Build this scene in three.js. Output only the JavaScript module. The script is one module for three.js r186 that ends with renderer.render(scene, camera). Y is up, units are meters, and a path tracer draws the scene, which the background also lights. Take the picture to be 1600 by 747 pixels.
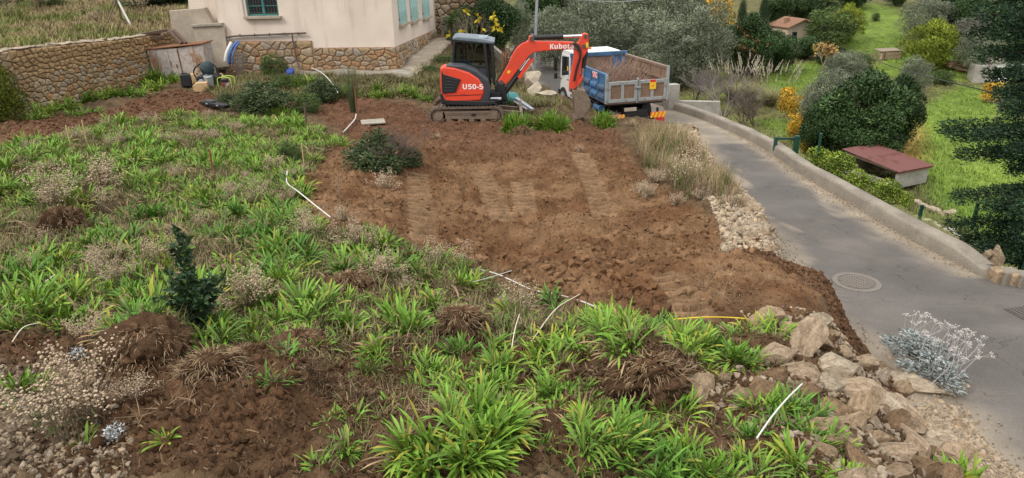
import * as THREE from 'three';
import { RoundedBoxGeometry } from 'three/addons/geometries/RoundedBoxGeometry.js';
import { mergeVertices, toCreasedNormals } from 'three/addons/utils/BufferGeometryUtils.js';
import { FontLoader } from 'three/addons/loaders/FontLoader.js';
import { TextGeometry } from 'three/addons/geometries/TextGeometry.js';

// ---------------------------------------------------------------- camera, sky, sun, exposure
const scene = new THREE.Scene();
const camera = new THREE.PerspectiveCamera(2 * Math.atan(373.5 / 1110) * 180 / Math.PI, 1024 / 478, 0.1, 2000);
camera.position.set(0, 5.8, 0);
camera.rotation.order = 'YXZ';
camera.rotation.set(-22 * Math.PI / 180, 0, -0.02);
camera.updateMatrixWorld(true);
const renderer = new THREE.WebGLRenderer({ antialias: true });
renderer.setSize(1024, 478);
renderer.toneMapping = THREE.LinearToneMapping;
renderer.toneMappingExposure = 1.36;
renderer.shadowMap.enabled = true;
{ // overcast sky
  const W = 128, H = 64, data = new Float32Array(W * H * 4);
  for (let y = 0; y < H; y++) for (let x = 0; x < W; x++) {
    const up = Math.sin(((y + 0.5) / H - 0.5) * Math.PI), i = (y * W + x) * 4;
    const n = 1 + 0.06 * Math.sin(x / W * 12.566 + y * 0.4) * Math.max(0, up);
    const v = up > 0 ? (0.5 + 1.1 * up) * n : 0.5 + up * 0.36;
    data[i] = v; data[i + 1] = v * 0.995; data[i + 2] = v * 0.995; data[i + 3] = 1;
  }
  const t = new THREE.DataTexture(data, W, H, THREE.RGBAFormat, THREE.FloatType);
  t.mapping = THREE.EquirectangularReflectionMapping; t.magFilter = THREE.LinearFilter; t.minFilter = THREE.LinearFilter; t.needsUpdate = true;
  scene.background = t; scene.environment = t;
}
const sun = new THREE.DirectionalLight(new THREE.Color(1, 0.95, 0.88), 1.5);
sun.position.set(-48, 58, 8); sun.castShadow = true; sun.shadow.radius = 22;
Object.assign(sun.shadow.camera, { left: -60, right: 60, top: 60, bottom: -60, near: 1, far: 250 });
sun.shadow.mapSize.set(2048, 2048);
scene.add(sun); scene.add(sun.target); sun.target.position.set(0, 0, -25);


// ---------------------------------------------------------------- small tools
function rng(seed) { let a = seed >>> 0; return () => { a = (a + 0x6D2B79F5) | 0; let t = Math.imul(a ^ (a >>> 15), 1 | a); t = (t + Math.imul(t ^ (t >>> 7), 61 | t)) ^ t; return ((t ^ (t >>> 14)) >>> 0) / 4294967296; }; }
const hash = (x, y) => { let h = Math.imul(x, 374761393) + Math.imul(y, 668265263) | 0; h = Math.imul(h ^ (h >>> 13), 1274126177); return ((h ^ (h >>> 16)) >>> 0) / 4294967296; };
function vnoise(x, y, per = 0) {
  const xi = Math.floor(x), yi = Math.floor(y), fx = x - xi, fy = y - yi, u = fx * fx * (3 - 2 * fx), v = fy * fy * (3 - 2 * fy);
  const w = (a) => per ? ((a % per) + per) % per : a;
  const a = hash(w(xi), w(yi)), b = hash(w(xi + 1), w(yi)), c = hash(w(xi), w(yi + 1)), d = hash(w(xi + 1), w(yi + 1));
  return a + (b - a) * u + (c - a) * v + (a - b - c + d) * u * v;
}
function fbm(x, y, oct = 4, per = 0) { let s = 0, a = 0.5, n = 0; for (let i = 0; i < oct; i++) { s += a * vnoise(x + i * 17, y + i * 31, per); n += a; x *= 2; y *= 2; a *= 0.5; if (per) per *= 2; } return s / n; }
const clamp = (x, a = 0, b = 1) => Math.min(b, Math.max(a, x));
const sstep = (a, b, x) => { const t = clamp((x - a) / (b - a)); return t * t * (3 - 2 * t); };
const lerp = (a, b, t) => a + (b - a) * t;
function pw(table, x) { if (x <= table[0][0]) return table[0][1]; for (let i = 1; i < table.length; i++) if (x <= table[i][0]) { const [a, b] = table[i - 1], [c, d] = table[i]; return b + (d - b) * (x - a) / (c - a); } return table[table.length - 1][1]; }
function inPoly(x, y, P) { let c = false; for (let i = 0, j = P.length - 1; i < P.length; j = i++) { const [a, b] = P[i], [d, e] = P[j]; if ((b > y) !== (e > y) && x < (d - a) * (y - b) / (e - b) + a) c = !c; } return c; }
const V = (x, y, z) => new THREE.Vector3(x, y, z);
const lin = (r, g, b) => new THREE.Color().setRGB(r, g, b);

const used = {};
const numbered = (n) => { const k = used[n] = (used[n] ?? -1) + 1; return k ? n + '_' + String(k).padStart(3, '0') : n; };
function tag(o, label, category, group, kind) { const u = o.userData = {}; if (label) u.label = label; if (category) u.category = category; if (group) u.group = group; if (kind) u.kind = kind; return o; }
function thing(name, label, category, pos = [0, 0, 0], turn = 0, group) { const o = new THREE.Group(); o.name = numbered(name); o.position.set(...pos); o.rotation.y = turn; scene.add(o); return tag(o, label, category, group); }
function copyOf(root, label, group) { const c = root.clone(); c.name = numbered(root.name.replace(/_\d+$/, '')); scene.add(c); c.userData = { ...root.userData }; if (label) c.userData.label = label; if (group) c.userData.group = group; return c; }
function put(parent, name, geo, m) { const o = new THREE.Mesh(geo, m); o.name = name; o.castShadow = o.receiveShadow = true; parent.add(o); return o; }
function one(name, geo, m, label, category, group, kind) { const o = put(scene, numbered(name), geo, m); return tag(o, label, category, group, kind); }

// ---------------------------------------------------------------- mesh builder: collects shapes, unwraps them in metres
class MB {
  constructor() { this.p = []; this.n = []; this.c = []; this.col = null; }
  color(r, g, b) { this.col = [r, g, b]; return this; }
  add(g, m) {
    g = g.index ? g.toNonIndexed() : g; if (m) g.applyMatrix4(m);
    if (!g.attributes.normal) g.computeVertexNormals();
    const p = g.attributes.position.array, n = g.attributes.normal.array;
    for (let i = 0; i < p.length; i++) { this.p.push(p[i]); this.n.push(n[i]); }
    if (this.col) for (let i = 0; i < p.length / 3; i++) this.c.push(...this.col);
    return this;
  }
  at(g, x, y, z, rx = 0, ry = 0, rz = 0) { return this.add(g, new THREE.Matrix4().compose(V(x, y, z), new THREE.Quaternion().setFromEuler(new THREE.Euler(rx, ry, rz)), V(1, 1, 1))); }
  box(w, h, d, x, y, z, rx = 0, ry = 0, rz = 0, r = 0.008) { return this.at(r ? new RoundedBoxGeometry(w, h, d, 1, Math.min(r, w / 3, h / 3, d / 3)) : new THREE.BoxGeometry(w, h, d), x, y, z, rx, ry, rz); }
  cyl(r0, r1, h, x, y, z, rx = 0, ry = 0, rz = 0, s = 16) { return this.at(new THREE.CylinderGeometry(r0, r1, h, s), x, y, z, rx, ry, rz); }
  bar(a, b, r, s = 8, r2 = r) { // round bar between two points
    const A = V(...a), B = V(...b), d = B.clone().sub(A), L = d.length(), g = new THREE.CylinderGeometry(r2, r, L, s);
    return this.add(g, new THREE.Matrix4().compose(A.add(B).multiplyScalar(0.5), new THREE.Quaternion().setFromUnitVectors(V(0, 1, 0), d.normalize()), V(1, 1, 1)));
  }
  beam(a, b, w, h) { // square bar, w across, h the other way
    const A = V(...a), B = V(...b), d = B.clone().sub(A), L = d.length(), m = new THREE.Matrix4().lookAt(B, A, Math.abs(d.y) > 0.95 * L ? V(1, 0, 0) : V(0, 1, 0));
    m.setPosition(A.add(B).multiplyScalar(0.5)); return this.add(new RoundedBoxGeometry(w, h, L, 1, Math.min(w, h) * 0.12), m);
  }
  tube(pts, r, s = 6, seg) { return this.add(new THREE.TubeGeometry(new THREE.CatmullRomCurve3(pts.map((p) => Array.isArray(p) ? V(...p) : p)), seg ?? pts.length * 5, r, s)); }
  ext(pts, depth, z = 0, bevel = 0.012) { // outline in x, y; centred on z
    const g = new THREE.ExtrudeGeometry(new THREE.Shape(pts.map((p) => new THREE.Vector2(p[0], p[1]))), { depth: depth - 2 * bevel, bevelEnabled: bevel > 0, bevelThickness: bevel, bevelSize: bevel, bevelOffset: -bevel, bevelSegments: 2, curveSegments: 6 });
    return this.add(g, new THREE.Matrix4().makeTranslation(0, 0, z - depth / 2 + bevel));
  }
  geo(uvScale = 1) {
    const g = new THREE.BufferGeometry(), P = new Float32Array(this.p), N = new Float32Array(this.n), uv = new Float32Array(P.length / 3 * 2);
    for (let i = 0; i < P.length; i += 9) {
      const ax = P[i + 3] - P[i], ay = P[i + 4] - P[i + 1], az = P[i + 5] - P[i + 2], bx = P[i + 6] - P[i], by = P[i + 7] - P[i + 1], bz = P[i + 8] - P[i + 2];
      const nx = Math.abs(ay * bz - az * by), ny = Math.abs(az * bx - ax * bz), nz = Math.abs(ax * by - ay * bx);
      for (let k = 0; k < 3; k++) { const j = i + k * 3, o = (j / 3) * 2; if (nx > ny && nx > nz) { uv[o] = P[j + 2]; uv[o + 1] = P[j + 1]; } else if (ny > nz) { uv[o] = P[j]; uv[o + 1] = P[j + 2]; } else { uv[o] = P[j]; uv[o + 1] = P[j + 1]; } uv[o] *= uvScale; uv[o + 1] *= uvScale; }
    }
    g.setAttribute('position', new THREE.BufferAttribute(P, 3)); g.setAttribute('normal', new THREE.BufferAttribute(N, 3)); g.setAttribute('uv', new THREE.BufferAttribute(uv, 2));
    if (this.c.length === P.length) g.setAttribute('color', new THREE.BufferAttribute(new Float32Array(this.c), 3));
    return g;
  }
  build(name, m, parent) { return put(parent, name, this.geo(), m); }
}
const mb = () => new MB();

// ---------------------------------------------------------------- textures and materials
function tex(size, fn, srgb = false) {
  const d = new Uint8Array(size * size * 4);
  for (let y = 0; y < size; y++) for (let x = 0; x < size; x++) { const c = fn(x / size, y / size), i = (y * size + x) * 4; for (let k = 0; k < 3; k++) d[i + k] = clamp(Array.isArray(c) ? c[k] : c) * 255; d[i + 3] = 255; }
  const t = new THREE.DataTexture(d, size, size); t.wrapS = t.wrapT = THREE.RepeatWrapping; t.magFilter = THREE.LinearFilter; t.minFilter = THREE.LinearMipmapLinearFilter; t.generateMipmaps = true; if (srgb) t.colorSpace = THREE.SRGBColorSpace; t.needsUpdate = true; return t;
}
const rep = (t, s) => { const c = t.clone(); c.repeat.set(s, s); c.needsUpdate = true; return c; };
const T = {};
T.grain = tex(512, (u, v) => 0.62 + 0.38 * (0.55 * fbm(u * 8, v * 8, 5, 8) + 0.45 * vnoise(u * 128, v * 128, 128)));
T.soil = tex(1024, (u, v) => { const a = fbm(u * 12, v * 12, 6, 12), b = vnoise(u * 160, v * 160, 160), c = vnoise(u * 90 + 7, v * 90, 90); const k = 0.42 + 0.5 * a + 0.22 * (b - 0.5) - (c < 0.2 ? 0.16 : 0); const pale = vnoise(u * 210, v * 210, 210) > 0.93 ? 0.2 : 0; return [k + pale, k * 0.98 + pale, k * 0.95 + pale]; });
T.soilb = tex(1024, (u, v) => 0.6 * fbm(u * 14, v * 14, 6, 14) + 0.4 * Math.abs(fbm(u * 60, v * 60, 3, 60) * 2 - 1));
T.asphalt = tex(1024, (u, v) => { const a = fbm(u * 6, v * 6, 5, 6), s = vnoise(u * 340, v * 340, 340), s2 = vnoise(u * 200, v * 200, 200); const k = 0.5 + 0.3 * a + 0.26 * (s - 0.5) + (s2 > 0.93 ? 0.15 : 0) - (Math.abs(fbm(u * 3 + 0.7, v * 3, 6, 0) * 2 - 1) < 0.008 ? 0.2 : 0); return [k, k * 0.985, k * 0.98]; });
T.stain = tex(512, (u, v) => { const a = fbm(u * 5, v * 5, 6, 5), st = fbm(u * 22, v * 3, 4, 0), q = vnoise(u * 110, v * 110, 110), k = 0.3 + 0.75 * a - 0.3 * sstep(0.5, 0.75, st) + 0.22 * (q - 0.5); return [k, k * 0.985, k * 0.95]; });
T.mud = tex(512, (u, v) => { const a = fbm(u * 4, v * 4, 6, 4), q = fbm(u * 30, v * 30, 3, 30), m = 0.45 * sstep(0.5, 0.7, a * 0.7 + q * 0.35); return [lerp(1, 0.62, m), lerp(1, 0.9, m), lerp(1, 0.95, m)].map((x) => x * (0.9 + 0.12 * q)); });
T.dirty = tex(512, (u, v) => { const a = fbm(u * 5, v * 5, 6, 5), q = fbm(u * 18, v * 18, 4, 18), m = sstep(0.48, 0.66, a * 0.7 + q * 0.3), k = 0.9 + 0.1 * q; return [lerp(k, 0.62, m * 0.75), lerp(k, 0.5, m * 0.75), lerp(k, 0.36, m * 0.75)]; });
T.plaster = tex(1024, (u, v) => { const a = fbm(u * 5, v * 5, 6, 5), st = fbm(u * 26, v * 3, 4, 0); const k = 0.8 + 0.26 * (a - 0.2) - 0.1 * sstep(0.5, 0.75, st) + 0.03 * (vnoise(u * 200, v * 200, 200) - 0.5); return [k, k * (0.985 + 0.015 * a), k * (0.96 + 0.04 * a)]; });
T.concrete = tex(512, (u, v) => { const a = fbm(u * 6, v * 6, 6, 6), p = vnoise(u * 70, v * 70, 70), q = vnoise(u * 150, v * 150, 150); const k = 0.45 + 0.45 * a - (p < 0.15 ? 0.12 : 0) + 0.2 * (q - 0.5); return [k, k * 0.98, k * 0.93]; });
T.wood = tex(512, (u, v) => { const a = fbm(u * 3, v * 40, 4, 0), b = fbm(u * 4, v * 4, 4, 4); const k = 0.5 + 0.35 * a + 0.25 * (b - 0.5); return [k, k * 0.96, k * 0.9]; });
T.rust = tex(512, (u, v) => { const a = 0.62 * fbm(u * 16, v * 2, 4, 0) + 0.38 * fbm(u * 5, v * 5, 6, 5), b = fbm(u * 22, v * 22, 4, 22), k = 0.55 + 0.5 * (b - 0.3); const m = sstep(0.54, 0.68, a); return [lerp(0.95, 0.62, m) * k * 1.1, lerp(0.92, 0.38, m) * k * 1.05, lerp(0.9, 0.22, m) * k]; });
T.stone = tex(512, (u, v) => { const a = fbm(u * 6, v * 6, 6, 6), b = Math.abs(fbm(u * 9 + 3, v * 9, 5, 9) * 2 - 1), q = vnoise(u * 120, v * 120, 120); const k = 0.4 + 0.65 * a + 0.24 * (q - 0.5) - (b < 0.06 ? 0.18 : 0); return [k * 1.0, k * (0.95 + 0.05 * a), k * (0.86 + 0.12 * a)]; });
T.dirtpaint = tex(512, (u, v) => { const a = fbm(u * 4, v * 4, 6, 4), q = vnoise(u * 90, v * 90, 90); const k = 0.8 + 0.2 * sstep(0.35, 0.55, a) - 0.06 * (q > 0.85 ? 1 : 0); return [k, k * 0.98, k * 0.95]; });
function mat(r, g, b, rough = 0.8, o = {}) {
  const { tex: t, s = 1, bump = 0, bt, ...rest } = o;
  const m = new (rest.transmission || rest.clearcoat || rest.specularIntensity !== undefined ? THREE.MeshPhysicalMaterial : THREE.MeshStandardMaterial)({ roughness: rough, side: THREE.DoubleSide, ...rest });
  m.color.setRGB(r, g, b); if (t) m.map = rep(t, s); if (bump) { m.bumpMap = rep(bt ?? t, s); m.bumpScale = bump; }
  return m;
}
const M = {
  soil: mat(1, 1, 1, 0.95, { specularIntensity: 0.25, tex: T.soil, s: 0.55, bump: 0.04, bt: T.soilb, vertexColors: true }),
  rootSoil: mat(0.17, 0.1, 0.055, 0.95, { specularIntensity: 0.25, tex: T.soil, s: 1.6, bump: 0.06, bt: T.soilb }),
  clod: mat(1, 1, 1, 0.95, { specularIntensity: 0.25, tex: T.soil, s: 2, bump: 0.01, bt: T.soilb }),
  grassland: mat(1, 1, 1, 0.95, { specularIntensity: 0.25, tex: T.soil, s: 0.2, bump: 0.08, bt: T.soilb, vertexColors: true }),
  asphalt: mat(1, 1, 1, 0.85, { specularIntensity: 0.5, tex: T.asphalt, s: 0.35, bump: 0.004, vertexColors: true }),
  plaster: mat(0.77, 0.66, 0.565, 0.9, { tex: T.plaster, s: 0.25, bump: 0.004 }),
  plasterOld: mat(0.6, 0.52, 0.43, 0.92, { tex: T.concrete, s: 0.4, bump: 0.004 }),
  concrete: mat(0.46, 0.42, 0.36, 0.92, { tex: T.concrete, s: 0.7, bump: 0.012 }),
  parapet: mat(0.35, 0.31, 0.26, 0.95, { tex: T.concrete, s: 0.5, bump: 0.015 }),
  mortar: mat(0.27, 0.185, 0.12, 0.95, { tex: T.concrete, s: 1, bump: 0.01 }),
  mortarRed: mat(0.38, 0.2, 0.13, 0.95, { tex: T.concrete, s: 1, bump: 0.01 }),
  wood: mat(0.34, 0.28, 0.22, 0.85, { tex: T.wood, s: 1, bump: 0.004 }),
  woodDark: mat(0.16, 0.11, 0.08, 0.85, { tex: T.wood, s: 1, bump: 0.004 }),
  boardBrown: mat(0.3, 0.195, 0.135, 0.85, { tex: T.wood, s: 1.2, bump: 0.004 }),
  rustSheet: mat(0.62, 0.58, 0.56, 0.7, { tex: T.rust, s: 0.6, metalness: 0.1 }),
  rust: mat(0.24, 0.1, 0.045, 0.9, { tex: T.grain, s: 2 }),
  greyPaint: mat(0.31, 0.33, 0.34, 0.65, { tex: T.dirty, s: 1.3 }),
  galv: mat(0.42, 0.45, 0.48, 0.5, { tex: T.grain, s: 1, metalness: 0.35 }),
  orange: mat(0.74, 0.062, 0.026, 0.45, { tex: T.mud, s: 0.7, clearcoat: 0.35, clearcoatRoughness: 0.3 }),
  charcoal: mat(0.05, 0.055, 0.066, 0.5, { tex: T.grain, s: 2 }),
  black: mat(0.016, 0.016, 0.018, 0.55, { tex: T.grain, s: 2 }),
  rubber: mat(0.035, 0.031, 0.028, 0.9, { tex: T.grain, s: 3, bump: 0.004 }),
  trackDirt: mat(0.2, 0.15, 0.115, 0.95, { tex: T.soil, s: 2, bump: 0.01, bt: T.soilb }),
  steelDirt: mat(0.3, 0.225, 0.165, 0.8, { tex: T.soil, s: 1.6, metalness: 0.15 }),
  chrome: mat(0.75, 0.75, 0.76, 0.18, { metalness: 1 }),
  glass: mat(0.62, 0.68, 0.68, 0.03, { transmission: 1, thickness: 0, ior: 1.45 }),
  darkGlass: mat(0.02, 0.025, 0.03, 0.06, { tex: T.dirtpaint, s: 0.5 }),
  white: mat(0.74, 0.75, 0.76, 0.45, { tex: T.dirtpaint, s: 0.5, clearcoat: 0.3, clearcoatRoughness: 0.25 }),
  whitePlain: mat(0.78, 0.78, 0.76, 0.6),
  blue: mat(0.055, 0.145, 0.30, 0.55, { tex: T.dirty, s: 0.5, clearcoat: 0.15, clearcoatRoughness: 0.4 }),
  rustBrown: mat(0.3, 0.2, 0.15, 0.85, { tex: T.soil, s: 0.6 }),
  yellow: mat(0.8, 0.5, 0.02, 0.6), red: mat(0.62, 0.03, 0.02, 0.5), amber: mat(0.8, 0.22, 0.02, 0.35),
  lensRed: mat(0.45, 0.01, 0.01, 0.2), lensClear: mat(0.55, 0.55, 0.56, 0.2),
  teal: mat(0.05, 0.26, 0.26, 0.6, { tex: T.grain, s: 2 }), blueCloth: mat(0.03, 0.09, 0.42, 0.6, { tex: T.grain, s: 2 }),
  shutter: mat(0.36, 0.58, 0.58, 0.55, { tex: T.dirtpaint, s: 0.5 }), greenFrame: mat(0.05, 0.27, 0.25, 0.5, { tex: T.dirtpaint, s: 1 }),
  fenceGreen: mat(0.01, 0.07, 0.045, 0.5, { tex: T.grain, s: 2 }),
  cream2: mat(0.5, 0.42, 0.34, 0.9, { tex: T.wood, s: 1 }), blueDirty: mat(0.06, 0.1, 0.16, 0.6, { tex: T.dirty, s: 0.8 }),
  cream: mat(0.66, 0.46, 0.24, 0.55, { tex: T.grain, s: 3 }), lime: mat(0.4, 0.55, 0.08, 0.5),
  hoseBlue: mat(0.05, 0.17, 0.5, 0.5), rope: mat(0.6, 0.58, 0.54, 0.8), yellowTape: mat(0.75, 0.5, 0.03, 0.6),
  terracotta: mat(0.34, 0.19, 0.12, 0.85, { tex: T.grain, s: 2 }), redSheet: mat(0.16, 0.062, 0.055, 0.8, { tex: T.dirty, s: 0.6 }),
  block: mat(0.48, 0.46, 0.42, 0.92, { tex: T.concrete, s: 0.8, bump: 0.006 }),
  bark: mat(0.13, 0.1, 0.075, 0.95, { tex: T.wood, s: 1.5, bump: 0.02 }), barkGrey: mat(0.23, 0.19, 0.17, 0.95, { tex: T.wood, s: 1.5, bump: 0.01 }),
  leaf: mat(1, 1, 1, 0.6, { vertexColors: true, specularIntensity: 0.5 }), leafMatt: mat(1, 1, 1, 0.85, { vertexColors: true, specularIntensity: 0.3 }),
  strap: mat(1, 1, 1, 0.45, { vertexColors: true, specularIntensity: 0.45 }),
  iron: mat(0.13, 0.112, 0.1, 0.7, { tex: T.grain, s: 3, metalness: 0.3, bump: 0.004 }),
};
const stoneMats = [[0.47, 0.34, 0.2], [0.42, 0.33, 0.23], [0.5, 0.4, 0.28], [0.36, 0.25, 0.15], [0.45, 0.4, 0.34], [0.5, 0.3, 0.16], [0.55, 0.47, 0.37]].map((c) => mat(...c, 0.92, { tex: T.stone, s: 2, bump: 0.01 }));
const wallMats = stoneMats.map((m) => { const c = m.clone(); c.color.multiplyScalar(0.95); c.color.r *= 1.06; c.color.b *= 0.9; return c; });
const rockMats = [[0.6, 0.46, 0.33], [0.5, 0.37, 0.25], [0.68, 0.57, 0.44], [0.57, 0.42, 0.28], [0.40, 0.27, 0.165]].map((c) => mat(...c, 0.92, { specularIntensity: 0.4, tex: T.stone, s: 1.6, bump: 0.02 }));

// ---------------------------------------------------------------- the lie of the land
const F = 1110; // the photograph is 1600 x 747; its focal length in pixels
function ray(px, py) { return V((px - 800) / F, -(py - 373.5) / F, -1).applyQuaternion(camera.quaternion); }
const eye = camera.position;
function atZ(px, py, z) { const d = ray(px, py), t = (z - eye.z) / d.z; return V(eye.x + d.x * t, eye.y + d.y * t, z); }
const roadY = (z) => pw([[0, 0.02], [11, 0], [15, -0.08], [20, -0.3], [27, -0.66], [40, -0.95], [55, -0.9], [70, -0.4]], -z);
function onRoad(px, py) { const d = ray(px, py); let t = 8; for (let k = 0; k < 40; k++) { const z = d.z * t; t = (roadY(z) - eye.y) / d.y; } return [d.x * t, d.z * t]; }
const edgeTable = (px) => px.map((p) => onRoad(...p)).map(([x, z]) => [-z, x]).sort((a, b) => a[0] - b[0]);
const leftT = [[2, 6.5], ...edgeTable([[1540, 715], [1485, 650], [1420, 585], [1360, 540], [1300, 510], [1262, 490], [1245, 440], [1212, 385], [1150, 330], [1112, 272], [1095, 232], [1076, 208]]), [27.6, 4.8], [28.4, 3.6], [29.4, 2.7], [31, 2.2], [35, 1.7], [42, 1.2], [50, 0.9], [60, 0.3], [72, -1]];
const rightT = [[2, 17], [10.8, 15], [11.6, 9.35], ...edgeTable([[1545, 436], [1530, 432], [1480, 405], [1400, 362], [1330, 320], [1250, 272], [1180, 225], [1120, 197], [1040, 168]]), [36, 4.8], [44, 3.5], [52, 2.8], [62, 2.1], [72, 1.2]];
const edgeL = (z) => pw(leftT, -z), edgeR = (z) => pw(rightT, -z);
const wallT = [[10, -18.2], [16, -16.6], [22, -15.05], [28, -13.95], [31, -13.4]]; // foot of the retaining wall on the left
const wallX = (z) => pw(wallT, -z);
const mounds = []; // [x, z, height, radius]
const bareFoot = { list: [] };
function gardenSmooth(x, z) {
  const d = -z;
  const a = pw([[2, 2.55], [4.5, 2.3], [10, 1.82], [16, 1.28], [23, 0.76], [26, 0.98], [29, 1.36], [33, 1.6], [45, 1.7]], d);
  const b = pw([[2, 2.5], [4.5, 2.25], [6.5, 1.86], [8, 1.5], [9.2, 1.2], [12, 1.1], [16, 0.95], [20, 0.8], [23, 0.72], [26, 0.62], [29, 0.5], [33, 0.4], [45, 0.2]], d) - 0.75 * sstep(1.4, 4, x) * sstep(20.5, 26, d);
  let y = lerp(a, b, sstep(-3.2, 0.3, x) * (d < 25 ? 1 : 1 - 0 * x));
  y += 0.5 * sstep(-5, -14, x) * (1 - sstep(24, 30, d)) * sstep(8, 16, d);
  return y;
}
function isBare(x, z) { for (const P of bareFoot.list) if (inPoly(x, z, P)) return 1; return 0; }
function bareSoft(x, z) { const j = 0.28; return (isBare(x, z) * 2 + isBare(x + j, z) + isBare(x - j, z) + isBare(x, z + j) + isBare(x, z - j)) / 6; }
function bankW(z) { return pw([[2, 4.3], [5, 3.9], [7, 3.0], [8.5, 1.9], [9.6, 1.0], [12, 0.75], [22, 0.5], [26, 0.9], [40, 1.2]], -z); }
function garden(x, z, fine = true) {
  const t = edgeL(z) - x;
  let y = gardenSmooth(x, z);
  y += (fbm(x * 0.9 + 40, z * 0.9) - 0.5) * 0.28;
  for (const m of mounds) { const q = ((x - m[0]) ** 2 + (z - m[1]) ** 2) / (m[3] * m[3]); if (q < 6) y += m[2] * Math.exp(-q); }
  if (fine) {
    let calm = 1; for (const tr of tracks) calm = Math.min(calm, 1 - 0.9 * tr.zone(x, z));
    y += (fbm(x * 4.2, z * 4.2, 3) - 0.5) * 0.16 * (0.4 + 0.6 * calm);
    y += calm * (Math.abs(fbm(x * 11 + 9, z * 11, 3) * 2 - 1)) * (0.06 + 0.12 * sstep(0.42, 0.65, fbm(x * 0.8, z * 0.8)));
    for (const tr of tracks) y += tr(x, z);
  }
  const k = sstep(0.05, bankW(z), t + 0.12 * (fbm(x * 2, z * 2, 3) - 0.5));
  return lerp(roadY(z) - 0.12, y, k);
}
const tracks = [];
function terrace(x, z) { return pw([[10, 3.5], [22, 3.28], [28, 3.0], [34, 3.0], [50, 3.5], [80, 5.5]], -z) + (fbm(x * 0.7, z * 0.7) - 0.5) * 0.25; }
function valley(x, z) {
  const d = -z, u = x - edgeR(z) - 0.25;
  const drop = 0.35 + 2.5 * sstep(0.2, 6.5, u) + 1.3 * sstep(5, 26, u);
  let y = roadY(z) * (1 - sstep(4, 12, u)) - drop;
  const hill = pw([[0, 0], [55, 0], [66, 0.8], [78, 3.0], [95, 6.2], [130, 13], [200, 34], [320, 70]], d);
  y += hill;
  y += (fbm(x * 0.09 + 5, z * 0.09) - 0.5) * 1.1 * sstep(4, 14, u) + (fbm(x * 0.6, z * 0.6) - 0.5) * 0.25;
  if (u < 0) { const back = pw([[0, -1.6], [44, -1.6], [60, -0.6], [80, 2.4], [110, 7], [200, 34], [320, 70]], d); y = lerp(y, back, sstep(0, -1.2, u)); }
  return y;
}
function ground(x, z) {
  if ((-z < 33.5 && x < wallX(z)) || (-z >= 32 && x < (-z < 45 ? -12.5 : -6) && -z < 80)) return terrace(x, z);
  if (x < edgeL(z) && -z < 46) return garden(x, z, false);
  if (x < edgeR(z)) return Math.max(roadY(z), -z > 46 ? valley(x, z) : -9);
  return valley(x, z);
}
const gcache = new Map();
function gp(px, py) { // where the line of sight through a pixel of the photograph meets the ground
  const key = px + ',' + py; if (gcache.has(key)) return gcache.get(key).clone();
  const d = ray(px, py); let t = 2.5, p = V(0, 0, 0), prev = t;
  for (; t < 320; t += 0.05 + t * 0.004) { p.copy(eye).addScaledVector(d, t); if (p.y < ground(p.x, p.z)) break; prev = t; }
  let a = prev, b = t; for (let k = 0; k < 14; k++) { const m = (a + b) / 2; p.copy(eye).addScaledVector(d, m); if (p.y < ground(p.x, p.z)) b = m; else a = m; }
  p.copy(eye).addScaledVector(d, b); p.y = ground(p.x, p.z); gcache.set(key, p.clone()); return p;
}
const poly = (pts) => pts.map(([x, y]) => { const p = gp(x, y); return [p.x, p.z]; });
for (const [px, py, h, r] of [[235, 555, 0.38, 0.42], [290, 640, 0.22, 0.6], [420, 585, 0.2, 0.5], [625, 600, -0.12, 0.5], [720, 520, 0.22, 0.28], [1020, 600, 0.26, 0.45], [1000, 560, 0.2, 0.3], [690, 450, 0.12, 0.3], [1180, 430, 0.16, 0.8], [1080, 420, 0.1, 0.6], [900, 390, 0.06, 0.5], [830, 330, 0.05, 0.6], [1060, 350, 0.1, 0.5], [105, 360, 0.25, 0.25], [560, 440, 0.15, 0.4], [700, 690, 0.16, 0.5], [1130, 470, 0.1, 0.5]]) { const p = gp(px, py); mounds.push([p.x, p.z, h, r]); }
gcache.clear();
bareFoot.list.push(
  poly([[470, 290], [458, 330], [520, 362], [600, 365], [690, 395], [770, 430], [850, 468], [920, 488], [1060, 505], [1215, 512], [1290, 505], [1285, 470], [1255, 405], [1180, 370], [1110, 340], [1030, 290], [985, 240], [970, 205], [905, 190], [860, 190], [690, 190], [640, 160], [500, 150], [420, 160], [500, 180], [540, 215], [500, 255]]),
  poly([[0, 190], [60, 184], [180, 170], [270, 140], [345, 150], [350, 168], [200, 190], [100, 212], [0, 232]]),
  poly([[0, 535], [100, 525], [190, 545], [320, 545], [430, 540], [500, 590], [520, 640], [480, 690], [470, 760], [-40, 760], [-40, 560]]),
  poly([[600, 540], [660, 530], [690, 570], [680, 610], [600, 615]]),
  poly([[890, 580], [960, 560], [1060, 560], [1080, 610], [1010, 640], [910, 625]]),
  poly([[640, 640], [480, 620], [470, 580], [560, 600]]),
);
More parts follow.
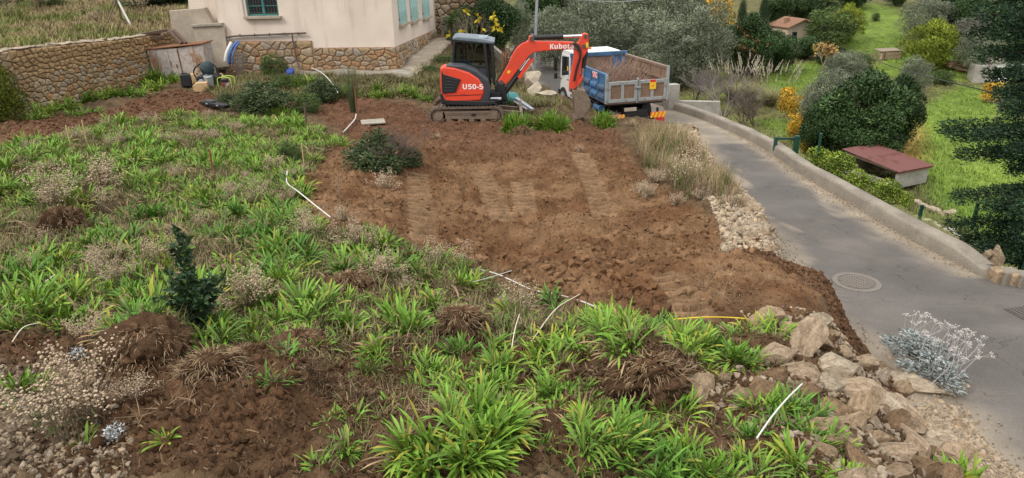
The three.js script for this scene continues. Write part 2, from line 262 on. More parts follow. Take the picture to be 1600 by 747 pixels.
// the excavator's tread prints in the bare soil
for (const [a, b] of [[[652, 272], [660, 370]], [[752, 270], [785, 345]], [[815, 285], [820, 335]], [[905, 240], [945, 335]], [[1045, 430], [1090, 500]]]) {
  const A = gp(...a), B = gp(...b), dx = B.x - A.x, dz = B.z - A.z, L = Math.hypot(dx, dz), ux = dx / L, uz = dz / L;
  tracks.push((x, z) => { const s = (x - A.x) * ux + (z - A.z) * uz, w = Math.abs(-(x - A.x) * uz + (z - A.z) * ux); if (s < -0.2 || s > L + 0.2 || w > 0.24) return 0; const f = sstep(-0.2, 0.1, s) * sstep(L + 0.2, L - 0.1, s) * sstep(0.24, 0.19, w); const ph = ((s + 3 + w * 0.35) / 0.25) % 1; return f * (-0.09 + 0.12 * sstep(0.2, 0.32, ph) * sstep(0.85, 0.7, ph)); });
  tracks[tracks.length - 1].zone = (x, z) => { const s = (x - A.x) * ux + (z - A.z) * uz, w = Math.abs(-(x - A.x) * uz + (z - A.z) * ux); return s > -0.1 && s < L + 0.1 ? sstep(0.28, 0.2, w) : 0; };
}
function sheet(x0, x1, z0, z1, step, h, colour, keep) { // a height field from z0 (near) to z1 (far)
  const nx = Math.round((x1 - x0) / step), nz = Math.round((z0 - z1) / step), P = [], C = [], U = [], I = [], id = new Int32Array((nx + 1) * (nz + 1)).fill(-1);
  for (let j = 0; j <= nz; j++) for (let i = 0; i <= nx; i++) {
    const x = x0 + (x1 - x0) * i / nx, z = z0 + (z1 - z0) * j / nz; if (keep && !keep(x, z)) continue;
    const y = h(x, z), c = colour(x, z, y); id[j * (nx + 1) + i] = P.length / 3; P.push(x, y, z); C.push(...c); U.push(x, z);
  }
  for (let j = 0; j < nz; j++) for (let i = 0; i < nx; i++) { const a = id[j * (nx + 1) + i], b = id[j * (nx + 1) + i + 1], c = id[(j + 1) * (nx + 1) + i], d = id[(j + 1) * (nx + 1) + i + 1]; if (a >= 0 && b >= 0 && c >= 0) I.push(a, b, c); if (b >= 0 && d >= 0 && c >= 0) I.push(b, d, c); }
  return sheetGeo(P, C, U, I);
}
function sheetGeo(P, C, U, I) { const g = new THREE.BufferGeometry(); g.setAttribute('position', new THREE.Float32BufferAttribute(P, 3)); g.setAttribute('color', new THREE.Float32BufferAttribute(C, 3)); g.setAttribute('uv', new THREE.Float32BufferAttribute(U, 2)); g.setIndex(I); g.computeVertexNormals(); return g; }
const mix3 = (a, b, t) => [lerp(a[0], b[0], t), lerp(a[1], b[1], t), lerp(a[2], b[2], t)];
const dA = 10.8, dB = -gp(1300, 512).z; // between these the bare soil runs right up to the lane
const gravelAt = (d) => sstep(dB + 0.2, dB - 0.5, d) + sstep(dA - 0.3, dA + 0.3, d);
const frontP = poly([[300, 530], [700, 500], [930, 495], [1060, 510], [1210, 515], [1260, 640], [1400, 760], [400, 760], [520, 640], [430, 590]]);
function soilColour(x, z) {
  const d = -z, n = fbm(x * 1.7, z * 1.7, 4), n2 = fbm(x * 6 + 20, z * 6, 3), bare = bareSoft(x, z);
  let dry = mix3([0.205, 0.108, 0.056], [0.31, 0.185, 0.105], sstep(0.35, 0.7, n));
  const red = mix3([0.165, 0.088, 0.054], [0.24, 0.128, 0.08], n); // redder soil further back
  dry = mix3(dry, red, sstep(15, 21, d));
  const near = mix3([0.115, 0.062, 0.034], [0.19, 0.108, 0.062], n); // moist soil in front
  let c = mix3(dry, near, sstep(9, 7.2, d));
  for (const t of tracks) { const k = t.zone(x, z); if (k) c = mix3(c, [0.40, 0.265, 0.165], 0.6 * k); }
  const field = mix3([0.115, 0.078, 0.044], [0.235, 0.17, 0.105], n2);
  let fr = 0; if (frontP.length) for (const [a, b] of [[0, 0], [0.3, 0], [-0.3, 0], [0, 0.3], [0, -0.3]]) fr += inPoly(x + a, z + b, frontP) ? 0.16 : 0; c = mix3(mix3(field, near, fr), c, bare);
  const grav = sstep(1.7, 0.7, edgeL(z) - x) * (d < 24 ? 1 : 0.4) * gravelAt(d);
  c = mix3(c, [0.42, 0.35, 0.26], 0.7 * grav * (d > 8 ? 1 : 0.8));
  if (x < -3.2 && d < 6.2) c = mix3(c, [0.36, 0.30, 0.23], 0.6 * sstep(-3.2, -4.2, x) * sstep(6.2, 5.2, d));
  const k = 0.78 + 0.36 * n2; return [c[0] * k * 0.95, c[1] * k * 0.945, c[2] * k * 0.9];
}
const gKeep = (x, z) => x < edgeL(z) + 0.5 && x > wallX(z) - 0.6;
one('garden_ground', sheet(-7, 7.4, -2.6, -20, 0.036, garden, soilColour, (x, z) => gKeep(x, z) && x > -1.05 + z * 0.78), M.soil, 'brown garden soil with dug patches', null, null, 'structure');
one('garden_ground', sheet(-19, 7, -8, -46, 0.11, (x, z) => garden(x, z) - 0.006 - (x > -6.9 && x > -0.9 + z * 0.78 && z > -19.8 ? 0.12 : 0), soilColour, gKeep), M.soil, 'brown garden soil farther back towards the house', null, null, 'structure');
// road
{
  const P = [], C = [], U = [], I = []; const N = 16; let rows = 0;
  for (let d = 1.5; d < 75; d += d < 14 ? 0.16 : 0.3, rows++) {
    const z = -d, l = edgeL(z) - 0.7, r = edgeR(z) + 0.12;
    for (let k = 0; k <= N * 2; k++) {
      const u = k / N / 2, x = lerp(l, r, u), n = fbm(x * 0.8, z * 0.35 + 9), n2 = fbm(x * 3 + 5, z * 3);
      let c = mix3([0.135, 0.124, 0.115], [0.205, 0.187, 0.17], n);
      const ed = Math.min(x - edgeL(z), (d < 12 ? 6 : edgeR(z) - x)); c = mix3(c, [0.46, 0.385, 0.285], 0.75 * sstep(0.75 + 0.9 * (n2 - 0.5), 0.05, ed));
      c = mix3(c, [0.5, 0.42, 0.31], 0.6 * sstep(0.58, 0.68, fbm(x * 1.1 + 30, z * 0.7, 5)) * (ed < 0.9 ? 1 : 0.12));
      if (d > 24 && d < 34) c = mix3(c, [0.48, 0.41, 0.31], 0.45);
      P.push(x, roadY(z) + 0.02 * Math.sin(u * Math.PI) + 0.008 * n2, z); C.push(...c); U.push(x, z);
      if (rows && k) { const q = rows * (2 * N + 1) + k; I.push(q - 1 - (2 * N + 1), q - (2 * N + 1), q - 1, q - (2 * N + 1), q, q - 1); }
    }
  }
  one('road', sheetGeo(P, C, U, I), M.asphalt, 'narrow grey asphalt lane curving past the garden', null, null, 'structure');
}
// valley, hills and terrace
const meadow = [poly([[1440, 165], [1500, 130], [1600, 150], [1640, 420], [1560, 400], [1450, 310], [1425, 260], [1430, 200]]), poly([[1310, 0], [1400, 0], [1430, 55], [1405, 75], [1330, 90], [1300, 60]]), poly([[1200, 105], [1290, 90], [1300, 115], [1240, 150], [1190, 140]]), poly([[1170, 185], [1240, 190], [1290, 235], [1300, 260], [1230, 220]]), poly([[1420, 70], [1600, 40], [1600, 120], [1480, 130], [1340, 120]])];
const golden = poly([[1405, 165], [1432, 165], [1447, 215], [1440, 262], [1395, 262], [1400, 220]]);
const inMeadow = (x, z) => meadow.some((P) => inPoly(x, z, P));
function valleyColour(x, z) {
  const n = fbm(x * 0.25, z * 0.25, 4), n2 = fbm(x * 1.4 + 3, z * 1.4, 3); let m = 0; for (const [a, b] of [[0, 0], [0.5, 0], [-0.5, 0], [0, 0.5], [0, -0.5]]) m += inMeadow(x + a, z + b) ? 0.2 : 0;
  let c = mix3([0.13, 0.13, 0.055], [0.24, 0.21, 0.105], n); c = mix3(c, mix3([0.125, 0.22, 0.034], [0.25, 0.345, 0.065], n), Math.max(m * 0.92, 0.35 * sstep(0.4, 0.7, n2)));
  let g = 0; for (const [a, b] of [[0, 0], [0.4, 0], [-0.4, 0], [0, 0.4]]) g += inPoly(x + a, z + b, golden) ? 0.25 : 0; c = mix3(c, [0.40, 0.28, 0.08], g * (0.4 + 0.6 * n2));
  const k = 0.7 + 0.6 * n2; return [c[0] * k, c[1] * k, c[2] * k];
}
one('valley_ground', sheet(-30, 62, -4, -75, 0.34, valley, valleyColour, (x, z) => x > edgeR(z) - 0.3 || (-z > 44)), M.grassland, 'green valley floor below the lane', null, null, 'structure');
one('hillside', sheet(-160, 220, -73, -330, 3, (x, z) => valley(x, z) - 0.05, valleyColour), M.grassland, 'far green hillside', null, null, 'structure');
one('upper_terrace', sheet(-60, -2, -8, -80, 0.25, terrace, (x, z) => { const n = fbm(x * 0.6, z * 0.6, 4), n2 = fbm(x * 3, z * 3); const c = mix3([0.22, 0.185, 0.11], [0.21, 0.22, 0.08], sstep(0.35, 0.65, n)); const k = 0.75 + 0.5 * n2; return [c[0] * k, c[1] * k, c[2] * k]; }, (x, z) => -z < 32 ? x < wallX(z) - 0.05 : x < (-z < 45 ? -12.5 : -6)), M.grassland, 'grassy terrace above the stone retaining wall', null, null, 'structure');
// ---------------------------------------------------------------- stones: irregular cells of a wall, and loose rocks
function clipHalf(P, nx, ny, c) { const out = []; for (let i = 0; i < P.length; i++) { const a = P[i], b = P[(i + 1) % P.length], da = nx * a[0] + ny * a[1] - c, db = nx * b[0] + ny * b[1] - c; if (da <= 0) out.push(a); if ((da < 0 && db > 0) || (da > 0 && db < 0)) { const t = da / (da - db); out.push([a[0] + (b[0] - a[0]) * t, a[1] + (b[1] - a[1]) * t]); } } return out; }
function cells(bound, cw, ch, seed) { // an irregular net of stones that fills a convex outline
  const r = rng(seed), xs = bound.map((p) => p[0]), ys = bound.map((p) => p[1]), x0 = Math.min(...xs), x1 = Math.max(...xs), y0 = Math.min(...ys), y1 = Math.max(...ys), S = [];
  for (let y = y0 + ch / 2, k = 0; y < y1 + ch / 2; y += ch, k++) for (let x = x0 + (k % 2) * cw / 2; x < x1 + cw / 2; x += cw * (0.75 + 0.5 * r())) { const p = [x + (r() - 0.5) * cw * 0.7, y + (r() - 0.5) * ch * 0.75]; if (inPoly(p[0], p[1], bound)) S.push(p); }
  const q = cw / ch, out = [];
  for (const s of S) {
    let P = bound.slice();
    for (const o of S) { if (o === s || Math.abs(o[0] - s[0]) > cw * 3 || Math.abs(o[1] - s[1]) > ch * 3) continue; const dx = (o[0] - s[0]) / (q * q), dy = o[1] - s[1], mx = (o[0] + s[0]) / 2, my = (o[1] + s[1]) / 2; P = clipHalf(P, dx, dy, dx * mx + dy * my); if (P.length < 3) break; }
    if (P.length < 3) continue; out.push({ P, c: s });
  }
  return out;
}
function stoneGeo(P, gap, depth, seed) { // a stone with a domed, chamfered face towards +z, centred on the origin of its own cell
  const r = rng(seed); let cx = 0, cy = 0; for (const p of P) { cx += p[0]; cy += p[1]; } cx /= P.length; cy /= P.length;
  const Q = []; for (let i = 0; i < P.length; i++) { const a = P[i], b = P[(i + 1) % P.length]; Q.push(a); if (Math.hypot(b[0] - a[0], b[1] - a[1]) > 0.12) Q.push([(a[0] + b[0]) / 2 + (r() - 0.5) * 0.02, (a[1] + b[1]) / 2 + (r() - 0.5) * 0.02]); }
  const ring = (k, z) => Q.map((p) => { const dx = p[0] - cx, dy = p[1] - cy, l = Math.hypot(dx, dy) || 1, s = Math.max(0.25, (l - gap - k * l) / l); return [dx * s, dy * s, z * (0.85 + 0.3 * r())]; });
  const A = ring(0, 0).map((p) => [p[0], p[1], 0]), B = ring(0.04, depth * 0.62), C = ring(0.26, depth), pos = [], n = Q.length, tri = (a, b, c) => pos.push(...a, ...b, ...c), top = [(r() - 0.5) * 0.03, (r() - 0.5) * 0.03, depth * (1.02 + 0.2 * r())];
  for (let i = 0; i < n; i++) { const j = (i + 1) % n; tri(A[i], A[j], B[j]); tri(A[i], B[j], B[i]); tri(B[i], B[j], C[j]); tri(B[i], C[j], C[i]); tri(C[i], C[j], top); }
  const g = new THREE.BufferGeometry(); g.setAttribute('position', new THREE.Float32BufferAttribute(pos, 3)); g.computeVertexNormals();
  return { g, cx, cy };
}
function stoneFace(parent, bound, cw, ch, seed, at, mats, most = 300, depth = 0.06, gap = 0.012) { // at: Matrix4 from the wall's face to the parent
  const all = cells(bound, cw, ch, seed), rest = mb(); let k = 0;
  for (const { P, c } of all) {
    const s = stoneGeo(P, gap, depth, seed + k * 7); k++;
    if (k > most) { rest.add(s.g, new THREE.Matrix4().makeTranslation(s.cx, s.cy, 0).premultiply(at)); continue; }
    const b = mb().add(s.g), o = b.build('stone', mats[Math.floor(hash(seed + k, 5) * mats.length)], parent); o.applyMatrix4(new THREE.Matrix4().makeTranslation(s.cx, s.cy, 0).premultiply(at));
  }
  if (rest.p.length) { const o = rest.build('small_stones', mats[0], parent); o.userData.kind = 'stuff'; }
  return k;
}
function rockGeo(seed, detail = 3, cuts = 16) {
  const r = rng(seed), g = mergeVertices(new THREE.IcosahedronGeometry(1, detail).deleteAttribute('uv').deleteAttribute('normal'), 1e-4), p = g.attributes.position, N = []; for (let i = 0; i < cuts; i++) N.push([V(r() - 0.5, r() - 0.5, r() - 0.5).normalize(), 0.36 + 0.32 * r()]);
  for (let i = 0; i < p.count; i++) { const v = V(p.getX(i), p.getY(i), p.getZ(i)); for (const [n, d] of N) { const q = v.dot(n); if (q > d) v.addScaledVector(n, d - q); } const w = 1.3 + 0.12 * (fbm(v.x * 2.3 + seed, v.y * 2.3 + v.z * 2.3, 3) - 0.5) + 0.11 * (fbm(v.x * 6 + seed, v.y * 6 + v.z * 5, 3) - 0.5); v.multiplyScalar(w); p.setXYZ(i, v.x, v.y, v.z); }
  return mb().add(toCreasedNormals(g, 0.42)).geo(0.5);
}
const rockVars = []; for (let i = 0; i < 9; i++) rockVars.push(rockGeo(100 + i * 13, i < 9 ? 2 : 1));
// where the line of sight meets a plane of a thing's own axes
function loc(o, px, py, axis, value) { o.updateMatrixWorld(true); const inv = o.matrixWorld.clone().invert(), e = eye.clone().applyMatrix4(inv), d = ray(px, py).transformDirection(inv); const t = (value - e[axis]) / d[axis]; return e.addScaledVector(d, t); }

// ---------------------------------------------------------------- house
const house = thing('house', 'large cream plastered house with a stone plinth, behind the excavator', 'house', [atZ(620, 112, -29.2).x, 1.3, -29.2], -0.08);
{
  const L = (px, py) => loc(house, px, py, 'z', 0), R = (px, py) => loc(house, px, py, 'x', 0);
  const xl = L(352, 100).x, xs = L(488, 70).x, yb1 = L(430, 64).y, yb2 = L(555, 74).y, ye = R(680, 46).y, zb = R(680, 50).z, H = 7;
  // openings in the front wall and the side wall
  const win = { x0: L(384, 10).x, x1: L(434, 10).x, y0: L(410, 25).y }; win.y1 = win.y0 + 1.25;
  const body = mb(), front = new THREE.Shape([[xl, 0], [0, 0], [0, H], [xl, H]].map((p) => new THREE.Vector2(...p)));
  front.holes.push(new THREE.Path([[win.x0, win.y0], [win.x0, win.y1], [win.x1, win.y1], [win.x1, win.y0]].map((p) => new THREE.Vector2(...p))));
  body.add(new THREE.ExtrudeGeometry(front, { depth: 0.3, bevelEnabled: false }), new THREE.Matrix4().makeTranslation(0, 0, -0.3));
  const sh = [[622.5, 634, 36], [641, 652, 31], [660, 670, 26]].map(([a, b, y]) => ({ z0: R(a, 20).z, z1: R(b, 20).z, y0: R((a + b) / 2, y).y }));
  const side = new THREE.Shape([[0, -0.6], [-zb, -0.6], [-zb, H], [0, H]].map((p) => new THREE.Vector2(...p)));
  body.add(new THREE.ExtrudeGeometry(side, { depth: 0.3, bevelEnabled: false }), new THREE.Matrix4().makeRotationY(Math.PI / 2).setPosition(-0.3, 0, -0.302));
  body.box(-xl, H + 0.6, 0.3, xl / 2, H / 2 - 0.3, zb - 0.15, 0, 0, 0, 0); body.box(0.3, H, -zb, xl + 0.15, H / 2, zb / 2 - 0.31, 0, 0, 0, 0); body.box(-xl + 0.8, 0.25, -zb + 0.8, xl / 2, H + 0.13, zb / 2, 0, 0, 0, 0.02);
  body.build('wall', M.plaster, house);
  // front window: green casement, panes, bars, sill
  const wf = mb(), w = win.x1 - win.x0, h = win.y1 - win.y0, cx = (win.x0 + win.x1) / 2, cy = (win.y0 + win.y1) / 2;
  for (const s of [-1, 1]) { wf.box(0.07, h, 0.07, cx + s * (w / 2 - 0.035), cy, -0.14); wf.box(w, 0.07, 0.07, cx, cy + s * (h / 2 - 0.035), -0.14); }
  wf.box(0.1, h - 0.1, 0.075, cx, cy, -0.135); for (const s of [-1, 1]) for (const y of [0.17, -0.2]) wf.box(w / 2 - 0.1, 0.03, 0.05, cx + s * w / 4, cy + y * h, -0.14);
  const wo = wf.build('window', M.greenFrame, house);
  for (const s of [-1, 1]) mb().box(w / 2 - 0.12, h - 0.14, 0.012, cx + s * (w / 4), cy, -0.15, 0, 0, 0, 0).build('pane', M.darkGlass, wo);
  mb().box(w, h, 0.01, cx, cy, -0.6, 0, 0, 0, 0).build('curtain', M.greenFrame, wo);
  const bars = mb(); for (let i = 0; i < 11; i++) bars.bar([win.x0 + 0.06 + i * (w - 0.12) / 10, win.y0, -0.03], [win.x0 + 0.06 + i * (w - 0.12) / 10, win.y1, -0.03], 0.008, 5); for (const y of [0.12, 0.7, 1.15]) bars.bar([win.x0, win.y0 + y, -0.03], [win.x1, win.y0 + y, -0.03], 0.008, 5); bars.build('window_bar', M.iron, house);
  mb().box(w + 0.22, 0.1, 0.26, cx, win.y0 - 0.045, 0.03).build('window_sill', M.plasterOld, house);
  mb().bar([win.x0 - 0.1, win.y0 - 0.05, 0.03], [win.x0 - 0.12, win.y1, 0.03], 0.015, 6).build('cable', M.greyPaint, house);
  // side shutters, closed, with sills
  for (const s of sh) {
    const zc = (s.z0 + s.z1) / 2, ww = Math.abs(s.z1 - s.z0);
    const f = mb(); for (const k of [-1, 1]) { f.box(0.05, 1.4, ww / 2 - 0.01, 0.03, s.y0 + 0.7, zc + k * ww / 4); f.box(0.02, 1.3, 0.03, 0.062, s.y0 + 0.7, zc + k * ww / 4); }
    const so = f.build('shutter', M.shutter, house); for (const k of [-1, 1]) for (const y of [0.2, 1.1]) mb().box(0.03, 0.05, 0.06, 0.04, s.y0 + y, zc + k * (ww / 2 + 0.03)).build('hinge', M.iron, so);
    mb().box(0.2, 0.1, ww + 0.22, 0.06, s.y0 - 0.06, zc).build('window_sill', M.plasterOld, house);
  }
  // stone plinth: mortar bed and one mesh per stone
  const bed2 = mb(); bed2.box(xs - xl, yb1 + 0.6, 0.05, (xl + xs) / 2, yb1 / 2 - 0.3, 0.02, 0, 0, 0, 0); bed2.box(-xs + 0.048, yb2 + 0.6, 0.05, (xs + 0.048) / 2, yb2 / 2 - 0.3, 0.021, 0, 0, 0, 0);
  { const g = new THREE.ExtrudeGeometry(new THREE.Shape([[0, -0.6], [-zb, -0.6], [-zb, ye], [0, yb2]].map((p) => new THREE.Vector2(...p))), { depth: 0.05, bevelEnabled: false }); bed2.add(g, new THREE.Matrix4().makeRotationY(Math.PI / 2).setPosition(-0.002, 0, 0)); }
  const plinth = bed2.build('plinth', M.mortarRed, house);
  stoneFace(plinth, [[xl, -0.05], [xs, -0.05], [xs, yb1], [xl, yb1]], 0.34, 0.26, 71, new THREE.Matrix4().makeTranslation(0, 0, 0.045), stoneMats, 90, 0.035, 0.02);
  stoneFace(plinth, [[xs, -0.1], [0.05, -0.1], [0.05, yb2], [xs, yb2]], 0.31, 0.22, 72, new THREE.Matrix4().makeTranslation(0, 0, 0.046), stoneMats, 90, 0.035, 0.02);
  stoneFace(plinth, [[-0.05, -0.2], [-zb, -0.2], [-zb, ye], [-0.05, yb2]], 0.36, 0.25, 73, new THREE.Matrix4().makeRotationY(Math.PI / 2).setPosition(0.048, 0, 0), stoneMats, 110, 0.035, 0.02);
}
{ // pipes and cables clipped along the front of the house
  const L = (px, py, z = 0.1) => loc(house, px, py, 'z', z).applyMatrix4(house.matrixWorld);
  const w = (...p) => p.map((q) => L(...q).toArray());
  const g = thing('wall_pipe', 'old grey conduit running along the house wall above the stone plinth', 'pipe');
  mb().tube(w([318, 75, 0.14], [330, 70], [345, 61], [362, 57], [400, 55], [440, 53], [478, 51.5]), 0.035, 6).build('conduit', M.woodDark, g);
  mb().tube(w([330, 72, 0.16], [345, 64], [380, 58.5], [420, 57], [452, 54]), 0.018, 5).build('cable', M.greyPaint, g);
  const cl = mb(); for (const px of [352, 375, 398, 421, 444, 466]) { const p = L(px, 56 - (px - 352) * 0.03, 0.07); cl.box(0.04, 0.12, 0.06, p.x, p.y, p.z); } cl.build('clip', M.iron, g);
  mb().tube(w([456, 53], [458, 66, 0.12], [461, 80, 0.16], [464, 95, 0.14], [468, 106, 0.2]), 0.03, 6).build('hanging_cable', M.iron, g);
  one('downpipe', mb().tube(w([362, 66, 0.13], [358, 74, 0.2], [354, 84, 0.25], [352, 96, 0.3]), 0.075, 8).geo(), M.whitePlain, 'short white drainpipe slanting down at the left end of the house front', 'pipe');
  one('hose', mb().tube(w([372, 64, 0.2], [366, 70, 0.3], [361, 78, 0.36], [358, 88, 0.42], [357, 100, 0.45]), 0.04, 7).tube(w([374, 66, 0.25], [368, 74, 0.36], [364, 84, 0.42], [362, 99, 0.5]), 0.03, 6).geo(), M.hoseBlue, 'bright blue hoses hanging beside the white drainpipe', 'hose');
  // side stair and old plaster walls between the house and the terrace
  const st = thing('stair_wall', 'stained plaster stair wall joining the house to the terrace', 'wall', [house.position.x, house.position.y, house.position.z], -0.08);
  const S = (z, ...p) => p.map(([x, y]) => { const q = loc(st, x, y, 'z', z); return [q.x, q.y]; });
  mb().ext(S(-0.1, [263, 17], [318, 12.5], [332, 38], [349, 96], [330, 108], [300, 108], [270, 62]), 0.32, -0.3, 0.02).build('parapet', M.plasterOld, st);
  mb().ext(S(0.12, [300, 41], [345, 37], [351, 42], [358, 104], [325, 108], [312, 80]), 0.2, 0.06, 0.02).build('landing_wall', M.plasterOld, st);
  mb().ext(S(0.2, [298, 38.5], [346, 36], [347, 40], [299, 42.5]), 0.34, 0.06, 0.01).build('coping', M.concrete, st);
  mb().ext(S(-0.9, [293, -60], [341, -60], [346, 60], [300, 60]), 0.3, -0.9, 0.01).build('back_wall', M.plaster, st);
}
// ---------------------------------------------------------------- retaining wall on the left
{
  const A = V(wallX(-14), 0, -14), B = V(wallX(-30.2), 0, -30.2), g = thing('retaining_wall', 'long rough retaining wall of brown rubble stones holding up the terrace', 'wall', [A.x, 0, A.z], 0);
  const segs = [[14, 22], [22, 28], [28, 30.4]]; let most = [0, 240, 60], seed = 900;
  const core = mb(), cap = mb();
  segs.forEach(([d0, d1], si) => {
    const a = V(wallX(-d0), 0, -d0), b = V(wallX(-d1), 0, -d1), L = a.distanceTo(b), ya = gardenSmooth(a.x, a.z) - 0.35, yb = gardenSmooth(b.x, b.z) - 0.35, ta = terrace(a.x, a.z) + 0.12, tb = terrace(b.x, b.z) + 0.1;
    const dir = b.clone().sub(a).normalize(), out = V(-dir.z, 0, dir.x); // towards the garden (+x)
    const m = new THREE.Matrix4().makeBasis(dir, V(0, 1, 0), out.clone()).setPosition(a.clone().sub(g.position)); if (out.x < 0) throw new Error('wall faces away');
    const sh = new THREE.ExtrudeGeometry(new THREE.Shape([[0, ya - 0.5], [L + 0.04, yb - 0.5], [L + 0.04, tb - 0.04], [0, ta - 0.04]].map((p) => new THREE.Vector2(...p))), { depth: 0.5, bevelEnabled: false });
    core.add(sh, new THREE.Matrix4().makeTranslation(0, 0, -0.5 - si * 0.002).premultiply(m));
    const P = [[0, ya], [L, yb], [L, tb - 0.05], [0, ta - 0.05]];
    if (si === 0) { const all = mb(); let k = 0; for (const c of cells(P, 0.27, 0.2, seed)) { const s = stoneGeo(c.P, 0.009, 0.08, seed + k++); all.add(s.g, new THREE.Matrix4().makeTranslation(s.cx, s.cy, 0).premultiply(m)); } const o = all.build('small_stones', wallMats[1], g); o.userData.kind = 'stuff'; }
    else stoneFace(g, P, 0.235, 0.165, seed, m, wallMats, most[si], 0.08, 0.009);
    const r = rng(seed); for (let s = 0.1; s < L; s += 0.22 + 0.2 * r()) { const q = V(s, lerp(ta, tb, s / L) - 0.02, -0.2 + 0.1 * r()).applyMatrix4(m), gg = rockVars[Math.floor(r() * 9)].clone(); gg.scale(0.2 + 0.1 * r(), 0.07, 0.22); cap.at(gg, q.x, q.y, q.z, 0, r() * 6, 0); }
    seed += 77;
  });
  core.build('core', M.mortar, g); cap.build('coping', wallMats[4], g);
}
{ // weathered timbers on the wall's corner by the cabinet
  const g = thing('timber_beams', 'weathered timber beams propped on the corner of the retaining wall', 'beams');
  const a = atZ(208, 56, -28.2), b = atZ(262, 47, -28.9), c = atZ(284, 68, -28.4), z = 0;
  for (const [p, q, w] of [[a, b, 0.14], [b, c, 0.13], [a.clone().add(V(0.05, -0.2, 0.1)), b.clone().add(V(-0.1, -0.22, 0.1)), 0.1], [b.clone().add(V(0.25, 0, 0.05)), c.clone().add(V(0.2, 0.02, 0.05)), 0.11]]) mb().beam(p.toArray(), q.toArray(), w, w * 0.8).build('beam', M.woodDark, g);
}
{ // rusty metal cabinet
  const z = -28.0, p0 = atZ(229, 78, z), p1 = atZ(276, 75, z), p2 = atZ(316, 69, z), y0 = gardenSmooth(p0.x, z) - 0.15;
  const g = thing('metal_cabinet', 'rust-streaked white metal cabinet against the end of the stone wall', 'cabinet', [p0.x, y0, z]);
  const w1 = p1.x - p0.x, w2 = p2.x - p1.x, h = p0.y - y0, lean = 0.12;
  const sh = M.rustSheet, a = mb(); a.ext([[0.12, 0], [w1 + 0.06, 0], [w1, h * 1.03], [0, h]], 0.9, -0.45, 0.015); a.build('body', sh, g);
  const b = mb(); b.ext([[w1 + 0.07, 0], [w1 + w2 + 0.02, 0.05], [w1 + w2, h * 1.12], [w1 + 0.012, h * 1.03]], 0.86, -0.44, 0.015); b.build('side_body', sh, g);
  mb().ext([[-0.04, h], [w1 + w2 + 0.04, h * 1.13], [w1 + w2 + 0.04, h * 1.13 + 0.04], [-0.04, h + 0.04]], 1.0, -0.45, 0.008).build('lid', M.rust, g);
  for (const x of [w1 * 0.33, w1 * 0.7]) mb().ext([[x, 0.08], [x + 0.025, 0.08], [x - 0.03, h * 0.97], [x - 0.055, h * 0.97]], 0.02, 0.004, 0.004).build('seam', M.greyPaint, g);
  mb().box(0.03, h * 0.98, 0.03, w1 + 0.03, h * 0.5, 0.005, 0, 0, 0.05).build('corner_post', M.rust, g);
  mb().box(0.03, 0.14, 0.03, w1 * 0.9, h * 0.55, 0.02).build('handle', M.iron, g);
}
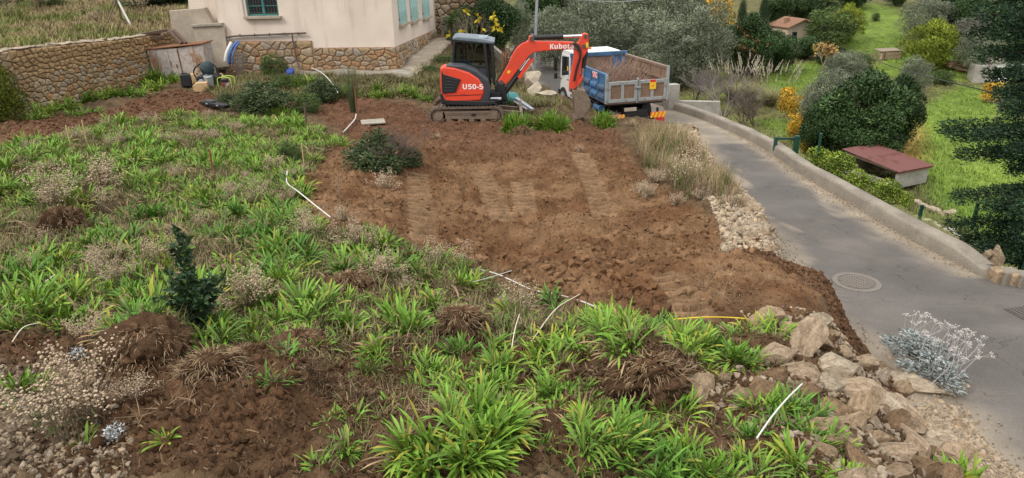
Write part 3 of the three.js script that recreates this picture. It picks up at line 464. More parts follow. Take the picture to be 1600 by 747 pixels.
// ---------------------------------------------------------------- excavator
const EZ = -23.3, excavator = thing('excavator', 'orange-red mini excavator with a dark cab, parked on the bare soil', 'excavator', [atZ(728, 190, -22.4).x, gardenSmooth(-1.4, -22.8) - 0.04, EZ]);
{
  const E = excavator, q = (z, pts) => pts.map(([x, y]) => { const p = loc(E, x, y, 'z', z); return [p.x, p.y]; });
  const c = (z, pts) => q(z, pts.map(([x, y]) => [660 + x / 4.67, 40 + y / 4.67])); // measured on an enlargement
  // undercarriage
  const trackAt = (z) => {
    const P0 = q(0.98, [[671, 190]])[0], P1 = q(0.98, [[786, 190]])[0], len = P1[0] - P0[0], hh = 0.56, r = hh / 2, x0 = P0[0], yb = 0.02, out = [], inn = [];
    const ring = (k) => { const o = []; for (let a = 0; a <= 10; a++) o.push([x0 + r - Math.sin(a / 10 * Math.PI) * (r - k), yb + r + Math.cos(a / 10 * Math.PI) * (r - k)]); for (let a = 0; a <= 10; a++) o.push([x0 + len - r + Math.sin(a / 10 * Math.PI) * (r - k), yb + r - Math.cos(a / 10 * Math.PI) * (r - k)]); return o; };
    const s = new THREE.Shape(ring(0).map((p) => new THREE.Vector2(...p))); s.holes.push(new THREE.Path(ring(0.055).reverse().map((p) => new THREE.Vector2(...p))));
    const b = mb(); b.add(new THREE.ExtrudeGeometry(s, { depth: 0.4, bevelEnabled: false }), new THREE.Matrix4().makeTranslation(0, 0, z - 0.2));
    const per = 2 * (len - 2 * r) + 2 * Math.PI * r, n = 44;
    for (let i = 0; i < n; i++) { let t = i / n * per, x, y, a; const st = len - 2 * r, ar = Math.PI * r; if (t < st) { x = x0 + r + t; y = yb + hh; a = 0; } else if (t < st + ar) { a = -(t - st) / r; x = x0 + len - r + Math.sin(-a) * r; y = yb + r + Math.cos(a) * r; } else if (t < 2 * st + ar) { x = x0 + len - r - (t - st - ar); y = yb; a = Math.PI; } else { a = Math.PI - (t - 2 * st - ar) / r; x = x0 + r + Math.sin(-a) * r; y = yb + r + Math.cos(a) * r; } b.box(0.05, 0.045, 0.41, x, y, z, 0, 0, a, 0.006); }
    const belt = b.build('track', M.trackDirt, E);
    mb().ext([[x0 + 0.42, 0.2], [x0 + len - 0.18, 0.16], [x0 + len - 0.14, 0.44], [x0 + 0.42, 0.47]], 0.3, z, 0.02).build('track_frame', M.steelDirt, belt);
    mb().box(len - 1.0, 0.1, 0.32, x0 + len / 2 + 0.05, 0.36, z, 0, 0, 0, 0.02).build('track_guard', M.trackDirt, belt);
    const sp = mb().cyl(0.21, 0.21, 0.3, x0 + r + 0.02, yb + r, z, Math.PI / 2, 0, 0, 20); for (let i = 0; i < 12; i++) sp.box(0.05, 0.05, 0.2, x0 + r + 0.02 + Math.cos(i / 12 * 6.283) * 0.22, yb + r + Math.sin(i / 12 * 6.283) * 0.22, z, 0, 0, i / 12 * 6.283); sp.cyl(0.13, 0.13, 0.38, x0 + r + 0.02, yb + r, z, Math.PI / 2, 0, 0, 18); sp.build('sprocket', M.steelDirt, belt);
    mb().cyl(0.2, 0.2, 0.25, x0 + len - r - 0.01, yb + r, z, Math.PI / 2, 0, 0, 20).build('idler', M.steelDirt, belt);
    for (let i = 0; i < 4; i++) mb().cyl(0.085, 0.085, 0.34, x0 + 0.62 + i * 0.36, 0.15, z, Math.PI / 2, 0, 0, 14).build('roller', M.steelDirt, belt);
    mb().box(0.14, 0.07, 0.02, x0 + 1.4, 0.33, z + 0.165).build('cover_plate', M.black, belt);
  };
  trackAt(0.78); trackAt(-0.78);
  mb().box(1.5, 0.3, 1.2, -0.05, 0.42, 0).cyl(0.55, 0.55, 0.14, -0.05, 0.64, 0, 0, 0, 0, 28).build('undercarriage', M.steelDirt, E);
  // dozer blade in front
  const bx = q(0.6, [[813, 180]])[0][0]; mb().ext([[bx - 0.1, 0.02], [bx + 0.04, 0.0], [bx + 0.1, 0.2], [bx + 0.06, 0.42], [bx - 0.02, 0.4], [bx - 0.01, 0.2]], 1.9, 0, 0.012).build('dozer_blade', M.steelDirt, E);
  for (const z of [-0.35, 0.35]) mb().beam([0.5, 0.35, z], [bx - 0.02, 0.22, z], 0.12, 0.14).build('blade_arm', M.steelDirt, E);
  // turning body: base plate, panels, hood, grille, counterweight
  const zf = 0.94;
  mb().ext(q(zf, [[689, 161], [692, 155], [752, 158], [772, 158], [776, 163], [752, 166], [692, 164]]), 1.84, 0.02, 0.03).build('deck', M.black, E);
  mb().ext(q(zf, [[687.5, 107], [693, 104], [710, 106], [733, 113], [748, 123], [757, 136], [756, 146], [751, 157.5], [698, 160.5], [690, 152], [688, 136]]), 0.62, zf - 0.31, 0.05).build('engine_cover', M.orange, E);
  mb().ext(q(zf, [[696, 104.2], [700, 102], [724, 103], [745, 111.5], [762, 126], [767, 142], [764, 159], [749.5, 160], [754.5, 147], [755, 136], [746, 124], [732, 115], [712, 108]]), 0.6, zf - 0.33, 0.04).build('hood', M.charcoal, E);
  { // rounded counterweight at the rear
    const s = new THREE.Shape(), y0 = q(0, [[690, 160]])[0][1], y1 = y0 + 0.92, xr = q(zf, [[687.5, 130]])[0][0], g = [];
    const pts = []; for (let k = 0; k <= 12; k++) { const a = Math.PI / 2 + k / 12 * Math.PI; pts.push([xr + 0.48 + Math.cos(a) * 0.5, Math.sin(a) * 0.9]); } pts.push([xr + 1.1, -0.9], [xr + 1.1, 0.3]);
    const e = new THREE.ExtrudeGeometry(new THREE.Shape(pts.map((p) => new THREE.Vector2(p[0], -p[1]))), { depth: y1 - y0 - 0.15, bevelEnabled: true, bevelThickness: 0.04, bevelSize: 0.04, bevelOffset: -0.04, bevelSegments: 3 });
    mb().add(e, new THREE.Matrix4().makeRotationX(-Math.PI / 2).setPosition(0, y0 + 0.13, -0.02)).build('counterweight', M.orange, E);
    mb().ext([[xr + 0.12, y1 - 0.01], [xr + 0.95, y1 - 0.01], [xr + 0.95, y1 + 0.22], [xr + 0.4, y1 + 0.16]], 1.1, -0.32, 0.05).build('engine_hood', M.charcoal, E);
  }
  const gr = mb().ext(q(zf + 0.012, [[689.8, 111], [692, 116], [697, 117.5], [720, 124], [712, 144], [696, 146], [691, 146], [690, 130]]), 0.05, zf + 0.01, 0.012).build('grille', M.black, E);
  for (let i = 0; i < 5; i++) { const [a, b] = q(zf + 0.04, [[695, 122 + i * 5], [714 - i * 1.2, 124.5 + i * 4.4]]); mb().beam([a[0], a[1], zf + 0.04], [b[0], b[1], zf + 0.04], 0.02, 0.02).build('slat', M.charcoal, gr); }
  mb().ext(q(zf, [[687.5, 146], [691, 147], [697, 160], [693, 162], [688.5, 158]]), 0.1, zf - 0.03, 0.02).build('corner_guard', M.black, E);
  mb().ext(q(zf + 0.01, [[696, 149.4], [753, 147.4], [753, 148.2], [696, 150.3]]), 0.01, zf + 0.006, 0.001).build('panel_gap', M.black, E);
  mb().ext(q(zf + 0.01, [[717.5, 141.5], [727, 142], [726, 147], [719, 147]]), 0.018, zf + 0.003, 0.004).build('fuel_flap', M.orange, E);
  // cab: deck, posts, glazing, roof, seat
  const zc0 = -0.9, zc1 = 0.18, cb = (pts) => c(zc1, pts);
  const [pr0, pr1, pm0, pm1, pf0, pf1] = cb([[212, 290], [232, 110], [470, 285], [452, 125], [525, 420], [505, 130]]);
  const yw = pr0[1] - 0.02, cabn = mb();
  const post = (b, A, B, w = 0.07) => { for (const z of [zc1, zc0]) b.beam([A[0], A[1], z], [B[0], B[1], z], w, w); };
  post(cabn, [pr0[0], yw - 0.35], pr1); post(cabn, [cb([[490, 470]])[0][0], yw - 0.9], pm1, 0.09); post(cabn, [pf0[0], yw - 0.62], pf1, 0.075);
  for (const z of [zc1, zc0]) { cabn.beam([pr0[0], yw, z], [pm0[0], yw - 0.04, z], 0.06, 0.08); cabn.beam([pr1[0], pr1[1], z], [pm1[0], pm1[1], z], 0.06, 0.07); cabn.beam([pm1[0], pm1[1], z], [pf1[0], pf1[1], z], 0.06, 0.06); }
  for (const [x, y] of [[pr0[0], yw], [pf0[0], yw - 0.6], [pr1[0], pr1[1]], [pf1[0], pf1[1]]]) cabn.beam([x, y, zc0], [x, y, zc1], 0.07, 0.07);
  cabn.box(0.05, 1.3, 0.05, (pr0[0] + pm0[0]) / 2 - 0.15, yw + 0.3, zc0);
  cabn.build('cab_frame', M.black, E);
  mb().ext([[pr0[0] - 0.02, yw - 1.0], [pm0[0] + 0.1, yw - 1.0], [pm0[0] + 0.02, yw - 0.02], [pr0[0], yw]], 0.05, zc1 - 0.02, 0.01).build('cab_side_panel', M.charcoal, E);
  mb().box(1.6, 0.08, 1.06, (pr0[0] + pf0[0]) / 2, yw - 1.02, (zc0 + zc1) / 2).build('cab_floor', M.black, E);
  const roof = mb().ext([[pr1[0] - 0.05, pr1[1] + 0.03], [pf1[0] + 0.08, pf1[1] - 0.02], [pf1[0] + 0.09, pf1[1] + 0.06], [pm1[0], pm1[1] + 0.12], [pr1[0] + 0.1, pr1[1] + 0.13], [pr1[0] - 0.04, pr1[1] + 0.1]], 1.18, (zc0 + zc1) / 2, 0.03).build('cab_roof', mat(0.16, 0.2, 0.25, 0.5, { tex: T.dirtpaint, s: 0.7 }), E);
  mb().box(1.05, 0.03, 0.8, (pr1[0] + pm1[0]) / 2 + 0.05, pm1[1] + 0.13, (zc0 + zc1) / 2, 0, 0, -0.02).build('roof_hatch', mat(0.22, 0.28, 0.34, 0.5, { tex: T.dirtpaint, s: 1 }), roof);
  const pane = (pts, z) => mb().ext(pts, 0.008, z, 0).build('cab_window', M.glass, E);
  for (const z of [zc1, zc0]) { pane([[pr0[0], yw], [pm0[0], yw - 0.04], [pm1[0], pm1[1]], [pr1[0], pr1[1]]], z); pane([[pm0[0] + 0.08, yw - 0.55], [pf0[0], yw - 0.6], [pf1[0], pf1[1]], [pm1[0] + 0.03, pm1[1]]], z); }
  mb().box(0.008, pr1[1] - yw, zc1 - zc0 - 0.06, (pr0[0] + pr1[0]) / 2, (yw + pr1[1]) / 2, (zc0 + zc1) / 2, 0, 0, -0.12, 0).build('cab_window', M.glass, E);
  mb().box(0.008, pf1[1] - yw + 0.6, zc1 - zc0 - 0.06, (pf0[0] + pf1[0]) / 2, (yw - 0.6 + pf1[1]) / 2, (zc0 + zc1) / 2, 0, 0, 0.07, 0).build('windscreen', M.glass, E);
  const seat = mb().box(0.5, 0.14, 0.5, pr0[0] + 0.62, yw - 0.45, -0.36, 0, 0, 0, 0.05).box(0.14, 0.75, 0.48, pr0[0] + 0.36, yw - 0.06, -0.36, 0, 0, 0.12, 0.05).box(0.1, 0.22, 0.26, pr0[0] + 0.3, yw + 0.42, -0.36, 0, 0, 0.1, 0.04).build('seat', M.black, E);
  for (const z of [-0.62, -0.1]) mb().bar([pr0[0] + 0.85, yw - 0.7, z], [pr0[0] + 0.9, yw - 0.1, z], 0.02).cyl(0.035, 0.03, 0.12, pr0[0] + 0.9, yw - 0.06, z).build('control_lever', M.black, seat);
  { const [a, b, d] = c(0.3, [[530, 185], [547, 210], [545, 360]]); mb().tube([[a[0] - 0.05, a[1] + 0.02, 0.25], [b[0], b[1], 0.3], [b[0] + 0.02, (b[1] + d[1]) / 2, 0.3], [d[0] - 0.05, d[1], 0.25]], 0.015, 6).build('grab_rail', M.iron, E); }
  // boom, arm, cylinders and bucket (all in one plane in front of the cab)
  const zb = 0.28, k3 = (z, pts) => q(z, pts.map(([x, y]) => [640 + x / 3.81, 30 + y / 3.81]));
  const sw = k3(zb, [[520, 480], [585, 480], [565, 380], [530, 365], [505, 390]]); mb().ext(sw, 0.3, zb, 0.03).cyl(0.13, 0.13, 0.5, (sw[0][0] + sw[1][0]) / 2, sw[0][1] + 0.12, zb).build('swing_bracket', M.black, E);
  mb().box(0.42, 0.34, 0.7, sw[0][0] - 0.1, sw[0][1] + 0.12, 0.3).box(0.3, 0.1, 0.24, sw[0][0] - 0.12, sw[0][1] + 0.1, 0.78).build('front_mount', M.black, E);
  mb().cyl(0.05, 0.05, 0.34, sw[0][0] - 0.02, sw[0][1] + 0.14, 0.84, 0, 0, Math.PI / 2).build('work_light', M.galv, E);
  const boomZ = zb + 0.11;
  const boom = mb().ext(k3(boomZ, [[526, 372], [540, 350], [580, 280], [615, 205], [640, 168], [672, 142], [705, 130], [712, 104], [724, 98], [738, 106], [742, 130], [800, 132], [900, 133], [975, 137], [1000, 150], [1000, 178], [975, 181], [880, 184], [800, 190], [748, 197], [722, 212], [690, 245], [655, 290], [600, 362], [575, 388], [545, 390]]), 0.22, zb, 0.025).build('boom', M.orange, E);
  for (const [px, py] of [[728, 112], [722, 218], [545, 372]]) mb().cyl(0.07, 0.07, 0.32, ...k3(zb, [[px, py]])[0], zb, Math.PI / 2).build('pivot_pin', M.iron, boom);
  { const b = mb(), path = k3(boomZ + 0.01, [[520, 385], [548, 335], [590, 258], [622, 198], [655, 158], [700, 138]]); for (const o of [0, 0.05]) b.tube(path.map((p) => [p[0] - 0.02, p[1] + 0.035 + o * 0.5, boomZ - 0.07 - o]), 0.017, 6); b.build('hydraulic_hose', M.rubber, boom); }
  const dec = (z, pts, m, n) => mb().ext(k3(z, pts), 0.006, z, 0).build(n, m, boom);
  dec(boomZ + 0.004, [[578, 318], [588, 303], [603, 308], [592, 326]], M.yellow, 'warning_label');
  const arm = mb().ext(k3(boomZ + 0.02, [[975, 160], [985, 150], [1005, 140], [1030, 90], [1045, 83], [1062, 88], [1068, 120], [1066, 180], [1052, 205], [1032, 235], [1018, 320], [1010, 372], [1022, 372], [1020, 386], [985, 415], [975, 432], [950, 434], [952, 380], [966, 300], [980, 215]]), 0.2, zb, 0.022).build('arm', M.orange, E);
  for (const [px, py, pr] of [[995, 163, 0.09], [1045, 100, 0.06], [1035, 158, 0.06], [962, 418, 0.06]]) mb().cyl(pr, pr, 0.28, ...k3(zb, [[px, py]])[0], zb, Math.PI / 2).build('pivot_pin', M.iron, arm);
  mb().ext(k3(boomZ + 0.03, [[1050, 140], [1065, 140], [1065, 168], [1050, 170]]), 0.006, boomZ + 0.006, 0).build('warning_label', M.yellow, arm);
  mb().box(0.08, 0.06, 0.08, ...k3(zb, [[1074, 172]])[0], zb + 0.02).build('marker_light', M.amber, arm);
  { const b = mb(); for (const o of [0, 0.05, 0.1]) { const path = k3(boomZ + 0.04, [[960, 150], [988, 140 + o * 60], [1012, 165 + o * 80], [1022, 215], [1000, 300], [985, 370]]); b.tube(path.map((p) => [p[0] - o * 0.6, p[1], boomZ + 0.03 + o * 0.2]), 0.014, 6); } b.build('hydraulic_hose', M.rubber, arm); }
  const cyl = (A, B, f, r, name, m1 = M.black, z = zb) => { const [a, b] = k3(z, [A, B]), mx = lerp(a[0], b[0], f), my = lerp(a[1], b[1], f), o = mb().bar([a[0], a[1], z], [mx, my, z], r, 14).build(name, m1, E); mb().bar([mx, my, z], [b[0], b[1], z], r * 0.62, 12).build('piston_rod', M.chrome, o); mb().cyl(r * 1.25, r * 1.25, 0.05, mx, my, z, 0, 0, Math.atan2(b[1] - a[1], b[0] - a[0]) + Math.PI / 2, 14).build('end_cap', m1, o); return o; };
  cyl([735, 110], [1042, 99], 0.57, 0.075, 'arm_cylinder'); 
  const bc = cyl([555, 455], [724, 220], 0.62, 0.085, 'boom_cylinder', M.black, zb + 0.02);
  { const [a, b] = k3(zb + 0.1, [[650, 350], [735, 228]]); mb().beam([a[0], a[1], zb + 0.14], [b[0], b[1], zb + 0.14], 0.02, 0.11).build('rod_guard', M.orange, bc); }
  cyl([1050, 190], [1026, 335], 0.66, 0.07, 'bucket_cylinder', M.black, zb);
  { const [a, b, d] = k3(zb, [[1026, 335], [1000, 385], [1015, 440]]); for (const s of [-0.14, 0.14]) { mb().beam([a[0], a[1], zb + s], [b[0], b[1], zb + s], 0.03, 0.08).build('bucket_link', M.orange, E); mb().beam([a[0], a[1], zb + s * 0.7], [d[0], d[1], zb + s * 0.7], 0.03, 0.08).build('bucket_link', M.steelDirt, E); } }
  const bz = zb + 0.38, bk = k3(bz, [[968, 425], [1000, 418], [1045, 430], [1050, 450], [1072, 480], [1078, 505], [1068, 540], [1040, 580], [1000, 597], [988, 592], [984, 560], [980, 480]]);
  const bucket = mb().ext(bk, 0.03, zb + 0.38, 0.008).ext(bk, 0.03, zb - 0.38, 0.008);
  { const back = k3(bz, [[1000, 418], [1045, 430], [1052, 450], [1072, 480], [1078, 505], [1068, 540], [1040, 580], [1000, 597], [988, 592]]); for (let i = 0; i < back.length - 1; i++) bucket.beam([back[i][0], back[i][1], zb], [back[i + 1][0], back[i + 1][1], zb], 0.76, 0.035); }
  const bo = bucket.build('bucket', M.steelDirt, E);
  for (let i = 0; i < 5; i++) { const [a] = k3(bz, [[992, 594]]); mb().ext([[a[0] - 0.05, a[1] + 0.03], [a[0] + 0.06, a[1] + 0.03], [a[0] - 0.08, a[1] - 0.1]], 0.08, zb - 0.3 + i * 0.15, 0.01).build('tooth', M.steelDirt, bo); }
  for (const s of [-0.16, 0.16]) mb().ext(k3(zb, [[962, 412], [1010, 425], [1046, 432], [1030, 455], [985, 452]]), 0.04, zb + s, 0.008).build('bracket', M.steelDirt, bo);
  // lettering
  const font = await new FontLoader().loadAsync('fonts/droid/droid_sans_bold.typeface.json');
  const text = (s, size, x, y, z, rz, sx, m, par) => { const g = new TextGeometry(s, { font, size, depth: 0.006, curveSegments: 3, bevelEnabled: false }); g.scale(sx, 1, 1); mb().at(g, x, y, z, 0, 0, rz).build('lettering', m, par); };
  { const [a] = k3(boomZ + 0.01, [[832, 181]]); text('Kubota', 0.155, a[0], a[1] + 0.02, boomZ, -0.005, 1.05, M.whitePlain, boom); }
  { const [a] = q(zf + 0.012, [[722, 139.5]]); text('U50-5', 0.155, a[0], a[1], zf + 0.001, -0.02, 1.15, M.whitePlain, E); }
}
// ---------------------------------------------------------------- tipper truck
const TH = 15 * Math.PI / 180, truckZ = -26.9, truckY = roadY(-27) - 0.06;
const truck = thing('tipper_truck', 'white-cabbed tipper truck with a blue and brown open bed, parked on the lane', 'truck', [atZ(995, 160, truckZ).x, truckY, truckZ], TH);
{
  const K = truck, R0 = loc(K, 994, 162, 'z', 0), W = 2.42, yF = loc(K, 994, 158, 'z', 0).y, yT = loc(K, 994, 126, 'z', 0).y, BL = 3.9, hb = yT - yF;
  // local axes: x to the truck's right, y up, forward is -z; the tailgate stands at z = 0
  mb().box(0.9, 0.26, 6.2, 0, 0.72, -3.1).box(0.12, 0.2, 5.5, -0.42, 0.85, -3).box(0.12, 0.2, 5.5, 0.42, 0.85, -3).build('chassis', M.black, K);
  const wheel = (x, z, two) => { const o = mb().cyl(0.46, 0.46, two ? 0.5 : 0.26, x, 0.46, z, 0, 0, Math.PI / 2, 26).build('wheel', M.rubber, K); for (const s of [-1, 1]) mb().cyl(0.27, 0.27, 0.02, x + s * (two ? 0.252 : 0.132), 0.46, z, 0, 0, Math.PI / 2, 20).build('rim', M.greyPaint, o); };
  for (const s of [-1, 1]) { wheel(s * 0.9, -1.5, true); wheel(s * 0.98, -5.3, false); mb().box(0.6, 0.04, 1.1, s * 0.9, 1.0, -1.5, 0, 0, 0, 0.015).build('mudguard', M.black, K); }
  mb().box(W, 0.14, BL, 0, yF, -BL / 2).build('bed_floor', M.rustBrown, K);
  for (let i = 0; i < 6; i++) mb().box(W, 0.12, 0.09, 0, yF - 0.12, -0.3 - i * 0.65).build('cross_member', M.black, K);
  // tailgate in two leaves: grey frame, brown boards
  for (const s of [-1, 1]) {
    const b = mb(), x = s * W / 4, w = W / 2 - 0.05; for (const y of [yF + 0.06, yT - 0.06]) b.box(w, 0.13, 0.07, x, y, 0, 0, 0, 0, 0.012); for (const k of [-1, 0, 1]) b.box(k ? 0.1 : 0.12, hb - 0.14, 0.068, x + k * (w / 2 - 0.05), (yF + yT) / 2, 0, 0, 0, 0, 0.012);
    const gate = b.build('tailgate', M.greyPaint, K);
    for (const k of [-1, 1]) mb().box(w / 2 - 0.1, hb - 0.2, 0.03, x + k * w / 4, (yF + yT) / 2, -0.006, 0, 0, 0, 0.006).build('panel', M.boardBrown, gate);
    mb().box(0.05, hb + 0.1, 0.05, x - s * (w / 2 + 0.02), (yF + yT) / 2, 0.03).box(0.1, 0.06, 0.08, x - s * (w / 2 - 0.02), yT - 0.25, 0.05).build('latch', M.greyPaint, gate);
  }
  mb().box(0.07, hb + 0.16, 0.09, 0, (yF + yT) / 2 + 0.02, 0.01).box(0.09, hb + 0.5, 0.1, W / 2 + 0.03, (yF + yT) / 2 + 0.22, -0.02).box(0.09, hb + 0.3, 0.1, -W / 2 - 0.03, (yF + yT) / 2 + 0.12, -0.02).build('gate_post', M.greyPaint, K);
  { const l = mb().box(0.26, 0.3, 0.02, W * 0.25, yT - 0.2, 0.048, 0, 0, 0, 0.005).build('warning_sign', M.yellow, K); mb().box(0.22, 0.1, 0.022, W * 0.25, yT - 0.04, 0.05).box(0.12, 0.03, 0.024, W * 0.25, yT - 0.22, 0.05, 0, 0, 0.6, 0.003).build('sign_mark', M.red, l); }
  // bed sides: blue ribbed sheet on the left, brown boards at the right rear, blue bulkhead in front
  const side = (x, z0, z1, top, m, ribs, mr) => { const o = mb().box(0.04, top - yF, z0 - z1, x, (yF + top) / 2, (z0 + z1) / 2, 0, 0, 0, 0.008).build('side_panel', m, K); const rb = mb().box(0.1, 0.1, z0 - z1, x, top, (z0 + z1) / 2).box(0.09, 0.1, z0 - z1, x + Math.sign(x) * 0.02, yF + 0.05, (z0 + z1) / 2).box(0.06, 0.05, z0 - z1, x + Math.sign(x) * 0.02, (yF + top) / 2, (z0 + z1) / 2); rb.build('rail', mr ?? m, o); for (let i = 0; i <= ribs; i++) mb().box(0.1, top - yF + 0.02, 0.1, x + Math.sign(x) * 0.025, (yF + top) / 2, lerp(z0 - 0.05, z1 + 0.05, i / ribs)).build('rib', mr ?? m, o); return o; };
  const sl = side(-W / 2, -0.06, -BL + 0.05, yT + 0.24, M.blue, 5); const sr = side(W / 2, -0.06, -BL + 0.05, yT + 0.4, M.boardBrown, 4, M.rustBrown); for (const y of [yT - 0.02, yF + 0.25]) mb().box(0.07, 0.08, BL - 0.15, W / 2 - 0.05, y, -BL / 2).build('inner_rail', M.rustBrown, sr); for (let i = 0; i < 4; i++) mb().box(0.06, 0.5, 0.05, W / 2 - 0.035, yT + 0.16, -0.5 - i * 0.9).build('inner_rib', M.rustBrown, sr); mb().box(0.05, 0.025, BL - 0.12, W / 2, yT + 0.462, -BL / 2).build('worn_edge', M.cream2, sr); for (const [y, r] of [[yF + 0.16, 0.15], [yF + 0.5, 0.15]]) for (let i = 0; i < 5; i++) mb().cyl(r, r, 0.58, -W / 2 + 0.03, y, -0.45 - i * 0.76, Math.PI / 2, 0, 0, 16).build('bulge', i % 2 ? M.blue : M.blueDirty, sl);
  { const p = mb().box(0.02, 0.22, 0.5, -W / 2 - 0.05, yT + 0.12, -1.15).build('reflector_plate', M.whitePlain, sl); for (let i = 0; i < 3; i++) mb().box(0.022, 0.26, 0.075, -W / 2 - 0.052, yT + 0.12, -1.0 - i * 0.16, 0.6, 0, 0, 0.002).build('stripe', M.red, p); }
  mb().box(W + 0.1, 0.85 + hb * 0.55, 0.06, 0, yF + (0.85 + hb * 0.55) / 2, -BL).build('bulkhead', M.rustBrown, K);
  { const t = yF + 0.85 + hb * 0.55; const b = mb().box(W + 0.14, 0.16, 0.12, 0, t, -BL); for (const x of [-W / 2, -0.5, 0.5, W / 2]) b.box(0.1, t - yF, 0.1, x, (t + yF) / 2, -BL + (Math.abs(x) > 1 ? 0.03 : -0.06)); b.box(0.6, t - yF - 0.2, 0.07, W / 2 - 0.32, (t + yF) / 2, -BL + 0.01); b.build('bulkhead_frame', M.blue, K); }
  for (const [z, y, r] of [[-2.3, 0.72, 0.2], [-2.95, 0.72, 0.2], [-1.1, 0.82, 0.13]]) mb().cyl(r, r, 0.58, -W / 2 + 0.12, y, z, Math.PI / 2, 0, 0, 16).build('tank', M.blue, K);
  mb().cyl(0.06, 0.06, 1.0, 0.1, 0.95, -BL + 0.25, 0.5).build('tipping_ram', M.iron, K);
  // cab
  const zc = -BL - 0.12, cl = 1.85, cw = 2.1, top = loc(K, 925, 78, 'z', zc - 0.5).y, b = 0.55, ch = top - b;
  const prof = [[zc - cl, b], [zc - cl - 0.06, b + 0.9], [zc - cl + 0.12, b + ch * 0.86], [zc - cl + 0.45, b + ch], [zc - 0.06, b + ch], [zc, b + ch * 0.95], [zc, b]].map(([z, y]) => [-z, y]);
  const gC = new THREE.ExtrudeGeometry(new THREE.Shape(prof.map((p) => new THREE.Vector2(...p))), { depth: cw - 0.12, bevelEnabled: true, bevelThickness: 0.06, bevelSize: 0.05, bevelOffset: -0.05, bevelSegments: 3 });
  mb().add(gC, new THREE.Matrix4().makeRotationY(Math.PI / 2).setPosition(-cw / 2 + 0.06, 0, 0)).build('cab', M.white, K);
  for (const s of [-1, 1]) {
    const x = s * (cw / 2 + 0.004), d = mb().box(0.02, ch * 0.84, 1.05, x, b + ch * 0.47, zc - 1.1, 0, 0, 0, 0.008).build('door', M.white, K);
    const wn = new THREE.ExtrudeGeometry(new THREE.Shape([[-(zc - 0.66), b + ch * 0.5], [-(zc - 1.56), b + ch * 0.42], [-(zc - 1.52), b + ch * 0.84], [-(zc - 0.66), b + ch * 0.87]].map((p) => new THREE.Vector2(...p))), { depth: 0.02, bevelEnabled: false });
    mb().add(wn, new THREE.Matrix4().makeRotationY(Math.PI / 2).setPosition(x + (s > 0 ? 0 : -0.02), 0, 0)).build('window', M.darkGlass, d);
    mb().box(0.03, 0.05, 0.16, x + s * 0.01, b + ch * 0.38, zc - 0.75).build('handle', M.black, d);
    mb().box(0.022, 0.2, 0.13, x + s * 0.012, b + ch * 0.62, zc - 0.78, 0, 0, 0, 0.002).build('sticker', M.yellow, d);
    const mx = x + s * 0.24; mb().box(0.14, 0.62, 0.1, mx, b + ch * 0.66, zc - cl + 0.1, 0, 0, 0, 0.04).box(0.15, 0.26, 0.1, mx, b + ch * 0.4, zc - cl + 0.12, 0, 0, 0, 0.04).bar([x, b + ch * 0.88, zc - cl + 0.3], [mx, b + ch * 0.82, zc - cl + 0.1], 0.018).bar([x, b + ch * 0.34, zc - cl + 0.25], [mx, b + ch * 0.4, zc - cl + 0.1], 0.018).build('wing_mirror', M.black, K);
    mb().box(0.03, 0.14, 0.1, x + s * 0.012, b + ch * 0.3, zc - 0.3).box(0.024, 0.12, 0.1, x + s * 0.012, b + ch * 0.08, zc - 0.35).build('vent', M.black, K);
  }
  mb().box(cw - 0.3, ch * 0.36, 0.02, 0, b + ch * 0.66, zc - cl - 0.01, 0.17, 0, 0, 0.01).build('windscreen', M.darkGlass, K);
  mb().box(cw + 0.1, 0.3, 0.2, 0, b + 0.05, zc - cl - 0.04, 0, 0, 0, 0.04).box(cw, 0.14, cl, 0, b - 0.02, zc - cl / 2).build('bumper', M.black, K);
  mb().cyl(0.07, 0.08, 0.14, -cw * 0.3, top + 0.07, zc - 0.9).build('beacon', M.amber, K);
  // rear lights, plate and striped boards
  mb().box(0.5, 0.14, 0.02, -0.25, yF - 0.3, 0.01).build('number_plate', mat(0.5, 0.42, 0.32, 0.7, { tex: T.grain, s: 3 }), K);
  for (const s of [-1, 1]) {
    const o = mb().box(0.62, 0.22, 0.02, s * 0.85, 0.64, 0.13, 0, 0, 0, 0.004).build('striped_board', mat(0.75, 0.13, 0.03, 0.5), K); for (let i = 0; i < 4; i++) mb().box(0.075, 0.21, 0.021, s * 0.85 - 0.24 + i * 0.16, 0.64, 0.133, 0, 0, -0.5, 0.002).build('stripe', M.yellow, o);
    mb().box(0.42, 0.17, 0.06, s * 0.92, 0.44, 0.12, 0, 0, 0, 0.02).build('rear_light', M.lensRed, K); mb().cyl(0.08, 0.08, 0.05, s * 0.76, 0.3, 0.13, Math.PI / 2).build('reversing_light', M.lensClear, K); mb().box(0.06, 0.4, 0.1, s * 0.85, 0.7, 0.06).build('light_bracket', M.black, K);
  }
  mb().beam([-1.1, 0.52, 0.05], [1.1, 0.52, 0.05], 0.1, 0.12).build('rear_bumper', M.black, K);
  // dry brushwood loaded in the bed
  const r = rng(5), g = mb(), inv = K.matrixWorld; for (let i = 0; i < 1500; i++) { const x = (r() - 0.5) * 1.9 - 0.05, z = -0.5 - r() * 3.1, h = 0.15 + 0.95 * Math.exp(-((z + 1.9) ** 2) / 0.9) * (1 - 0.4 * Math.abs(x)); const p = V(x, yF + h * r(), z), q = p.clone().add(V((r() - 0.5) * 0.7, 0.1 + r() * 0.4, (r() - 0.5) * 0.7)), q2 = q.clone().add(V((r() - 0.5) * 0.3, r() * 0.2, (r() - 0.5) * 0.3)); g.bar(p.toArray(), q.toArray(), 0.008, 3); g.bar(q.toArray(), q2.toArray(), 0.005, 3); }
  const brush = one('brushwood', g.geo(), mat(0.3, 0.2, 0.15, 0.95), 'heap of dry brown brushwood loaded in the truck bed', 'brushwood'); brush.applyMatrix4(inv);
}
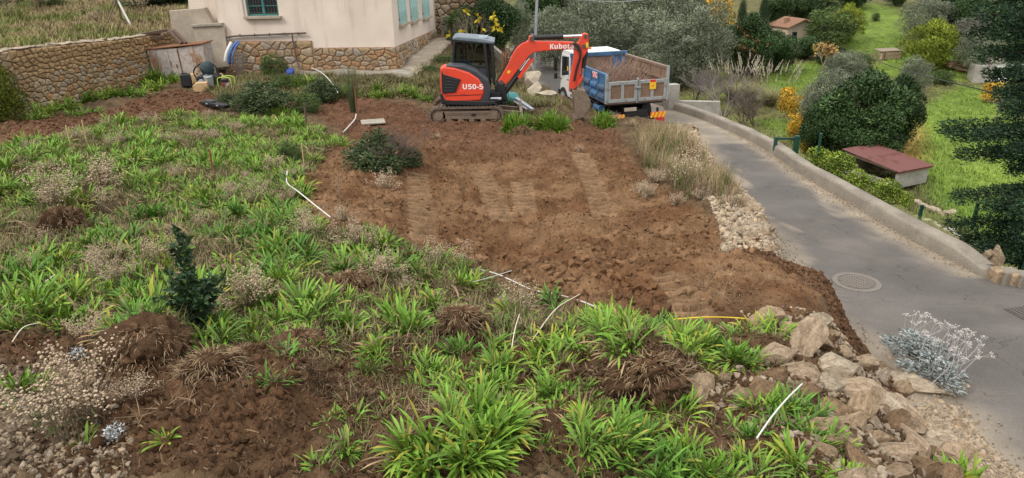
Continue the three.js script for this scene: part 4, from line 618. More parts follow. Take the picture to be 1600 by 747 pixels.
// ---------------------------------------------------------------- walls and kerbs along the lane
{
  const pts = [[1543, 434], [1530, 431], [1505, 418], [1480, 405], [1440, 384], [1400, 362], [1365, 341], [1330, 320], [1290, 296], [1250, 272], [1215, 247], [1180, 225], [1150, 210], [1120, 197], [1080, 181], [1040, 168], [1015, 158]].map((p) => onRoad(...p));
  for (const d of [38, 44, 52, 60]) pts.push([edgeR(-d) + 0.02, -d]);
  const curve = new THREE.CatmullRomCurve3(pts.map(([x, z]) => V(x, 0, z))), N = 420, prof = [[-0.03, -0.3], [0.0, 0.12], [0.035, 0.36], [0.03, 0.4], [0.06, 0.5], [0.14, 0.545], [0.28, 0.54], [0.36, 0.49], [0.37, 0.38], [0.36, -1.6]], P = [], I = [];
  for (let i = 0; i <= N; i++) { const t = i / N, p = curve.getPointAt(t), tg = curve.getTangentAt(t), nx = -tg.z, nz = tg.x, L = t * curve.getLength(), end = sstep(-0.1, 1.1, L) * 0.6 + 0.4; for (const [u, v] of prof) { const k = (fbm(L * 0.7 + u * 2, v * 2, 3) - 0.5) * 0.05 + (fbm(L * 4 + u * 9, v * 9, 2) - 0.5) * 0.008, vv = v > 0 ? v * end * 0.6 : v; P.push(p.x + nx * (u + k), roadY(p.z) + vv + k * 0.7, p.z + nz * (u + k)); } }
  const m = prof.length; for (let i = 0; i < N; i++) for (let j = 0; j < m - 1; j++) { const a = i * m + j; I.push(a, a + m, a + 1, a + 1, a + m, a + m + 1); }
  for (const e of [0, N]) for (let j = 1; j < m - 1; j++) I.push(e * m, e * m + j, e * m + j + 1);
  const g = new THREE.BufferGeometry(); g.setAttribute('position', new THREE.Float32BufferAttribute(P, 3)); g.setIndex(I); g.computeVertexNormals();
  const w = thing('lane_parapet', 'long low weathered concrete parapet curving along the outer side of the lane', 'parapet'); const fg = g.toNonIndexed(); fg.computeVertexNormals();
  mb().add(g).build('parapet', M.parapet, w);
  const r = rng(8); let s = 0; for (const [px, py, sx, sy] of [[1546, 432, 0.2, 0.26], [1532, 430, 0.12, 0.14]]) { const p = gp(px, py), o = put(w, 'broken_end', rockVars[s++], rockMats[0]); o.position.set(p.x + 0.05, roadY(p.z) + 0.12, p.z); o.scale.set(sx, sy, sx * 0.9); o.rotation.y = s; }
  const kerb = thing('kerb_stones', 'low run of mossy kerb stones just beyond the end of the concrete parapet', 'kerb'); for (let i = 0; i < 7; i++) { const [x, z] = onRoad(1556 + i * 14, 441 + i * 2.2), o = mb().box(0.26 + 0.1 * r(), 0.3 + 0.08 * r(), 0.24, 0, 0.03, 0, 0.05 * r(), r() * 0.2, 0.06 * r(), 0.05).build('stone', i % 2 ? M.parapet : rockMats[1], kerb); o.position.set(x + 0.06, roadY(z) + 0.06, z - 0.05); }
}
function manhole(px, py, rad) {
  const [x, z] = onRoad(px, py), t = thing('manhole_cover', 'round iron manhole cover with a grid pattern in the asphalt lane', 'manhole cover', [x, roadY(z) + 0.016, z], 0.35);
  const s = new THREE.Shape(); s.absarc(0, 0, rad, 0, 6.283); const h = new THREE.Path(); h.absarc(0, 0, rad * 0.78, 0, 6.283); s.holes.push(h);
  mb().add(new THREE.ExtrudeGeometry(s, { depth: 0.02, bevelEnabled: false, curveSegments: 30 }), new THREE.Matrix4().makeRotationX(-Math.PI / 2)).build('ring', mat(0.2, 0.175, 0.15, 0.9, { tex: T.grain, s: 3, bump: 0.004 }), t);
  const c = mb().cyl(rad * 0.77, rad * 0.77, 0.02, 0, 0.004, 0, 0, 0, 0, 36)  .build('cover', mat(0.17, 0.145, 0.125, 0.9, { tex: T.grain, s: 3 }), t);
  for (let i = -5; i <= 5; i++) { const w = 2 * Math.sqrt(0.7 * 0.7 - (i / 7.5) ** 2) * rad; mb().box(w, 0.018, 0.022, 0, 0.018, i / 7.5 * rad, 0, 0, 0, 0).build('rib', mat(0.18, 0.155, 0.135, 0.85, { tex: T.grain, s: 3 }), c); mb().box(0.022, 0.02, w, i / 7.5 * rad, 0.018, 0, 0, 0, 0, 0).build('rib', mat(0.22, 0.19, 0.16, 0.85, { tex: T.grain, s: 3 }), c); }
}
manhole(1338, 443, 0.42);
{ const [x, z] = onRoad(1603, 491), t = thing('drain_grate', 'dark iron drain grate in the lane at the picture edge', 'drain', [x, roadY(z) + 0.03, z], 0.2); mb().box(0.5, 0.02, 0.4, 0, 0, 0).build('frame', M.iron, t); for (let i = 0; i < 6; i++) mb().box(0.04, 0.016, 0.34, -0.2 + i * 0.08, 0.014, 0, 0, 0, 0, 0).build('bar', M.iron, t); }
const R = rng(4242);
for (const m of rockMats) m.bumpScale = 0.03;
// dry stone edge between the garden and the lane: single stones
{
  const t = thing('dry_stone_edge', 'low pale dry stone edging between the bare soil and the lane', 'stone edging'); let n = 0;
  for (const [d0, d1, off, sz] of [[dA - 0.2, 24.5, 0.2, 0.115], [24.5, 45, 0.15, 0.2]]) for (let d = d0; d < d1; d += (0.16 + 0.14 * R()) * (sz / 0.15)) for (let k = 0; k < (d < dA + 2.6 ? 5 : d < 24 ? 2 : 1); k++) {
    if (n >= 290) break; const x = edgeL(-d) - off - k * 0.27 * (sz / 0.15) + (R() - 0.5) * 0.22, z = -d + (R() - 0.5) * 0.1, o = put(t, 'stone', rockVars[Math.floor(R() * 9)], rockMats[[2, 2, 0, 3, 1][Math.floor(R() * 5)]]); o.position.set(x, Math.max(garden(x, z, false), roadY(z)) + 0.02 + (k === 0 ? -0.1 : 0.03), z); o.scale.set(sz * (0.7 + 0.7 * R()), sz * (0.5 + 0.5 * R()), sz * (0.7 + 0.6 * R())); o.rotation.set(R() * 0.4, R() * 6, R() * 0.4); n++;
  }
}
const rockSpots = [], rockPlace = (x, y) => { let q = 1e9, n = ''; for (const [a, b, c] of [[1215, 560, 'by the strap-leaved clumps at its upper left'], [1300, 510, 'at its head next to the bare soil'], [1400, 590, 'on the side facing the silver shrub'], [1275, 650, 'beside the white string'], [1360, 640, 'below the big grey-brown block'], [1440, 640, 'along its gravel edge'], [1400, 700, 'left of the big cracked rock'], [1480, 730, 'at its foot by the lane'], [1310, 720, 'beside the clump at the bottom edge'], [1150, 600, 'around the lone grey block']]) { const d = (a - x) ** 2 + (b - y) ** 2; if (d < q) { q = d; n = c; } } return n; };
// the tumbled rocks at the corner of the garden
{
  const named = { 0: 'largest pale angular rock at the heart of the tumbled rock pile', 1: 'long tilted slab of rock at the top of the rock pile', 2: 'flat-topped brown rock at the head of the rock pile beside the yellow tape', 3: 'big grey-brown block in the middle of the rock pile below the pale angular rock', 4: 'long flat kerb-like stone beside the silver shrub', 5: 'big cracked rock at the lower right of the rock pile', 6: 'soil-covered boulder at the corner of the bare ground above the yellow tape', 7: 'lone grey block standing among the strap-leaved clumps left of the rock pile' };
  const L = [[1300, 572, 62, 38], [1252, 542, 56, 26], [1248, 520, 56, 26], [1330, 610, 60, 40], [1440, 598, 66, 26], [1455, 680, 62, 46], [1205, 496, 46, 30], [1088, 602, 44, 34], [1272, 522, 40, 22], [1210, 552, 44, 32], [1240, 578, 36, 26], [1212, 585, 38, 30], [1190, 600, 36, 34], [1285, 598, 36, 26], [1300, 632, 44, 28], [1345, 640, 50, 40], [1325, 660, 40, 28], [1290, 665, 52, 38], [1310, 690, 56, 36], [1370, 622, 40, 26], [1372, 588, 34, 22], [1398, 630, 52, 34], [1395, 665, 40, 28], [1422, 650, 36, 24], [1420, 690, 52, 30], [1390, 700, 46, 28], [1365, 680, 34, 22], [1480, 700, 46, 40], [1470, 735, 50, 34], [1430, 728, 44, 30], [1395, 738, 40, 26], [1340, 715, 44, 26], [1275, 640, 34, 22], [1260, 612, 30, 20], [1510, 715, 34, 26], [1500, 740, 38, 24], [1315, 548, 30, 18], [1345, 565, 26, 16], [1225, 610, 28, 22], [1160, 610, 28, 22], [1275, 500, 30, 16], [1300, 520, 34, 18], [1408, 608, 26, 18], [1440, 625, 24, 16], [1462, 642, 22, 16], [1130, 590, 22, 16], [1350, 742, 46, 28], [1380, 575, 20, 14], [1268, 690, 26, 18], [1355, 660, 26, 20], [1246, 655, 26, 18], [1290, 705, 30, 22], [1330, 735, 30, 20], [1375, 640, 26, 18], [1440, 705, 30, 22], [1490, 665, 28, 20], [1468, 660, 24, 18]];
  L.forEach(([px, py, w, h], i) => {
    const p = gp(px, py + h * 0.35), s = p.distanceTo(eye) / F, o = one('rock', rockVars[(i * 4 + 1) % 9], rockMats[i < 8 ? [2, 0, 3, 0, 2, 2, 3, 1][i] : Math.floor(hash(i, 3) * 5)], named[i] ?? 'brown angular rock of the tumbled pile, ' + rockPlace(px, py), 'rock', named[i] ? null : 'rocks ' + rockPlace(px, py));
    o.scale.set(w * s * 0.78, h * s * 0.78, w * s * (0.42 + 0.2 * R())); o.position.set(p.x, p.y + h * s * 0.16, p.z); rockSpots.push([p.x, p.z]); o.rotation.set((R() - 0.5) * 0.5, i === 4 ? -0.7 : R() * 6.28, (R() - 0.5) * 0.5); if (i === 1) o.rotation.set(0.3, 0.9, 0.5);
  });
}
// ---------------------------------------------------------------- things by the cabinet and the house
const G = (px, py, z, lift = 0) => { const p = atZ(px, py, z); p.y = garden(p.x, z, false) + lift; return p.toArray(); };
function jerry(px, z, w, h, d, m, turn, lying, label) { const t = thing('jerrycan', label, 'jerrycan', G(px, 110, z), turn); mb().ext([[-w / 2, 0.02], [w / 2, 0.02], [w / 2, h * 0.8], [w * 0.25, h], [-w / 2, h]], d, 0, 0.03).build('body', m, t); mb().box(w * 0.5, 0.035, 0.04, -w * 0.08, h + 0.035, 0).box(0.03, 0.06, 0.04, -w * 0.3, h + 0.01, 0).box(0.03, 0.06, 0.04, w * 0.14, h + 0.01, 0).build('handle', m, t); mb().cyl(0.035, 0.035, 0.06, w * 0.37, h * 0.92, 0, 0, 0, -0.6).build('cap', M.black, t); if (lying) { t.rotation.set(0, turn, Math.PI / 2); t.position.y += w / 2; t.position.x += h / 2; } return t; }
jerry(288, -26.6, 0.36, 0.46, 0.26, M.black, 0.3, false, 'black plastic jerrycan standing upright in front of the rusty cabinet');
jerry(303, -27.2, 0.26, 0.42, 0.2, M.cream, -0.2, false, 'cream jerrycan standing behind the cream jerrycan that lies on its side');
jerry(311, -26.2, 0.34, 0.5, 0.24, M.cream, 0.25, true, 'cream jerrycan lying on its side in front of the cabinet');
jerry(344, -27.4, 0.3, 0.4, 0.2, M.cream, 0.1, false, 'cream jerrycan standing behind the lime green frame');
{ const t = thing('water_pump', 'black motor pump with a dark bag on top beside the cabinet', 'pump', G(326, 121, -26.6), 0.1);
  mb().ext([[-0.42, 0.4], [-0.3, 0.02], [0.34, 0.02], [0.42, 0.42], [0.2, 0.5], [-0.3, 0.46]], 0.5, 0, 0.04).build('housing', M.black, t); mb().cyl(0.16, 0.19, 0.34, 0.06, 0.3, 0.2, 0.3, 0, 0, 18).build('motor', M.galv, t); mb().cyl(0.1, 0.1, 0.2, -0.2, 0.25, 0.26, Math.PI / 2).build('outlet', M.greyPaint, t); mb().box(0.7, 0.05, 0.4, 0, 0.02, 0).build('base', M.iron, t);
  one('bag', (() => { const g = new THREE.SphereGeometry(0.26, 20, 14), p = g.attributes.position; for (let i = 0; i < p.count; i++) { const k = 1 + 0.25 * (fbm(p.getX(i) * 9 + 5, p.getY(i) * 9 + p.getZ(i) * 5, 3) - 0.5); p.setXYZ(i, p.getX(i) * k, p.getY(i) * k * 1.05, p.getZ(i) * k * 0.8); } g.computeVertexNormals(); return mb().at(g, ...G(326, 121, -26.6, 0.68)).geo(); })(), mat(0.02, 0.045, 0.05, 0.7, { tex: T.grain, s: 2 }), 'dark green-black bundle resting on top of the black pump', 'bag');
  const h = G(326, 121, -26.7); one('suction_hose', mb().tube([[h[0] - 0.45, h[1] + 0.3, h[2]], [h[0] - 0.52, h[1] + 0.55, h[2]], [h[0] - 0.3, h[1] + 0.8, h[2]], [h[0] + 0.05, h[1] + 0.88, h[2] - 0.05], [h[0] + 0.3, h[1] + 0.75, h[2]], [h[0] + 0.42, h[1] + 0.4, h[2]]], 0.028, 8).geo(), M.black, 'black hose looping over the pump', 'hose'); }
{ const t = thing('generator', 'small generator with a lime green tube frame beside the pump', 'generator', G(353, 124, -26.4), -0.1); const f = mb(); for (const z of [-0.16, 0.16]) f.tube([[-0.25, 0, z], [-0.25, 0.2, z], [-0.23, 0.42, z], [-0.1, 0.46, z], [0.1, 0.46, z], [0.23, 0.42, z], [0.25, 0.2, z], [0.25, 0, z]], 0.018, 6); for (const x of [-0.25, 0.25]) f.bar([x, 0.05, -0.16], [x, 0.05, 0.16], 0.016); f.build('frame', M.lime, t); mb().box(0.3, 0.2, 0.24, 0, 0.16, 0, 0, 0, 0, 0.03).build('engine', mat(0.2, 0.03, 0.04, 0.5, { tex: T.grain, s: 3 }), t); mb().box(0.2, 0.12, 0.2, -0.05, 0.32, 0, 0, 0, 0, 0.03).build('tank', M.black, t); mb().cyl(0.06, 0.06, 0.1, 0.12, 0.2, 0.14, Math.PI / 2).build('starter', M.galv, t); }
{ const a = G(314, 136, -24.2, 0.08), b = G(351, 146, -23.4, 0.1), t = thing('tool_case', 'long black plastic case lying on the soil in front of the pump', 'case', a); const B = V(...b).sub(V(...a)); t.rotation.y = Math.atan2(-B.z, B.x); const l = B.length(); mb().box(l, 0.13, 0.26, l / 2, 0.03, 0, 0, 0, 0, 0.03).build('case', M.black, t); mb().box(l * 0.34, 0.16, 0.2, l * 0.3, 0.08, 0, 0, 0, 0.03, 0.04).build('lid', M.charcoal, t); for (const x of [0.3, 0.75]) mb().box(0.1, 0.04, 0.03, l * x, 0.05, 0.14).build('latch', M.greyPaint, t); }
one('tarp_bundle', (() => { const g = new THREE.SphereGeometry(0.17, 18, 12), p = g.attributes.position; for (let i = 0; i < p.count; i++) { const k = 1 + 0.6 * (fbm(p.getX(i) * 12, p.getY(i) * 12 + p.getZ(i) * 9, 3) - 0.5); p.setXYZ(i, p.getX(i) * k * 1.1, p.getY(i) * k, p.getZ(i) * k); } g.computeVertexNormals(); return mb().at(g, ...G(451, 100, -28.6, 0.14)).geo(); })(), M.blueCloth, 'crumpled bright blue plastic bundle at the foot of the house plinth', 'bundle');
const slab = (name, px, py, z, w, h, d, turn, m, label, cat, lift = 0) => { const p = G(px, py, z, lift + h / 2), t = one(name, mb().box(w, h, d, 0, 0, 0, 0, 0, 0, 0.015).geo(), m, label, cat); t.position.set(...p); t.rotation.y = turn; return t; };
slab('stone_slab', 383, 118, -27.0, 0.62, 0.07, 0.5, 0.2, M.whitePlain, 'small pale slab lying behind the bigger grey slab near the house', 'slab', 0.05);
slab('stone_slab', 400, 125, -25.8, 0.85, 0.07, 0.9, -0.3, M.concrete, 'bigger grey slab lying in the weeds left of the green shrubs near the house', 'slab', 0.04);
slab('stone_slab', 582, 181, -22.2, 0.75, 0.05, 0.6, 0.25, M.concrete, 'flat grey slab lying on the bare soil left of the excavator', 'slab', 0.04);
for (const [px, py, z, w, tn, l, n] of [[505, 105, -28.5, 1.2, 0.02, 'grey board lying against the middle of the house plinth', 1], [597, 109, -28.3, 0.95, -0.03, 'short stack of grey boards by the corner of the house', 3], [559, 122, -27.2, 0.9, 0.05, 'pale board lying in the weeds in front of the house corner', 1], [616, 125, -26.7, 1.0, 0.06, 'pale board lying at the end of the concrete path', 1], [430, 117, -27.6, 1.3, 0.04, 'weathered board lying below the blue bundle', 1]]) { const t = thing('timber_boards', l, 'boards', G(px, py, z), tn); for (let i = 0; i < n; i++) mb().box(w * (1 - i * 0.06), 0.05, 0.2, 0, 0.06 + i * 0.055, i * 0.01, 0, i * 0.02).build('board', M.wood, t); }
{ // concrete strips round the house
  const q = (pts, off) => { const g = new THREE.BufferGeometry(), P = [], U = [], I = [], C = [], n = 14; for (let i = 0; i <= n; i++) for (let k = 0; k <= 6; k++) { const a = pts[0], b = pts[1], c = pts[2], d = pts[3], t = i / n, s = clamp((k - 1) / 4), x = lerp(lerp(a[0], b[0], t), lerp(d[0], c[0], t), s), z = lerp(lerp(a[1], b[1], t), lerp(d[1], c[1], t), s); P.push(x, garden(x, z, false) + (k === 0 || k === 6 ? -0.4 : off), z); U.push(x, z); if (i && k) { const e = i * 7 + k; I.push(e - 8, e - 1, e - 7, e - 7, e - 1, e); } } g.setAttribute('position', new THREE.Float32BufferAttribute(P, 3)); g.setAttribute('uv', new THREE.Float32BufferAttribute(U, 2)); g.setIndex(I); g.computeVertexNormals(); return g; };
  const W = (x, z) => { const v = V(x, 0, z).applyMatrix4(house.matrixWorld); return [v.x, v.z]; };
  one('path', q([W(0.03, 0.4), W(0.03, -9), W(1.1, -9), W(1.15, 0.4)], 0.13), mat(0.52, 0.44, 0.35, 0.92, { tex: T.concrete, s: 0.6, bump: 0.01 }), 'pale concrete path along the side of the house', null, null, 'structure');
  one('path', q([W(-4.2, 0.06), W(1.0, 0.06), W(1.0, 0.75), W(-4.2, 0.7)], 0.126), M.concrete, 'concrete strip along the foot of the house plinth', null, null, 'structure');
}
{ const p = atZ(796, 139, -25.4), y = garden(p.x, p.z, false); one('tarp', (() => { const g = new THREE.SphereGeometry(0.32, 22, 14), a = g.attributes.position; for (let i = 0; i < a.count; i++) { const k = 1 + 0.7 * (fbm(a.getX(i) * 7, a.getY(i) * 7 + a.getZ(i) * 6, 3) - 0.5); a.setXYZ(i, a.getX(i) * k, Math.max(-0.05, a.getY(i) * k * 0.75), a.getZ(i) * k); } g.computeVertexNormals(); return mb().at(g, p.x, y + 0.22, p.z).geo(); })(), M.teal, 'crumpled teal tarpaulin behind the excavator boom', 'tarpaulin');
  const a = G(806, 140, -25.2, 0.3), b = G(832, 158, -23.8, 0.12), t = thing('metal_profile', 'grey metal channel lying on the soil beside the teal tarpaulin', 'metal bar'); mb().beam(a, b, 0.14, 0.07).build('bar', M.galv, t); mb().beam([a[0] - 0.15, a[1] - 0.08, a[2] - 0.1], [b[0] - 0.2, b[1], b[2] - 0.1], 0.1, 0.05).build('bar', M.greyPaint, t); }
for (const [px, i] of [[785.5, 0], [788.5, 1], [791.5, 2], [794, 3]]) { const z = -30 - i * 0.1, p = G(px, 108, z), top = atZ(px, 81 + i * 0.6, z).y; one('fence_stake', mb().bar([p[0], p[1] - 0.1, p[2]], [p[0], top, p[2]], 0.035, 7).geo(), M.rust, 'rusty stake in the close row standing behind the excavator boom', 'stake', 'rusty stakes behind the boom'); }
{ // pale lumpy end wall and low rail beside the lane
  const t = thing('lane_end_wall', 'pale lumpy concrete end wall beside the lane behind the boom', 'wall'); let i = 0; for (const [px, py, w, h] of [[815, 100, 26, 18], [826, 108, 24, 24], [832, 122, 22, 26], [838, 138, 24, 22], [850, 148, 26, 14], [806, 92, 22, 14]]) { const z = -29.5 + (py - 100) * 0.055, p = atZ(px, py, z), s = -z / F, o = put(t, 'lump', rockVars[i++ % 9], mat(0.55, 0.48, 0.38, 0.92, { tex: T.concrete, s: 1.5, bump: 0.01 })); o.position.copy(p); o.scale.set(w * s * 0.62, h * s * 0.75, 0.4); o.rotation.y = i; }
  const a = atZ(766, 70, -36), b = atZ(806, 104, -30); mb().beam([a.x, a.y - 0.12, a.z], [b.x, b.y - 0.12, b.z], 0.16, 0.4).build('low_wall', M.concrete, t); }
{ const z = -33.5, b = atZ(833, 116, z), t0 = atZ(839.5, -10, z), t = thing('utility_pole', 'tall slim grey metal pole beside the lane behind the excavator boom', 'pole', [b.x, garden(b.x, z, false), z]); const dx = t0.x - b.x, dy = t0.y - t.position.y; mb().bar([0, -0.1, 0], [dx * 1.6, dy * 1.6, 0], 0.075, 12, 0.06).build('shaft', M.galv, t); mb().bar([-0.12, 0, 0.1], [-0.12 + dx * 0.5, dy * 0.56, 0.1], 0.05, 8).build('cable_duct', M.greyPaint, t); mb().box(0.22, 0.06, 0.22, 0, 0.02, 0).build('base_plate', M.greyPaint, t); }
{ const c = gp(192, 41), top = atZ(182, -3, c.z + 0.2), t = thing('survey_tripod', 'pale surveying tripod standing in the dry grass of the terrace', 'tripod', c.toArray()); const T0 = top.sub(c); for (const [px, py, z, m] of [[169, 33, 0.1, M.wood], [204, 39, 0.35, M.whitePlain], [190, 30, -0.5, M.wood]]) { const f = atZ(px, py, c.z + z).sub(c); const l = mb(); l.beam([T0.x, T0.y, T0.z], [f.x, f.y, f.z], 0.07, 0.05); l.bar([f.x, f.y, f.z], [f.x + (f.x - T0.x) * 0.06, f.y + (f.y - T0.y) * 0.06, f.z], 0.02).build('leg', m, t); } mb().cyl(0.12, 0.14, 0.08, T0.x, T0.y, T0.z).build('head', M.iron, t); }
// fence posts, gate and shed below the lane
function post(px, py0, py1, z, label) { const a = atZ(px, py1, z), b = atZ(px + (px - 870) * 0.0, py0, z), t = thing('fence_post', label, 'post', [a.x, a.y - 0.1, z]); mb().box(0.07, b.y - a.y + 0.1, 0.07, 0, (b.y - a.y + 0.1) / 2, 0, 0, 0, 0, 0.01).build('post', M.fenceGreen, t); mb().box(0.085, 0.03, 0.085, 0, b.y - a.y + 0.1, 0).build('cap', M.fenceGreen, t); }
post(1279, 209, 236, -21.2, 'slim dark green post beside the yellow-green shrubs, right of the green gate');
post(1437, 321, 340, -17.2, 'short dark green post just beyond the parapet near the shed');
post(1520, 318, 352, -17.0, 'dark green post in the meadow left of the conifer');
post(1598, 375, 428, -14.2, 'dark green post at the right picture edge beyond the kerb stones');
{ const z = -22.2, a = atZ(1213, 214, z), b = atZ(1246, 212, z), y = atZ(1246, 240, z).y - 0.3, t = thing('field_gate', 'small dark green metal gate just beyond the parapet', 'gate', [a.x, y, z]); mb().box(0.14, b.y - y, 0.14, b.x - a.x, (b.y - y) / 2, 0).build('post', M.fenceGreen, t); mb().box(0.1, a.y - y, 0.1, 0, (a.y - y) / 2, 0).build('post', M.fenceGreen, t); for (const k of [0.06, 0.5]) mb().box(b.x - a.x, 0.07, 0.05, (b.x - a.x) / 2, a.y - y - k, 0).build('rail', M.fenceGreen, t); }
{ // shed with a rusty red roof
  const z = -26.5, p = atZ(1400, 284, z), q = atZ(1460, 303, z + 0.5), t = thing('shed', 'small concrete-block shed with a rusty red corrugated roof', 'shed', [p.x, p.y - 0.25, z], 0.1);
  const L = (px, py) => loc(t, px, py, 'z', 0), w = L(1461, 290).x, h = L(1400, 269).y, h2 = L(1462, 267).y, len = 2.5, sk = -0.32; // the shed runs back to the left
  const wall = mb(); wall.box(w, h - 0.03, 0.15, w / 2, h / 2 - 0.02, 0).box(0.15, h - 0.1, len - 0.2, w - 0.08, h / 2, -len / 2, 0, sk * 0, 0).box(w, h, 0.15, w / 2, h / 2, -len + 0.1).box(0.15, h * 0.3, len - 0.2, 0.08, h * 0.12, -len / 2); wall.build('wall', M.block, t);
  const bl = t.children[0]; for (let r = 0; r < 5; r++) for (let k = 0; k < 4; k++) { const bw = w / 3.5, x = (k + (r % 2 ? 0 : 0.5) - 0.25) * bw, x0 = clamp(x - bw / 2 + 0.008, 0, w), x1 = clamp(x + bw / 2 - 0.008, 0, w); if (x1 - x0 > 0.06) mb().box(x1 - x0, h / 5 - 0.016, 0.03, (x0 + x1) / 2, (r + 0.5) * h / 5 - 0.02, 0.068, 0, 0, 0, 0.006).build('block', M.block, bl); }
  const rf = new THREE.Group(); const r = mb(); const nC = 26; const pos = [], idx = []; for (let j = 0; j <= 1; j++) for (let i = 0; i <= nC * 2; i++) { const u = i / (nC * 2); pos.push(-0.15 + u * (w + 0.3), h + 0.05 + (i % 2 ? 0.03 : 0) + (j ? 0.28 : 0), j ? -len - 0.1 : 0.18); } for (let i = 0; i < nC * 2; i++) { const a = i, b = i + 1, c = i + nC * 2 + 1, d = c + 1; idx.push(a, b, c, b, d, c); } const g = new THREE.BufferGeometry(); g.setAttribute('position', new THREE.Float32BufferAttribute(pos, 3)); g.setIndex(idx); const gg = g.toNonIndexed(); gg.computeVertexNormals(); r.add(gg); const roof = r.build('roof', M.redSheet, t); mb().box(w + 0.2, 0.06, 0.05, w / 2, h, 0.12).build('fascia', M.rust, roof); mb().box(0.06, 0.08, len, -0.1, h + 0.12, -len / 2, 0.07).build('fascia', M.woodDark, roof);
  t.rotation.y = 0.42; }
for (let i = 0; i < 17; i++) { const u = i / 16, px = 1422 + 178 * u + (R() - 0.5) * 5, py = 336 + 86 * u + (R() - 0.5) * 4, p = gp(px, py), o = one('border_stone', rockVars[i % 9], mat(0.62, 0.6, 0.56, 0.9, { tex: T.stone, s: 2 }), 'whitish stone in the row edging the grass beyond the parapet', 'stone', 'whitish border stones beyond the parapet'); o.position.set(p.x, p.y + 0.04, p.z); o.scale.set(0.16 + 0.1 * R(), 0.1 + 0.04 * R(), 0.14 + 0.05 * R()); o.rotation.y = R() * 6; }
{ const a = gp(1440, 322), t = thing('garden_wall', 'low broken pale garden wall between the shed and the parapet', 'wall'); for (let i = 0; i < 14; i++) { const p = gp(1432 + i * 4.4, 318 + i * 2.1 - (i > 9 ? (i - 9) * 3 : 0)), o = put(t, 'stone', rockVars[i % 9], rockMats[2]); o.position.set(p.x, p.y + 0.06, p.z); o.scale.set(0.18, 0.13, 0.14); o.rotation.y = i; } }
{ const t = thing('stone_terrace_wall', 'tumbled grey stone wall across the meadow below the olive tree', 'wall'); for (let i = 0; i < 34; i++) { const u = i / 33, p = gp(1478 + 62 * u, 106 + 14 * u + (R() - 0.5) * 4), o = put(t, 'stone', rockVars[i % 9], rockMats[i % 5]); o.position.set(p.x, p.y + 0.2 + R() * 0.35, p.z); o.scale.set(0.45 + 0.3 * R(), 0.3, 0.35); o.rotation.y = R() * 6; } }
{ const a = gp(1545, 128), t = thing('field_hut', 'small white-walled hut half hidden behind the conifer', 'hut', [a.x, a.y - 0.2, a.z], -0.2); mb().box(5.2, 1.7, 3, 2.6, 0.85, -1.5).build('wall', M.whitePlain, t); mb().box(1.3, 1.6, 1.2, -0.6, 0.7, -0.4).build('stone_pier', M.block, t); mb().box(5.6, 0.2, 3.4, 2.6, 1.8, -1.5).build('roof', M.concrete, t); mb().box(0.9, 1.1, 0.05, 1.8, 0.7, 0.02).build('door', M.woodDark, t); }
{ const a = gp(1238, 62), t = thing('far_house', 'small far house with a terracotta tiled roof among dark trees', 'house', [a.x, a.y - 0.3, a.z], 0.25); t.scale.setScalar(0.72); const W = 4.6, D = 4, H = 2.2; mb().box(W, H, D, 0, H / 2, 0, 0, 0, 0, 0.02).ext([[-W / 2, H - 0.01], [W / 2, H - 0.01], [0, H + 0.9]], D - 0.02, 0, 0.005).build('wall', mat(0.56, 0.46, 0.36, 0.9, { tex: T.plaster, s: 0.3 }), t); const rf = mb(); for (const k of [-1, 1]) rf.box(W / 2 + 0.5, 0.12, D + 0.6, k * (W / 4 + 0.02), H + 0.5, 0, 0, 0, -k * 0.375); const ro = rf.build('roof', M.terracotta, t); for (const k of [-1, 1]) for (let i = 0; i < 14; i++) mb().bar([k * 0.05, H + 1.0, -D / 2 - 0.2 + i * 0.34], [k * (W / 2 + 0.3), H + 0.0, -D / 2 - 0.2 + i * 0.34], 0.09, 6).build('tile_row', M.terracotta, ro); mb().box(0.5, 0.7, 0.5, -W * 0.3, H + 0.8, 0.3).build('chimney', M.terracotta, ro); for (const x of [-1.2, 1.1]) { const wd = mb().box(0.7, 0.9, 0.05, x, 1.2, D / 2 + 0.01).build('window', M.darkGlass, t); mb().box(0.9, 0.08, 0.12, x, 0.72, D / 2 + 0.03).build('sill', M.concrete, wd); } }
{ const a = gp(1385, 75), t = thing('stone_ruin', 'low stone and timber shelter beyond the dark evergreen tree', 'shelter', [...gp(1390, 92).toArray()], 0.2); t.scale.setScalar(0.6); mb().box(3, 1.1, 0.5, 0, 0.5, 0).build('wall', rockMats[0], t); mb().box(3.4, 0.12, 1.8, 0, 1.2, -0.6, 0.1).build('roof', M.wood, t); for (const x of [-1.4, 1.4]) mb().box(0.14, 1.2, 0.14, x, 0.6, 0.6).build('post', M.woodDark, t); }
{ const a = atZ(1322, 72, -62), b = atZ(1606, 158, -22), c = a.clone().add(b).multiplyScalar(0.5).add(V(0, -0.35, 0)); one('power_cable', mb().tube([a.toArray(), c.toArray(), b.toArray()], 0.022, 5, 30).geo(), M.black, 'dark overhead cable sloping across the valley from the dark tree to the conifer', 'cable'); const d = atZ(900, -1, -40), e = atZ(1030, -3, -44); one('power_cable', mb().tube([atZ(838, -8, -33.5).toArray(), d.toArray(), atZ(960, 3, -42).toArray(), e.toArray(), atZ(1090, -14, -50).toArray()], 0.02, 5, 30).geo(), M.greyPaint, 'thin pale cable running from the grey pole over the olive trees', 'cable'); }
{ const p = atZ(1042, 150, -31), t = thing('field_wall', 'white block end of a field wall behind the bare grey shrubs', 'wall', [p.x, p.y - 1.2, p.z], 0.3); mb().box(0.5, 1.9, 0.4, 0.25, 0.75, 0).build('pier', M.block, t); mb().box(2.2, 1.1, 0.25, 1.2, 0.4, 0.3, 0, -0.5).build('low_wall', M.block, t); }
